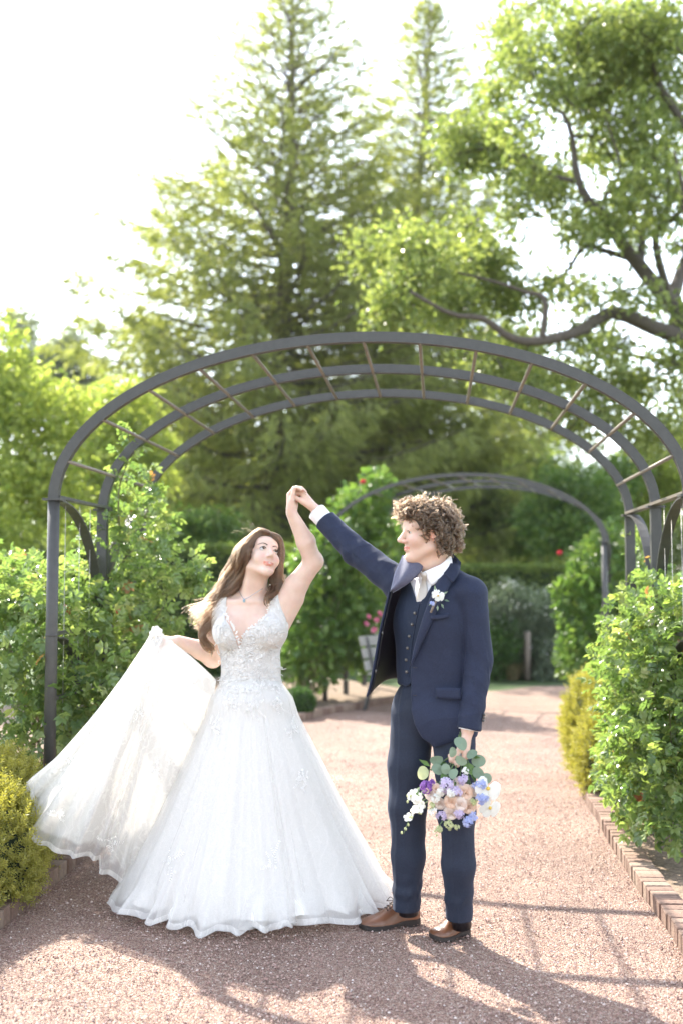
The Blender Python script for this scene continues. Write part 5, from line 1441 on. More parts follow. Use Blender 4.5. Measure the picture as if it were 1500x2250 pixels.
# ---- lace sprays sewn on the skirt and train
def spray(G, px, py, w, h, name, parent, seed, dens=1.0):
    """Floral lace motif laid on the camera-facing side of sheet G around a pixel."""
    rng = np.random.default_rng(seed)
    S = G[::1, ::1].reshape(-1, 3); Nx = np.cross(np.gradient(G, axis=1), np.gradient(G, axis=0)).reshape(-1, 3)
    Nx /= np.linalg.norm(Nx, axis=1)[:, None] + 1e-9
    vd = np.array([0, 0, CAMZ]) - S; s = np.sign(np.sum(vd * Nx, 1)); Nx = Nx * s[:, None]
    pr = proj(S)
    m = (np.abs(pr[:, 0] - px) < w * 1.3 + 12) & (np.abs(pr[:, 1] - py) < h * 1.3 + 12)
    if m.sum() < 8: return
    S, Nx, pr = S[m], Nx[m], pr[m]
    near = S[:, 1] < np.percentile(S[:, 1], 15) + 0.22; S, Nx, pr = S[near], Nx[near], pr[near]
    def put(x, y):
        i = np.argmin((pr[:, 0] - x) ** 2 + (pr[:, 1] - y) ** 2)
        return S[i] + Nx[i] * 0.005 + (at(x, y, S[i][1]) - at(pr[i, 0], pr[i, 1], S[i][1])), Nx[i]
    P = []; A = []; N_ = []; Ls = []; asp = []
    # curling stems of leaves and a few rosettes
    nst = int(7 * dens) + 2
    for k in range(nst):
        a = rng.uniform(0, 2 * PI); c = rng.uniform(-1.6, 1.6); L = rng.uniform(0.5, 1.0)
        x, y = px + rng.normal(0, w * 0.15), py + rng.normal(0, h * 0.15)
        for t in np.linspace(0, 1, 8):
            ang = a + c * t; x += math.cos(ang) * w * L / 8; y += math.sin(ang) * h * L / 8
            p, n = put(x, y)
            for sd in (-1, 1):
                d = math.cos(ang + sd * 0.9); e = -math.sin(ang + sd * 0.9)
                P.append(p); A.append(np.array([d, 0, e])); N_.append(n); Ls.append(rng.uniform(0.0045, 0.009)); asp.append(0.5)
    for k in range(int(3 * dens) + 1):
        p, n = put(px + rng.normal(0, w * 0.25), py + rng.normal(0, h * 0.25))
        for j in range(7):
            th = j * 2 * PI / 7; P.append(p + n * 0.002); A.append(np.array([math.cos(th), 0, math.sin(th)])); N_.append(n); Ls.append(0.008); asp.append(0.9)
    P = np.array(P); A = np.array(A); N_ = np.array(N_); A = A - N_ * np.sum(A * N_, 1)[:, None]
    V, F, tn = leaf_mesh(P, A, N_, np.array(Ls), 0.55, 0.12)
    o = mesh_np(name, V, F, MATS['applique'], parent, False); o['kind'] = 'stuff'
    return o
for i, (x, y, w, h, d) in enumerate([(500, 1512, 26, 18, 1.0), (536, 1516, 28, 18, 1.0), (572, 1514, 28, 18, 1.0), (604, 1508, 20, 18, 1.0), (500, 1545, 34, 40, 1.3), (556, 1560, 36, 46, 1.2), (610, 1535, 26, 40, 1.1), (470, 1600, 20, 30, .7), (640, 1600, 22, 34, .7), (665, 1712, 24, 42, .9), (742, 1716, 16, 40, .6), (380, 1890, 26, 50, .8), (600, 1900, 30, 50, .5)]):
    spray(G_out, x, y, w, h, 'lace_spray', skirt, 40 + i, d)
for i, (x, y, w, h, d) in enumerate([(158, 1688, 30, 44, 1.4), (318, 1490, 20, 34, 1.0), (302, 1560, 18, 36, .9), (345, 1690, 20, 30, .8), (420, 1500, 28, 30, 1.0), (240, 1850, 30, 24, .8), (130, 1790, 24, 26, .7)]):
    spray(TG, x, y, w, h, 'lace_spray', train, 80 + i, d)

# ---- necklace, earring, shoes
def jewels():
    pts = [(525, 1297), (530, 1307), (537, 1316), (548, 1312), (562, 1303), (578, 1293)]
    P = front_pt(BF, [a for a, b in pts], [b for a, b in pts], 4.8, 5.12, 0.002)
    mb = MB(); mb.tube(spline(P, 30), 0.0011, 6); n = mb.build('necklace', MATS['silver'], bride)
    c = front_pt(BF, [537], [1320], 4.8, 5.12, 0.004)[0]
    mb = MB(); mb.ell(c, (0.006, 0.004, 0.009), None, 8, 6); mb.build('pendant', MATS['gem'], n, False)
    mb = MB(); mb.ell(BL(0.079, 0.002, -0.045), (0.004, 0.004, 0.005), None, 8, 6); mb.build('earring', MATS['gem'], bride, False)
    for gx, gy, yaw in ((gnd(578, 2004)[0], 4.83, 0.1), (-0.42, 5.03, -0.1)):
        mb = MB(); s = np.linspace(0, 1, 12); wv = np.interp(s, [0, .3, .6, .85, 1], [0.030, 0.026, 0.038, 0.032, 0.008]); R = []
        for i, t in enumerate(s):
            y = gy + 0.14 - 0.23 * t; zz = 0.06 * (1 - smooth(0.1, 0.65, t)) + 0.010
            R.append([(gx - wv[i], y, zz - 0.008), (gx + wv[i], y, zz - 0.008), (gx + wv[i], y, zz), (gx - wv[i], y, zz)])
        mb.rings(np.array(R), True, True, True)
        mb.tube([(gx, gy + 0.12, 0.06), (gx, gy + 0.13, 0.0)], np.array([0.014, 0.008]), 8)
        sh = mb.build('shoe', MATS['shoe_satin'], bride, False)
        for yy in (-0.05, -0.015):
            t = np.linspace(0, PI, 12); mb = MB(); mb.tube(np.column_stack([gx + 0.037 * np.cos(t), np.full(12, gy + yy), 0.018 + 0.042 * np.sin(t)]), 0.004, 6); mb.build('strap', MATS['shoe_satin'], sh)
jewels()

# ---- hair
def lock_strands(guide, rad, n, rng, wave=0.006, wl=6.0, thin=0.6, r0=0.0009, k=26, fly=0.0, squash=(1, 1)):
    """Strands running along a guide curve inside a tube of varying radius."""
    G = spline(np.asarray(guide), k); R = np.interp(np.linspace(0, 1, k), np.linspace(0, 1, len(rad)), rad)
    T = np.gradient(G, axis=0); T /= np.linalg.norm(T, axis=1)[:, None]
    a = np.cross(T, [0.2, 0.95, 0.25]); a /= np.linalg.norm(a, axis=1)[:, None]; b = np.cross(T, a)
    S = []; RR = []; t = np.linspace(0, 1, k)
    nc = max(6, n // 16); cth = rng.uniform(0, 2 * PI, nc); crr = np.sqrt(rng.random(nc)); cph = rng.normal(0, 0.9, nc); ccut = rng.uniform(0.7, 1.0, nc)
    for i in range(n):
        c_ = i % nc; th = cth[c_] + rng.normal(0, 0.16); rr = np.clip(crr[c_] + rng.normal(0, 0.07), 0, 1.15); ph = cph[c_] + rng.normal(0, 0.15); sp = rng.normal(0, 0.12)
        cut = ccut[c_] * rng.uniform(0.92, 1.0)
        ca = np.cos(th + sp * t) * rr * R * squash[0] + wave * np.sin(t * wl + ph) * smooth(0.15, 0.6, t) + fly * rng.normal() * smooth(0.4, 1, t)
        cb = np.sin(th + sp * t) * rr * R * squash[1] + wave * np.cos(t * wl * 1.1 + ph + 1) * smooth(0.15, 0.6, t) + fly * rng.normal() * smooth(0.4, 1, t)
        P = G + a * ca[:, None] + b * cb[:, None]
        m = max(8, int(k * cut)); S.append(P[:m]); RR.append(r0 * np.linspace(1.0, 0.45, m))
    return S, RR
def bride_hair():
    rng = np.random.default_rng(21); L = BL; p = at
    # solid under-hair: skull cap and the masses behind the neck
    F = Field()
    F.ell(L(0, -0.020, 0.036), (0.080, 0.096, 0.090), BB, 0.02)
    F.chain([L(0.055, -0.035, 0.0), p(520, 1262, 5.10), p(492, 1310, 5.13), p(468, 1352, 5.12), p(452, 1392, 5.10)], [0.048, 0.044, 0.038, 0.026, 0.010], 0.03)
    F.chain([L(0.0, -0.07, -0.01), p(560, 1285, 5.15), p(545, 1320, 5.16), p(505, 1350, 5.14)], [0.055, 0.055, 0.05, 0.03], 0.03)
    F.chain([L(-0.068, 0.0, -0.02), p(606, 1272, 5.10), p(606, 1296, 5.04), p(592, 1318, 4.98)], [0.022, 0.026, 0.024, 0.008], 0.02)
    # keep the face, ears' front and throat clear
    F.ell(L(0, 0.095, -0.030), (0.074, 0.085, 0.098), BB, 0.008, True)
    F.ell(L(0, 0.115, 0.045), (0.056, 0.060, 0.040), BB, 0.010, True)
    V, Q = skin_of(F, 0.0042)
    mesh_np('hair', V, Q, MATS['hair_under'], bride)
    S = []; RR = []
    def add(g, r, n, **kw):
        s, q = lock_strands(g, r, n, rng, **kw); S.extend(s); RR.extend(q)
    part = [L(-0.012, 0.062, 0.098), L(-0.012, 0.035, 0.118), L(-0.010, 0.0, 0.128), L(-0.008, -0.04, 0.125)]
    # near side: from the parting over the temple, past the ear, down her shoulder
    for j, pt in enumerate(part):
        f = j / 3.0
        g = [pt, L(0.045, 0.058 - 0.085 * f, 0.088), L(0.080, 0.030 - 0.085 * f, 0.030), L(0.088, 0.002 - 0.075 * f, -0.030), p(516 - 8 * f, 1282, 5.05 + 0.04 * f), p(486 - 10 * f, 1322, 5.07 + 0.04 * f), p(460 - 8 * f, 1362, 5.06 + 0.03 * f), p(444 - 12 * f, 1400 - 6 * f, 5.05)]
        add(g, [0.010, 0.020, 0.026, 0.030, 0.036, 0.038, 0.036, 0.034], 900, wave=0.016, wl=17, fly=0.014)
    add([L(0.03, -0.085, 0.085), L(0.06, -0.095, 0.02), p(512, 1262, 5.13), p(492, 1318, 5.12), p(462, 1362, 5.09), p(430, 1392, 5.06)], [0.03, 0.035, 0.04, 0.04, 0.045, 0.045], 1100, wave=0.018, wl=15, fly=0.024)
    add([L(0.05, -0.06, 0.06), p(516, 1250, 5.06), p(488, 1300, 5.05), p(455, 1340, 5.03), p(425, 1378, 5.02)], [0.03, 0.03, 0.03, 0.03, 0.035], 500, wave=0.014, wl=12, fly=0.03)
    add([p(488, 1318, 5.08), p(466, 1352, 5.05), p(450, 1392, 5.04), p(460, 1425, 5.04), p(474, 1440, 5.05)], [0.02, 0.025, 0.02, 0.018, 0.012], 350, wave=0.010, wl=9)
    # far side of the face
    add([L(-0.014, 0.066, 0.098), L(-0.052, 0.072, 0.078), L(-0.078, 0.052, 0.030), L(-0.086, 0.030, -0.03), L(-0.085, 0.0, -0.085), p(606, 1296, 5.02), p(590, 1318, 4.98), p(596, 1336, 4.97)], [0.008, 0.014, 0.016, 0.018, 0.024, 0.026, 0.014, 0.006], 900, wave=0.008, wl=12)
    add([L(-0.012, 0.02, 0.122), L(-0.060, 0.02, 0.09), L(-0.088, 0.0, 0.02), L(-0.090, -0.02, -0.06), p(612, 1290, 5.08), p(604, 1312, 5.05)], [0.015, 0.02, 0.022, 0.024, 0.03, 0.02], 700, wave=0.01, wl=12, fly=0.012)
    add([L(-0.01, -0.05, 0.118), L(-0.04, -0.10, 0.06), L(-0.03, -0.11, -0.02), p(560, 1290, 5.17), p(530, 1330, 5.17), p(500, 1360, 5.13)], [0.03, 0.045, 0.05, 0.05, 0.045, 0.04], 900, wave=0.01, wl=10)
    # loose fly-away hairs
    for i in range(26):
        a = rng.uniform(0, 1); q = L(rng.uniform(-0.05, 0.08), rng.uniform(-0.08, 0.05), 0.115 + rng.uniform(-0.03, 0.01))
        d = np.array([-rng.uniform(0.01, 0.06), rng.normal(0, 0.03), rng.uniform(0.0, 0.05)])
        S.append(spline([q, q + d * 0.6 + [0, 0, 0.008], q + d * 1.3], 8)); RR.append(np.full(8, 0.00022))
    hair_curves('hair_strands', S, RR, MATS['hair_brown'], bride)
bride_hair()
# ================================================================== the groom
def mat_suit(name, col, rough=0.75, weave=900, sheen=0.12, trans=0.0):
    m, nt, N, L = new_mat(name); b = N['Principled BSDF']
    tc = N.new('ShaderNodeTexCoord')
    nz = N.new('ShaderNodeTexNoise'); nz.inputs['Scale'].default_value = 7; nz.inputs['Detail'].default_value = 5; L.new(tc.outputs['Object'], nz.inputs['Vector'])
    fine = N.new('ShaderNodeTexNoise'); fine.inputs['Scale'].default_value = 260; fine.inputs['Detail'].default_value = 2; L.new(tc.outputs['Object'], fine.inputs['Vector'])
    c = np.array(col); r = ramp(N, [(0.3, tuple(c * 0.86)), (0.7, tuple(c * 1.14))]); L.new(nz.outputs['Fac'], r.inputs[0])
    r2 = ramp(N, [(0.3, (0.78, 0.78, 0.80)), (0.7, (1.22, 1.22, 1.2))]); L.new(fine.outputs['Fac'], r2.inputs[0])
    mx = N.new('ShaderNodeMix'); mx.data_type = 'RGBA'; mx.blend_type = 'MULTIPLY'; mx.inputs[0].default_value = 1; L.new(r.outputs[0], mx.inputs[6]); L.new(r2.outputs[0], mx.inputs[7])
    L.new(mx.outputs[2], b.inputs['Base Color'])
    b.inputs['Roughness'].default_value = rough; b.inputs['Sheen Weight'].default_value = sheen; b.inputs['Sheen Roughness'].default_value = 0.4
    b.inputs['Sheen Tint'].default_value = (0.6, 0.68, 0.9, 1); b.inputs['Specular IOR Level'].default_value = 0.3
    # soft creases in the wool
    cr = N.new('ShaderNodeTexNoise'); cr.inputs['Scale'].default_value = 11; cr.inputs['Detail'].default_value = 3; cr.inputs['Distortion'].default_value = 0.6
    mp = N.new('ShaderNodeMapping'); mp.inputs['Scale'].default_value = (1.0, 1.0, 0.6); L.new(tc.outputs['Object'], mp.inputs[0]); L.new(mp.outputs[0], cr.inputs['Vector'])
    bp = N.new('ShaderNodeBump'); bp.inputs['Strength'].default_value = 0.35; bp.inputs['Distance'].default_value = 0.012; L.new(cr.outputs['Fac'], bp.inputs['Height'])
    b2 = N.new('ShaderNodeBump'); b2.inputs['Strength'].default_value = 0.25; b2.inputs['Distance'].default_value = 0.001; L.new(fine.outputs['Fac'], b2.inputs['Height']); L.new(bp.outputs[0], b2.inputs['Normal'])
    L.new(b2.outputs[0], b.inputs['Normal'])
    MATS[name] = m
mat_suit('navy_jacket', (0.0150, 0.0205, 0.045))
mat_suit('navy_vest', (0.011, 0.018, 0.038))
mat_suit('slate_trousers', (0.0175, 0.0235, 0.042))
mat_suit('lapel_sun_sheen', (0.085, 0.085, 0.13), 0.5, sheen=0.5)  # navy cloth made paler: the sun's sheen is put into the colour
mat_basic('lining', (0.010, 0.008, 0.012), 0.45, var=0.2)
mat_basic('shirt', (0.80, 0.79, 0.82), 0.7, var=0.02, bump=0.12, bscale=12)
mat_basic('tie', (0.47, 0.42, 0.37), 0.45, var=0.06, scale=40, sheen=0.4)
mat_basic('button', (0.05, 0.045, 0.04), 0.3, var=0.2, spec=0.7)
mat_basic('leather', (0.15, 0.060, 0.028), 0.30, var=0.3, scale=14, bump=0.08, bscale=120)
mat_basic('sole', (0.025, 0.018, 0.015), 0.6, var=0.2)
mat_basic('lace_cord', (0.045, 0.028, 0.02), 0.7, var=0.2)
GY = 4.60
groom = empty('person', (at(955, 1275, GY)[0], GY, 0.0))
tag(groom, 'curly-haired groom in a navy three-piece suit and brown shoes, holding a bouquet', 'person')
gp = lambda x, y, Y=GY: at(x, y, Y)
gyaw = math.radians(33)
gf = np.array([-math.sin(gyaw), -math.cos(gyaw), 0]); gr = np.cross(gf, [0, 0, 1.0]); GT = np.stack([gr, gf, [0, 0, 1]], 1)
hy = math.radians(73); hp = math.radians(-2)
hf = np.array([-math.sin(hy) * math.cos(hp), -math.cos(hy) * math.cos(hp), math.sin(hp)])
hu = nrm(np.array([0.06, 0, 1]) - hf * (np.array([0.06, 0, 1]) @ hf)); GB = np.stack([np.cross(hf, hu), hf, hu], 1)
GO = gp(934, 1169, 4.58)
SHR, SHL = gp(876, 1283, 4.73), gp(1036, 1308, 4.52)
ELR, ELL = gp(779, 1209, 4.85), gp(1051, 1455, 4.505)
WRR, WRL = gp(697, 1124, 4.945), gp(1026, 1602, 4.45)
def torso(F, o=0.0):
    F.ell(gp(950, 1372, 4.62), (0.176 + o, 0.118 + o, 0.20 + o), GT, 0.03)
    F.ell(gp(950, 1470, 4.62), (0.160 + o, 0.112 + o, 0.16 + o), GT, 0.06)
    F.ell(gp(952, 1560, 4.62), (0.170 + o, 0.122 + o, 0.15 + o), GT, 0.06)
    F.cone(gp(892, 1293, 4.71), gp(1028, 1306, 4.545), 0.052 + o, 0.052 + o, 0.04)
    F.cone(gp(962, 1262, 4.64), gp(1030, 1298, 4.55), 0.050 + o, 0.046 + o, 0.03)
    F.cone(gp(956, 1262, 4.65), gp(888, 1284, 4.72), 0.050 + o, 0.046 + o, 0.03)
    return F
HANDS = {}
def groom_body():
    F = Field()
    L = head(F, GO, GB, False)
    F.cone(L(0, -0.030, -0.06), gp(957, 1275, 4.63), 0.060, 0.064, 0.03)
    F.cone(L(0, 0.055, -0.085), L(0, 0.01, -0.13), 0.022, 0.03, 0.03)
    # slim torso and limbs inside the clothes
    F.ell(gp(952, 1370, 4.62), (0.15, 0.095, 0.19), GT, 0.03); F.ell(gp(952, 1490, 4.62), (0.14, 0.09, 0.17), GT, 0.06)
    F.cone(gp(900, 1295, 4.70), gp(1022, 1306, 4.55), 0.040, 0.040, 0.04)
    F.chain([SHR, ELR, WRR], [0.044, 0.036, 0.028], 0.03, 0.02)
    F.chain([SHL, ELL, WRL], [0.044, 0.036, 0.028], 0.03, 0.02)
    # raised hand closing over hers
    HANDS['R'] = hand(F, gp(692, 1117, 4.945), np.array([-0.62, -0.02, 0.78]), np.array([-0.75, 0.10, -0.6]), (0.0, -1, 0.1), 1.06,
                      ((0.95, 1.25, 0.9), (0.85, 1.2, 0.8), (0.8, 1.15, 0.8), (0.75, 1.1, 0.7)), 0.03, (0.15, 0.25), 0.42)
    # hanging hand round the bouquet stems
    HANDS['L'] = hand(F, gp(1026, 1612, 4.465), np.array([-0.12, -0.10, -1]), np.array([-0.85, 0.1, 0.0]), (-0.1, -1, 0), 1.06,
                      ((0.7, 1.3, 0.8), (0.7, 1.3, 0.8), (0.75, 1.3, 0.8), (0.8, 1.3, 0.8)), 0.02, (0.6, 0.4), 0.45)
    F.chain([gp(905, 1560, 4.66), gp(896, 1770, 4.66), gp(895, 1992, 4.71)], [0.075, 0.05, 0.032], 0.03)
    F.chain([gp(993, 1560, 4.56), gp(1004, 1785, 4.55), gp(1010, 2012, 4.615)], [0.075, 0.05, 0.032], 0.03)
    V, Q = skin_of(F, 0.0036)
    q = (V - GO) @ GB; T = np.ones((len(V), 3)); fr = q[:, 1] > 0.06
    lz = -0.067 + 5.0 * q[:, 0] ** 2
    lip = fr & (np.abs(q[:, 0]) < 0.0235) & (np.abs(q[:, 2] - lz) < 0.0095 * np.sqrt(np.clip(1 - (q[:, 0] / 0.0245) ** 2, 0, 1)))
    T[lip] = (0.9, 0.55, 0.54)
    ck = np.exp(-(((np.abs(q[:, 0]) - 0.040) / 0.022) ** 2 + ((q[:, 2] + 0.034) / 0.02) ** 2)) * fr
    T *= 1 - ck[:, None] * np.array([0.0, 0.12, 0.10])
    st = (q[:, 1] > 0.0) & (q[:, 2] < -0.05) & (q[:, 2] > -0.14) & ~lip
    T[st] *= (0.96, 0.94, 0.92)
    ear = (np.abs(q[:, 0]) > 0.070) & (np.abs(q[:, 1]) < 0.03) & (np.abs(q[:, 2]) < 0.05); T[ear] *= (1.0, 0.80, 0.76)
    mesh_np('body', V, Q, MATS['skin_groom'], groom, True, T)
    face_bits(groom, L, GB, False, (0.05, 0.98, -0.08), MATS['hair_under'])
    return F, L
GF, GL = groom_body()

def wrinkle(P, axis_a, axis_b, c, amp, freq, width):
    """Cross folds round a sleeve or leg near point c."""
    d = nrm(np.asarray(axis_b) - np.asarray(axis_a)); w = P - c; s = w @ d
    perp = w - s[:, None] * d
    ang = np.arctan2(perp[:, 2], perp[:, 0] + perp[:, 1] * 0.6)
    return amp * np.sin(s * freq + 1.1 * np.sin(ang * 2) + ang * 0.7) * np.exp(-(s / width) ** 2) * (np.einsum('ij,ij->i', w, w) < 0.05)
def creases(P, amp, w=70.0, sx=1.0):
    """Soft irregular pull lines in cloth."""
    x, y, z = P[:, 0] * sx, P[:, 1], P[:, 2]
    a = np.sin(w * (0.55 * x + 0.35 * y + 0.75 * z) + 2.2 * np.sin(9 * x + 13 * z) + 1.5 * np.sin(17 * y - 7 * z))
    b = np.sin(w * 0.8 * (-0.7 * x + 0.3 * y + 0.6 * z) + 2.0 * np.sin(11 * z + 5 * x) + 1.1 * np.sin(14 * x))
    m = 0.5 + 0.5 * np.sin(6 * x + 8 * z + 1) * np.sin(7 * y - 5 * z)
    return amp * ((1 - np.abs(a)) ** 2 * m + (1 - np.abs(b)) ** 2 * (1 - m) - 0.3)
HEMZ = gp(0, 1640, 4.52)[2]
def jacket():
    F = torso(Field(), 0.011)
    F.ell(gp(960, 1590, 4.60), (0.176, 0.130, 0.17), GT, 0.05)
    F.cone(SHR, gp(905, 1400, 4.70), 0.062, 0.05, 0.03)
    SL = Field(); SL.chain([SHR, ELR, gp(712, 1140, 4.93)], [0.070, 0.060, 0.050], 0.01, 0.02)
    SM = Field(); SM.chain([SHL, ELL, gp(1029, 1598, 4.455)], [0.063, 0.056, 0.050], 0.01, 0.02)
    cut = np.array([(958, 1214), (972, 1240), (960, 1277), (938, 1328), (915, 1402), (902, 1462), (902, 1500), (903, 1560), (910, 1592), (926, 1622), (948, 1636), (948, 1720), (740, 1720), (740, 1360), (846, 1330), (868, 1275), (885, 1236), (905, 1205)], float)
    dR = nrm(gp(690, 1116, 4.95) - ELR); cR = gp(714, 1143, 4.93)
    dL = nrm(gp(1026, 1612, 4.47) - ELL); cL = gp(1029, 1603, 4.453)
    def ex(P, d):
        pd = poly_sd(proj(P), cut) / 520.0
        loc = (P - gp(950, 1400, 4.62)) @ GT
        inside = np.minimum(-pd, loc[:, 1] + 0.015)
        d = smax(d, inside, 0.004)
        hem = HEMZ + 0.02 * smooth(0.0, 0.15, -loc[:, 1]) + 0.035 * smooth(0.05, 0.19, -loc[:, 0])
        d = smax(d, hem - P[:, 2], 0.004)
        a = SL.eval(P) + wrinkle(P, SHR, ELR, ELR, 0.0028, 62, 0.09) + wrinkle(P, SHR, ELR, SHR * 0.55 + ELR * 0.45, 0.0026, 48, 0.08)
        a = smax(a, (P - cR) @ dR, 0.003)
        b = SM.eval(P) + wrinkle(P, SHL, ELL, ELL, 0.0030, 42, 0.12) + wrinkle(P, ELL, WRL, WRL + [0, 0, 0.09], 0.0025, 58, 0.06)
        b = smax(b, (P - cL) @ dL, 0.003)
        d = smin(d, a - creases(P, 0.0035, 60), 0.03) - creases(P, 0.0016, 45)
        kk = 0.004 + 0.03 * smooth(gp(0, 1360, 4.55)[2], gp(0, 1290, 4.55)[2], P[:, 2])
        d = smin(d, b - creases(P, 0.0025, 50), kk)
        d = smax(d, -(d_cone(P, gp(955, 1268, 4.62), gp(960, 1180, 4.62), 0.066, 0.075)), 0.006)
        return d
    l1, h1 = F.bounds(); l2, h2 = SL.bounds(); l3, h3 = SM.bounds()
    blo, bhi = np.minimum(np.minimum(l1, l2), l3), np.maximum(np.maximum(h1, h2), h3)
    V, Q = surface(lambda P: ex(P, F.eval(P)), blo, bhi, 0.0042)
    j = mesh_np('jacket', V, Q, MATS['navy_jacket'], groom)
    # his left lapel and collar
    Fs = torso(Field(), 0.016)
    def strip(inner, outer, name, off, mat, n=26, m=7, bulge=0.006, th=0.003, par=None):
        I = spline(np.array(inner, float), n); O_ = spline(np.array(outer, float), n)
        g = []
        for k in range(m):
            t = k / (m - 1); E = I * (1 - t) + O_ * t
            P = front_pt(Fs, E[:, 0], E[:, 1], 4.30, 4.75, off + bulge * math.sin(PI * t) ** 0.7)
            g.append(P)
        return sheet(name, np.stack(g), mat, par or groom, thick=th)
    strip([(986, 1236), (960, 1277), (938, 1328), (915, 1402), (901, 1463)], [(1004, 1262), (984, 1294), (957, 1347), (924, 1418), (902, 1464)], 'lapel', 0.006, MATS['navy_jacket'], par=j)
    strip([(994, 1216), (986, 1236), (972, 1258)], [(1012, 1236), (1006, 1262), (994, 1281)], 'collar', 0.010, MATS['navy_jacket'], n=14, par=j)
    # pocket flap and breast welt
    strip([(956, 1512), (983, 1511), (1010, 1512)], [(957, 1534), (983, 1537), (1012, 1537)], 'pocket_flap', 0.022, MATS['navy_jacket'], n=14, m=5, bulge=0.002, par=j)
    strip([(946, 1352), (965, 1351), (985, 1347)], [(944, 1361), (965, 1361), (987, 1357)], 'breast_pocket', 0.010, MATS['navy_jacket'], n=10, m=4, bulge=0.001, par=j)
    for (x, y) in ((908, 1467), (908, 1528)):
        c = front_pt(Fs, [x], [y], 4.3, 4.75, 0.006)[0]; mb = MB(); mb.bar([c - gr * -0.004, c - gr * 0.014], 0.003, 0.002, (0, 0, 1)); mb.build('buttonhole', MATS['lining'], j, False)
    for i, t in enumerate((0.80, 0.845, 0.89)):
        c = ELL + (gp(1029, 1598, 4.455) - ELL) * t + np.array([0.050, -0.022, 0]); mb = MB(); mb.ell(c, (0.006, 0.006, 0.006), None, 8, 6); mb.build('cuff_button', MATS['button'], j)
    return j
JK = jacket()

def open_front():
    """His right jacket front swinging open: navy outside, black lining inside."""
    outer = [(872, 1268, 4.60), (858, 1293, 4.585), (845, 1344, 4.575), (835, 1386, 4.57), (826, 1440, 4.57), (815, 1500, 4.565), (807, 1531, 4.56)]
    inner = [(905, 1262, 4.66), (900, 1295, 4.70), (890, 1344, 4.74), (886, 1386, 4.75), (882, 1440, 4.755), (876, 1475, 4.755), (872, 1490, 4.75)]
    O_ = spline([gp(*a) for a in outer], 30); I = spline([gp(*a) for a in inner], 30); m = 16
    t = np.linspace(0, 1, m)[None, :, None]
    G = O_[:, None] * (1 - t) + I[:, None] * t
    s = np.linspace(0, 1, 30)[:, None]
    G[..., 1] += 0.030 * np.sin(PI * t[..., 0]) * (0.3 + s) + 0.008 * np.sin(s * 9 + t[..., 0] * 5) * t[..., 0]
    G[..., 2] += 0.02 * np.sin(PI * t[..., 0]) * s ** 3
    pn = sheet('jacket_front', G + np.array([-0.003, 0.006, 0]), MATS['navy_jacket'], groom, thick=0.004)
    sheet('lining', G[:, 1:] + np.array([0.002, -0.004, 0]), MATS['lining'], pn, thick=0.001)
    mb = MB(); mb.tube(O_ + np.array([-0.003, 0, 0]), 0.0032, 8); mb.build('front_edge', MATS['navy_jacket'], pn)
    for k in (0.55, 0.78):
        c = O_[int(29 * k)] + np.array([0.010, -0.004, 0]); mb = MB(); mb.ell(c, (0.004, 0.004, 0.008), None, 10, 6); mb.build('button', MATS['button'], pn)
    # folded-back right lapel by the chin
    A = spline([gp(*a) for a in [(884, 1222, 4.62), (868, 1256, 4.60), (862, 1280, 4.585), (857, 1300, 4.58)]], 16)
    B = spline([gp(*a) for a in [(930, 1240, 4.56), (922, 1258, 4.54), (896, 1282, 4.54), (862, 1302, 4.565)]], 16)
    m = 12; t = np.linspace(0, 1, m)[None, :, None]; G = A[:, None] * (1 - t) + B[:, None] * t
    sv = np.linspace(0, 1, 16)[:, None]
    G[..., 2] += 0.020 * np.sin(PI * t[..., 0]) * (1 - 0.5 * sv); G[..., 1] -= 0.025 * np.sin(PI * t[..., 0])
    sheet('lapel', G, MATS['lapel_sun_sheen'], JK, thick=0.004)
    # the roll of collar running up behind the neck
    C = spline([gp(*a) for a in [(884, 1224, 4.66), (905, 1232, 4.70), (930, 1238, 4.74)]], 12)
    mb = MB(); mb.tube(C, 0.010, 8); mb.build('collar', MATS['navy_jacket'], JK)
open_front()

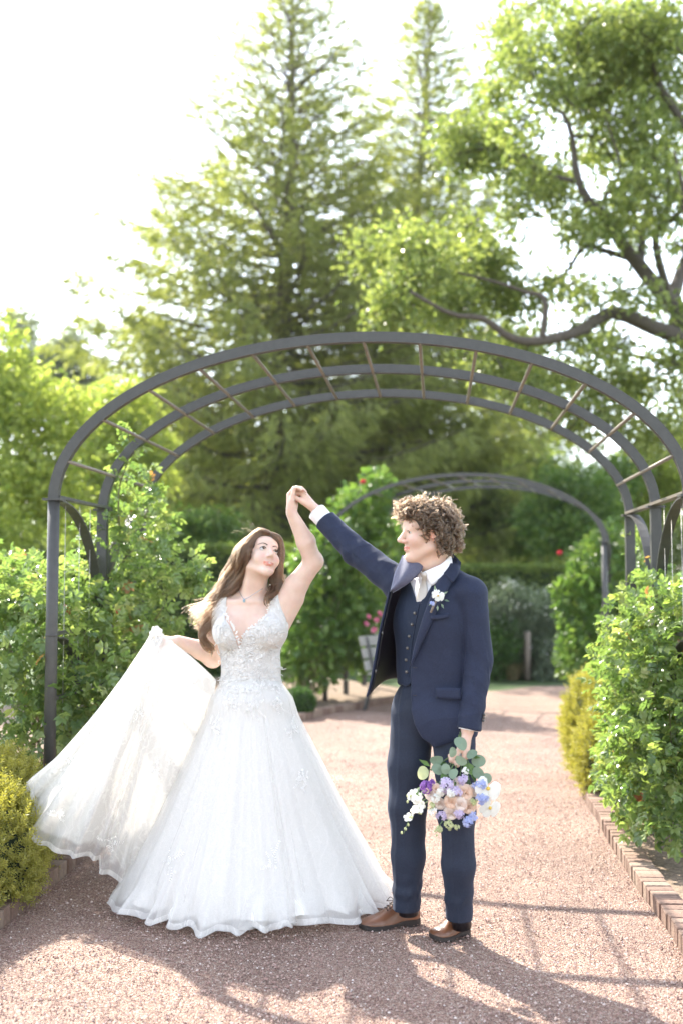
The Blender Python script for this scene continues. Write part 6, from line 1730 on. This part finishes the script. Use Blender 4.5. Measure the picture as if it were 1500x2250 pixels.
def vest_shirt():
    F = torso(Field(), 0.004)
    vpoly = np.array([(962, 1214), (968, 1245), (948, 1285), (932, 1312), (915, 1322), (905, 1290), (893, 1262), (880, 1220)], float)   # neck opening
    zb = gp(0, 1512, 4.5)[2]
    def ex(P, d):
        pr = proj(P); loc = (P - gp(950, 1400, 4.62)) @ GT
        pd = poly_sd(pr, vpoly) / 520.0
        d = smax(d, np.minimum(-pd, loc[:, 1] + 0.02), 0.003)
        # pointed hem at the centre front
        xc = np.abs(pr[:, 0] - 884) / 520.0
        hem = zb + 0.028 * smooth(0.0, 0.05, np.where(loc[:, 1] > 0, np.abs(xc - 0.012), 0.05)) 
        d = smax(d, hem - P[:, 2], 0.003)
        d = smax(d, P[:, 2] - gp(0, 1245, 4.6)[2], 0.003)
        return d
    lo, hi = F.bounds(); V, Q = surface(lambda P: ex(P, F.eval(P)), lo, hi, 0.0042)
    v = mesh_np('vest', V, Q, MATS['navy_vest'], groom)
    for i, (x, y) in enumerate([(910, 1347), (904, 1372), (898, 1398), (894, 1424), (891, 1450), (892, 1476)]):
        c = front_pt(F, [x], [y], 4.3, 4.75, 0.003)[0]
        R = np.stack([gr, [0, 0, 1.0], gf], 1)
        mb = MB(); mb.ell(c, (0.0072, 0.0072, 0.0035), R, 14, 8); b = mb.build('button', MATS['button'], v)
        mb = MB(); mb.ell(c + gf * 0.003, (0.0018, 0.0018, 0.0012), R, 8, 6); mb.build('button_eye', MATS['tie'], b)
    # front placket edge
    E = spline(np.array([(921, 1325), (912, 1370), (903, 1425), (897, 1490)], float), 22); P = front_pt(F, E[:, 0], E[:, 1], 4.3, 4.75, 0.001)
    mb = MB(); mb.tube(P, 0.0018, 6); mb.build('placket', MATS['navy_vest'], v)
    # pocket welts
    # shirt
    S = torso(Field(), -0.006)
    S.cone(gp(956, 1290, 4.625), GL(0, -0.022, -0.105), 0.068, 0.067, 0.02)
    dn = nrm(GL(0, -0.022, -0.105) - gp(956, 1290, 4.625)); cn = gp(955, 1252, 4.61)
    tilt = nrm(dn + 0.30 * gf * -1)
    lo, hi = S.bounds()
    def exs(P, d):
        d = smax(d, (P - cn) @ nrm(np.array([-0.42, -0.05, 1.0])) + 0.004, 0.003)
        d = smax(d, -(d_cone(P, gp(956, 1300, 4.625), GL(0, -0.022, -0.06), 0.0635, 0.0635)) * np.where(P[:, 2] > cn[2] - 0.03, 1, -1e3), 0.002) if False else d
        return smax(d, gp(0, 1400, 4.6)[2] - P[:, 2], 0.003)
    V, Q = surface(lambda P: exs(P, S.eval(P)), lo, hi, 0.0042)
    sh = mesh_np('shirt', V, Q, MATS['shirt'], groom)
    # collar leaves
    NK = Field(); NK.cone(gp(956, 1300, 4.625), GL(0, -0.022, -0.105), 0.0695, 0.0685, 0.02)
    def leafc(pts_in, pts_out, off=0.004):
        I = spline(np.array(pts_in, float), 14); O_ = spline(np.array(pts_out, float), 14); g = []
        for k in range(7):
            t = k / 6; E = I * (1 - t) + O_ * t; g.append(front_pt(NK, E[:, 0], E[:, 1], 4.3, 4.75, off + 0.006 * t))
        return np.stack(g)
    sheet('collar_leaf', leafc([(929, 1257), (945, 1250), (970, 1238), (990, 1219)], [(947, 1287), (956, 1282), (976, 1262), (993, 1238)]), MATS['shirt'], sh, thick=0.003)
    sheet('collar_leaf', leafc([(926, 1257), (922, 1252), (917, 1247)], [(925, 1274), (918, 1268), (911, 1260)]), MATS['shirt'], sh, thick=0.003)
    # tie
    TF = torso(Field(), -0.002); TF.cone(gp(956, 1290, 4.625), GL(0, -0.022, -0.105), 0.071, 0.069, 0.02)
    I = spline(np.array([(920, 1258), (922, 1267), (926, 1277), (919, 1296), (910, 1326)], float), 24); O_ = spline(np.array([(937, 1257), (937, 1268), (935, 1278), (938, 1296), (934, 1326)], float), 24)
    g = []
    for k in range(8):
        t = k / 7; E = I * (1 - t) + O_ * t; P = front_pt(TF, E[:, 0], E[:, 1], 4.3, 4.75, 0.002); kn = np.exp(-((np.linspace(0, 1, 24) - 0.17) / 0.15) ** 2)
        P[:, 1] -= (0.003 + 0.014 * kn) * math.sin(PI * t) ** 0.6 + 0.004 * kn; g.append(P)
    sheet('tie', np.stack(g), MATS['tie'], groom, thick=0.003)
    # cuffs
    def cuff(c, d, r, l, name):
        d = nrm(d); a = nrm(np.cross(d, [0.1, 1, 0.2])); b = np.cross(d, a); th = np.linspace(0, 2 * PI, 28, endpoint=False)
        R = [c + d * s * l + r * (1 + 0.03 * s) * (np.cos(th)[:, None] * a + np.sin(th)[:, None] * b) for s in np.linspace(0, 1, 6)]
        sheet(name, np.stack(R), MATS['shirt'], groom, True, thick=0.003)
    dR = nrm(gp(690, 1116, 4.95) - ELR)
    cuff(gp(722, 1152, 4.925), dR, 0.040, 0.085, 'shirt_cuff')
    dL = nrm(gp(1026, 1612, 4.47) - ELL); cuff(gp(1030, 1590, 4.455), dL, 0.038, 0.026, 'shirt_cuff')
vest_shirt()

def trousers():
    F = Field()
    F.ell(gp(952, 1545, 4.62), (0.172, 0.122, 0.14), GT, 0.03)
    F.chain([gp(908, 1570, 4.66), gp(897, 1680, 4.655), gp(895, 1770, 4.655), gp(896, 1880, 4.67), gp(892, 1998, 4.69)], [0.096, 0.084, 0.078, 0.067, 0.057], 0.04, 0.03)
    F.chain([gp(992, 1570, 4.57), gp(1000, 1690, 4.545), gp(1003, 1790, 4.53), gp(1006, 1900, 4.55), gp(1008, 2024, 4.59)], [0.098, 0.081, 0.072, 0.065, 0.054], 0.04, 0.03)
    zt = gp(0, 1478, 4.6)[2]
    A, B = gp(895, 1770, 4.655), gp(892, 1978, 4.715); C, D = gp(1003, 1790, 4.53), gp(1007, 2003, 4.545)
    zr = gp(0, 2004, 4.66)[2]; zl = gp(0, 2028, 4.55)[2]
    def ex(P, d):
        d = d + wrinkle(P, A, B, A * 0.15 + B * 0.85, 0.0035, 80, 0.06) + wrinkle(P, C, D, C * 0.12 + D * 0.88, 0.0022, 70, 0.06) + wrinkle(P, A, B, A, 0.0015, 34, 0.15) + wrinkle(P, C, D, C, 0.002, 30, 0.16)
        d = d - creases(P, 0.0012, 34, 1.4)
        # pressed crease down the front of each leg
        for (a, b, yw) in ((A, B, 0.65), (C, D, 0.45)):
            t = np.clip((P[:, 2] - b[2]) / (a[2] - b[2]), 0, 1.4); cx = b[0] + (a[0] - b[0]) * t; cyy = b[1] + (a[1] - b[1]) * t
            ang = np.arctan2(P[:, 0] - cx, -(P[:, 1] - cyy)); near = (np.hypot(P[:, 0] - cx, P[:, 1] - cyy) < 0.11)
            d = d - 0.0035 * np.exp(-((ang + yw) / 0.12) ** 2) * near
        d = smax(d, P[:, 2] - zt, 0.003)
        left = P[:, 0] > gp(950, 1900, 4.6)[0]
        hem = np.where(left, zl, zr) + 0.10 * np.clip(np.where(left, 4.50, 4.65) - P[:, 1], -0.05, 0.1) * -1 * 0.3
        return smax(d, hem - P[:, 2], 0.003)
    lo, hi = F.bounds(); V, Q = surface(lambda P: ex(P, F.eval(P)), lo, hi, 0.0042)
    mesh_np('trousers', V, Q, MATS['slate_trousers'], groom)
trousers()

def shoe(heel, toe, name='shoe'):
    heel = np.array([heel[0], heel[1], 0.0]); toe = np.array([toe[0], toe[1], 0.0]); L = np.linalg.norm(toe - heel)
    f = nrm(toe - heel); s = np.array([f[1], -f[0], 0]); up = np.array([0, 0, 1.0])
    t = np.linspace(0, 1, 30)
    wid = np.interp(t, [0, .04, .12, .3, .5, .68, .82, .93, .98, 1], [.012, .026, .033, .033, .040, .049, .047, .034, .020, .006])
    hgt = np.interp(t, [0, .05, .2, .34, .45, .58, .72, .86, .95, 1], [.075, .100, .108, .108, .098, .074, .054, .044, .034, .020])
    th = np.linspace(0, PI, 16)
    R = []
    for i in range(30):
        c = heel + f * L * t[i]; base = 0.026 - 0.008 * smooth(0.25, 0.5, t[i]) + 0.006 * smooth(0.85, 1, t[i])
        ex = 0.72 if t[i] > 0.5 else 0.6
        x = np.sign(np.cos(th)) * np.abs(np.cos(th)) ** ex; z = np.sin(th) ** 0.8
        wv = wid[i] * (1 - 0.28 * z * (1 - smooth(0.5, 0.8, t[i])))
        R.append(c + s * (x * wv)[:, None] + up * (base + (hgt[i] - base) * z)[:, None])
    mb = MB(); mb.rings(np.array(R), False)
    u = mb.build(name, MATS['leather'], groom)
    # sole with welt and heel block
    mb = MB(); R = []
    for i in range(30):
        c = heel + f * L * t[i]; w = wid[i] + 0.005; spring = 0.008 * smooth(0.82, 1.0, t[i])
        z0 = (0.0 if t[i] < 0.27 else 0.009 - 0.009 * smooth(0.42, 0.6, t[i])) + spring; z1 = 0.028 - 0.009 * smooth(0.25, 0.5, t[i]) + spring * 0.8
        R.append([c - s * w + up * z0, c + s * w + up * z0, c + s * w + up * z1, c - s * w + up * z1])
    mb.rings(np.array(R), True, True, True); mb.build('sole', MATS['sole'], u, False)
    # quarters, tongue edge and laces
    for sd in (-1, 1):
        P = np.array([heel + f * L * a + s * sd * b + up * h for a, b, h in [(.36, .024, .095), (.47, .024, .082), (.56, .022, .066), (.60, .026, .052), (.58, .040, .028)]])
        mb = MB(); mb.tube(spline(P, 16), 0.0022, 6); mb.build('seam', MATS['leather'], u)
    for a, h in ((.42, .1055), (.47, .098), (.52, .089), (.56, .081)):
        P = np.array([heel + f * L * a + s * b + up * (h - abs(b) * 0.35) for b in (-.021, -.010, 0, .010, .021)])
        mb = MB(); mb.tube(P, 0.0024, 6); mb.build('lace', MATS['lace_cord'], u)
    for sd in (-1, 1):
        c = heel + f * L * 0.42 + up * 0.108
        P = np.array([c, c + s * sd * .018 + f * .012 + up * .010, c + s * sd * .034 + f * .020 - up * .008, c + s * sd * .020 + f * .026 - up * .006, c])
        mb = MB(); mb.tube(spline(P, 16), 0.0016, 5); mb.build('lace_loop', MATS['lace_cord'], u)
    return u
for a_, b_ in ((gp(894, 1950, 4.69), gp(897, 2008, 4.705)), (gp(1009, 1975, 4.59), gp(1013, 2035, 4.62))):
    mb = MB(); mb.tube([a_, (a_ + b_) / 2, b_], np.array([0.040, 0.040, 0.042]), 18); mb.build('sock', MATS['lining'], groom)
shoe(gnd(920, 2029), gnd(789, 2042))
hL = np.array([0.530, 4.680]); shoe(hL, gnd(946, 2066))

# ---- curly hair
def groom_hair():
    rng = np.random.default_rng(33); L = GL
    F = Field()
    F.ell(L(0, -0.024, 0.042), (0.083, 0.106, 0.092), GB, 0.02)
    F.ell(L(0, -0.075, -0.02), (0.080, 0.058, 0.070), GB, 0.03)
    F.ell(L(0, 0.052, 0.086), (0.064, 0.042, 0.034), GB, 0.03)
    for s in (-1, 1): F.cone(L(0.070 * s, -0.015, 0.03), L(0.076 * s, -0.045, -0.065), 0.024, 0.020, 0.02)
    F.ell(L(0, 0.110, -0.045), (0.095, 0.095, 0.098), GB, 0.010, True)
    F.ell(L(0, 0.0, -0.135), (0.066, 0.060, 0.060), GB, 0.010, True)
    V, Q = skin_of(F, 0.005)
    h = mesh_np('hair', V, Q, MATS['hair_under'], groom)
    # curls rooted over the cap
    n = np.zeros_like(V)
    nn = np.cross(V[Q[:, 1]] - V[Q[:, 0]], V[Q[:, 2]] - V[Q[:, 0]])
    for k in range(4): np.add.at(n, Q[:, k], nn)
    n /= np.linalg.norm(n, axis=1)[:, None] + 1e-9
    q = (V - GO) @ GB; nl = n @ GB
    ok = ~((q[:, 1] > 0.035) & (q[:, 2] < 0.058)) & ~((nl[:, 1] > 0.55) & (q[:, 2] < 0.035)) & ~((nl[:, 2] < -0.6))
    idx = np.flatnonzero(ok); S = []; RR = []
    for i in rng.choice(idx, 950, replace=True):
        r0 = V[i]; nv = n[i]
        ql = q[i]
        fall = nrm(np.array([0, 0, -1.0 if ql[1] < 0.03 else 0.15]) * rng.uniform(0.5, 1.0) + (GB[:, 1] * (1.0 if ql[1] > 0.0 else -0.5)) * rng.uniform(0, 0.6) + rng.normal(0, 0.35, 3))
        d = nrm(nv * rng.uniform(0.10, 0.55) + fall * rng.uniform(0.5, 1.0) + rng.normal(0, 0.35, 3))
        ln = rng.uniform(0.018, 0.040) * (1.1 if ql[2] > 0.04 else 0.95); hr = rng.uniform(0.007, 0.014); turns = rng.uniform(0.8, 1.3)
        a = nrm(np.cross(d, rng.normal(size=3))); b = np.cross(d, a); t = np.linspace(0, 1, 22); ph = rng.uniform(0, 6.28); sg = rng.choice([-1, 1])
        env = np.sin(np.clip(t * 1.6, 0, 1) * PI / 2)
        core = r0 + nv * rng.uniform(-0.004, 0.006) + d * (ln * t)[:, None] + fall * (0.016 * t ** 2)[:, None]
        C = core + a * (hr * env * np.cos(sg * turns * 2 * PI * t + ph))[:, None] + b * (hr * env * np.sin(sg * turns * 2 * PI * t + ph))[:, None]
        for k in range(17):
            o = rng.normal(0, 0.0019, 3); w = rng.normal(0, 0.0007, 3)
            S.append(C + o + np.outer(t ** 1.5, w)); RR.append(np.full(22, 0.00045) * np.linspace(1, 0.6, 22))
    for i in rng.choice(idx[q[idx, 2] > 0.0], 130):      # stray hairs on the outline
        r0 = V[i]; d = nrm(n[i] + rng.normal(0, 0.5, 3)); t = np.linspace(0, 1, 12); a = nrm(np.cross(d, rng.normal(size=3))); b = np.cross(d, a)
        C = r0 + d * (0.045 * t)[:, None] * rng.uniform(0.7, 1.2) + a * (0.008 * np.cos(5 * t + i))[:, None] + b * (0.008 * np.sin(5 * t))[:, None]
        S.append(C); RR.append(np.full(12, 0.00045))
    hair_curves('hair_strands', S, RR, MATS['hair_curly'], groom)
groom_hair()
# ================================================================== bouquet and buttonhole
def mat_petal(name, a, b, trans=0.3):
    mat_leaf(name, a, b, trans, 0.55, 0.3, tcol=(1.15, 1.1, 1.05))
mat_petal('fl_peach', (0.78, 0.57, 0.44), (0.87, 0.72, 0.60)); mat_petal('fl_blush', (0.80, 0.67, 0.60), (0.88, 0.80, 0.74))
mat_petal('fl_white', (0.76, 0.76, 0.70), (0.85, 0.85, 0.82)); mat_petal('fl_blue', (0.30, 0.36, 0.66), (0.50, 0.54, 0.76))
mat_petal('fl_lavender', (0.46, 0.38, 0.58), (0.66, 0.58, 0.74)); mat_petal('fl_purple', (0.17, 0.06, 0.30), (0.34, 0.16, 0.48))
mat_petal('fl_green', (0.42, 0.48, 0.22), (0.62, 0.64, 0.38)); mat_petal('eucalyptus', (0.16, 0.24, 0.17), (0.30, 0.38, 0.27))
mat_petal('fl_leaf', (0.06, 0.13, 0.04), (0.16, 0.26, 0.08)); mat_basic('fl_centre', (0.65, 0.45, 0.08), 0.6, var=0.2); mat_basic('stem_green', (0.10, 0.17, 0.06), 0.6, var=0.2)
mat_basic('ribbon', (0.72, 0.74, 0.78), 0.4, var=0.04)
frng = np.random.default_rng(77)
def petal_fan(c, d, n, L, w, op, name, mat, parent, curl=0.25, ph=0.0):
    """n rounded petals round axis d, opened by op radians."""
    d = nrm(d); a = nrm(np.cross(d, [0.31, 0.2, 0.9])); b = np.cross(d, a); V = []; F = []; T = []; k = 0
    for j in range(n):
        th = 2 * PI * j / n + ph + frng.normal(0, 0.06); o = a * math.cos(th) + b * math.sin(th); s = -a * math.sin(th) + b * math.cos(th); tv = frng.random()
        prof = [(0.0, 0.12), (0.3, 0.62), (0.6, 1.0), (0.85, 0.86), (1.0, 0.42)]
        for (t, ww) in prof:
            ang = op + curl * t * t; ctr = c + (d * math.cos(ang) + o * math.sin(ang)) * L * t
            up = (d * math.sin(ang) - o * math.cos(ang))
            V += [ctr - s * w * ww / 2 + up * -0.12 * w * ww, ctr, ctr + s * w * ww / 2 + up * -0.12 * w * ww]
        for i in range(4):
            e = k + i * 3; F += [[e, e + 1, e + 4, e + 3], [e + 1, e + 2, e + 5, e + 4]]
        T += [tv] * 15; k += 15
    return np.array(V), np.array(F), np.array(T)
def flower(c, d, r, kind, mat, parent, name):
    Vs = []; Fs = []; Ts = []; n = 0
    def add(VFT):
        nonlocal n
        V, F, T = VFT; Vs.append(V); Fs.append(F + n); Ts.append(T); n += len(V)
    if kind == 'rose':
        for i, (m, op, L) in enumerate([(3, 0.12, 0.75), (4, 0.32, 0.85), (5, 0.62, 0.95), (6, 0.95, 1.0), (6, 1.3, 1.05)]): add(petal_fan(c, d, m, r * L, r * 0.95, op, '', None, None, 0.3, i * 0.7))
    elif kind == 'floret':
        add(petal_fan(c, d, 5, r, r * 0.8, 1.05, '', None, None, 0.3, frng.random()))
    elif kind == 'orchid':
        add(petal_fan(c, d, 3, r * 0.95, r * 1.0, 1.30, '', None, None, 0.2, PI / 2)); add(petal_fan(c + nrm(d) * 0.003, d, 2, r * 1.05, r * 1.5, 1.20, '', None, None, 0.3, 0.0))
    o = mesh_np(name, np.concatenate(Vs), np.concatenate(Fs), MATS[mat], parent, True, np.concatenate(Ts))
    if kind in ('orchid',):
        mb = MB(); mb.ell(c + nrm(d) * 0.006, (r * 0.16,) * 3, None, 8, 6); mb.build('centre', MATS['fl_centre'], o)
    return o
def disc_leaf(c, d, r, mat, parent, asp=1.0, name='leaf'):
    d = nrm(d); a = nrm(np.cross(d, frng.normal(size=3))); b = np.cross(d, a); th = np.linspace(0, 2 * PI, 14, endpoint=False)
    R = np.stack([c + d * 0.08 * r + 0 * a[None] * th[:, None]] + [c + d * 0.08 * r * (1 - k) - d * 0.15 * r * k * np.cos(2 * th)[:, None] + r * k * (np.cos(th)[:, None] * a + asp * np.sin(th)[:, None] * b) for k in (0.5, 1.0)])
    mb = MB(); mb.rings(R, True); tv = frng.random()
    return mb.build(name, MATS[mat], parent, True, np.full(mb.n, tv))
def cluster(c, rx, n, r, mat, parent, name, drop=0.0):
    """Head of many tiny florets as one flower head."""
    Vs = []; Fs = []; Ts = []; k = 0
    for i in range(n):
        d = unit(1, rng=frng)[0]; d[1] = -abs(d[1]); p = c + d * rx * frng.uniform(0.6, 1.0)
        V, F, T = petal_fan(p, d + [0, -0.4, 0], 4, r, r * 0.85, 1.0, '', None, None, 0.3, frng.random()); Vs.append(V); Fs.append(F + k); Ts.append(T); k += len(V)
    return mesh_np(name, np.concatenate(Vs), np.concatenate(Fs), MATS[mat], parent, True, np.concatenate(Ts))
def bouquet():
    C = at(1000, 1735, 4.43); root = empty('bouquet', tuple(at(1015, 1640, 4.45)))
    tag(root, 'hanging bouquet of peach, white, blue and purple flowers in the groom\'s hand', 'bouquet')
    grip = at(1014, 1640, 4.455)
    def tow(x, y, Y): p = at(x, y, Y); return p, nrm((p - at(1000, 1715, 4.47)) * [1, 1.0, 1] + [0, -0.035, 0])
    # stems
    mb = MB()
    for i in range(16):
        e = at(frng.uniform(930, 1060), frng.uniform(1690, 1780), frng.uniform(4.38, 4.48)); s0 = grip + frng.normal(0, 0.008, 3) + [0, 0, 0.055]
        mb.tube(spline([s0, grip + frng.normal(0, 0.006, 3), e], 10), np.linspace(0.003, 0.002, 10), 5)
    mb.build('stems', MATS['stem_green'], root)['kind'] = 'stuff'
    mb = MB(); mb.tube([grip + [0, 0, 0.035], grip + [0.0, 0, -0.02], at(1004, 1662, 4.45)], np.array([0.014, 0.015, 0.014]), 14); mb.build('ribbon_wrap', MATS['ribbon'], root)
    for x, y, Y, r, m in [(958, 1670, 4.42, .027, 'eucalyptus'), (928, 1698, 4.42, .028, 'fl_green'), (1011, 1634, 4.40, .030, 'eucalyptus'), (993, 1653, 4.40, .021, 'eucalyptus'), (1011, 1671, 4.38, .026, 'eucalyptus'), (1036, 1657, 4.41, .025, 'eucalyptus'), (1050, 1672, 4.43, .029, 'eucalyptus'), (1049, 1698, 4.40, .026, 'eucalyptus'), (960, 1690, 4.41, .026, 'eucalyptus'), (1069, 1710, 4.43, .022, 'eucalyptus'), (978, 1690, 4.39, .022, 'eucalyptus'), (1030, 1690, 4.42, .026, 'fl_leaf'), (995, 1700, 4.38, .022, 'eucalyptus'), (975, 1710, 4.40, .02, 'fl_leaf')]:
        d = np.array([frng.normal(0, .3), -0.9, frng.normal(0.2, .3)]); disc_leaf(at(x, y, Y), d, r, m, root, frng.uniform(0.72, 0.95), 'leaf')
    for i in range(26):
        x, y = frng.normal(995, 34), frng.normal(1715, 22); p = at(x, y, frng.uniform(4.39, 4.46)); A = nrm(p - at(1008, 1660, 4.47)) + frng.normal(0, 0.3, 3)
        V, F, tn = leaf_mesh(p[None], A[None], np.array([[frng.normal(0, .4), -1, 0.4]]), frng.uniform(0.035, 0.06), 0.36)
        mesh_np('leaf', V, F, MATS['fl_leaf' if i % 2 else 'eucalyptus'], root, False, tn)
    for x, y, Y, r, m in [(942, 1747, 4.39, .030, 'fl_blush'), (1023, 1746, 4.37, .034, 'fl_peach'), (988, 1793, 4.38, .030, 'fl_blush'), (1032, 1778, 4.38, .032, 'fl_peach'), (990, 1766, 4.36, .030, 'fl_peach'), (962, 1770, 4.40, .026, 'fl_blush'), (1046, 1738, 4.39, .028, 'fl_blush'), (1008, 1722, 4.39, .026, 'fl_blush'), (1010, 1772, 4.36, .030, 'fl_blush'), (955, 1735, 4.38, .022, 'fl_peach')]:
        p, d = tow(x, y, Y); flower(p - d * r * 0.5, d + [0, -0.5, 0], r, 'rose', m, root, 'rose')
    for x, y, Y, r, dv in [(1070, 1732, 4.37, .050, (0.25, -0.95, 0.05)), (1074, 1774, 4.40, .044, (0.35, -0.85, -0.2))]:
        flower(at(x, y, Y), np.array(dv), r, 'orchid', 'fl_white', root, 'orchid')
    for x, y, Y, rx, n, r, m, nm in [(936, 1729, 4.39, .026, 34, .0075, 'fl_purple', 'lilac'), (943, 1722, 4.40, .020, 18, .0075, 'fl_purple', 'lilac'), (1052, 1723, 4.37, .024, 14, .013, 'fl_blue', 'delphinium'), (1058, 1753, 4.37, .022, 12, .013, 'fl_blue', 'delphinium'), (980, 1726, 4.37, .028, 18, .012, 'fl_lavender', 'stock_flower'), (968, 1738, 4.37, .018, 10, .012, 'fl_white', 'stock_flower'), (1026, 1806, 4.37, .018, 10, .014, 'fl_blue', 'delphinium'), (969, 1793, 4.38, .018, 12, .011, 'fl_lavender', 'stock_flower'), (1008, 1788, 4.37, .018, 12, .011, 'fl_lavender', 'stock_flower'), (1022, 1694, 4.38, .014, 14, .006, 'fl_white', 'filler_flower'), (1002, 1740, 4.36, .02, 12, .012, 'fl_lavender', 'stock_flower'), (1040, 1762, 4.37, .012, 8, .008, 'fl_green', 'filler_flower'), (985, 1812, 4.38, .020, 20, .007, 'fl_green', 'filler_flower'), (964, 1822, 4.38, .014, 12, .007, 'fl_green', 'filler_flower'), (1003, 1818, 4.38, .010, 8, .007, 'fl_green', 'filler_flower'), (955, 1755, 4.37, .014, 8, .011, 'fl_white', 'stock_flower'), (915, 1752, 4.38, .018, 10, .013, 'fl_white', 'stock_flower'), (990, 1742, 4.355, .018, 12, .011, 'fl_white', 'stock_flower'), (1040, 1795, 4.37, .016, 8, .012, 'fl_blue', 'delphinium'), (950, 1785, 4.38, .016, 10, .010, 'fl_white', 'stock_flower'), (1015, 1712, 4.37, .02, 12, .011, 'fl_lavender', 'stock_flower'), (945, 1770, 4.38, .014, 8, .010, 'fl_green', 'filler_flower')]:
        cluster(at(x, y, Y), rx, n, r, m, root, nm)
    # trailing white sprays with buds at the tip
    for path, ft in [([(935, 1755, 4.40), (915, 1768, 4.39), (902, 1792, 4.38), (892, 1815, 4.38), (886, 1832, 4.38)], [0, 1, 2]), ([(940, 1760, 4.39), (925, 1772, 4.38), (924, 1788, 4.38)], [1, 2]), ([(975, 1800, 4.39), (963, 1815, 4.38), (958, 1830, 4.38)], []), ([(930, 1745, 4.40), (905, 1750, 4.39), (894, 1754, 4.39)], [1, 2])]:
        P = spline([at(*a) for a in path], 20); mb = MB(); mb.tube(P, np.linspace(0.002, 0.001, 20), 5); st = mb.build('trailing_stem', MATS['fl_green'] if False else MATS['stem_green'], root)
        for i in ft:
            c = P[3 + i * 4] + frng.normal(0, 0.004, 3); flower(c, (frng.normal(0, .5), -1, frng.normal(0, .4)), 0.021, 'floret', 'fl_white', st, 'floret')
        for i in range(9, 20, 2):
            c = P[i] + frng.normal(0, 0.005, 3); mb = MB(); mb.ell(c, (0.0045, 0.0045, 0.0065), None, 8, 6); mb.build('bud', MATS['fl_green'], st, True, np.full(mb.n, 0.8))
bouquet()
def buttonhole():
    c = at(958, 1314, 4.425); root = empty('boutonniere', tuple(c)); tag(root, 'small white orchid boutonniere with greenery pinned on the navy lapel', 'boutonniere')
    flower(at(962, 1309, 4.425), (-0.3, -1, 0.1), 0.024, 'orchid', 'fl_white', root, 'orchid')
    flower(at(957, 1303, 4.43), (-0.4, -1, 0.5), 0.018, 'floret', 'fl_white', root, 'floret')
    for x, y, a in [(950, 1322, (-.6, -.3, -.5)), (972, 1306, (.8, -.3, .5)), (968, 1326, (.4, -.3, -.8)), (955, 1298, (-.1, -.3, 1)), (974, 1318, (.8, -.3, -.2)), (960, 1330, (0, -.3, -1))]:
        V, F, tn = leaf_mesh(at(x, y, 4.432)[None], np.array([a], float), np.array([[0, -1.0, .3]]), 0.024, 0.4); mesh_np('leaf', V, F, MATS['eucalyptus'], root, False, tn)
    cluster(at(949, 1326, 4.43), 0.008, 6, 0.007, 'fl_blue', root, 'filler_flower')
    mb = MB(); mb.tube([at(958, 1318, 4.435), at(950, 1334, 4.44), at(945, 1346, 4.445)], np.array([0.004, 0.005, 0.0045]), 8); mb.build('stem', MATS['post_wood'], root)
buttonhole()
# ================================================================== thin air volume added to lift the darks like lens glare
def glare_haze():
    m, nt, N, L = new_mat('glare_haze'); N.remove(N['Principled BSDF'])
    v = N.new('ShaderNodeVolumePrincipled'); v.inputs['Color'].default_value = (0.97, 0.97, 0.95, 1); v.inputs['Density'].default_value = 0.00025; v.inputs['Anisotropy'].default_value = 0.3
    L.new(v.outputs[0], N['Material Output'].inputs['Volume'])
    mb = MB(); mb.box((0, 0, 9.6), (820, 820, 21.4)); tag(mb.build('glare_haze', m, None, False), 'thin bright air volume added over the garden for lens glare', 'glare_haze', kind='stuff')
glare_haze()
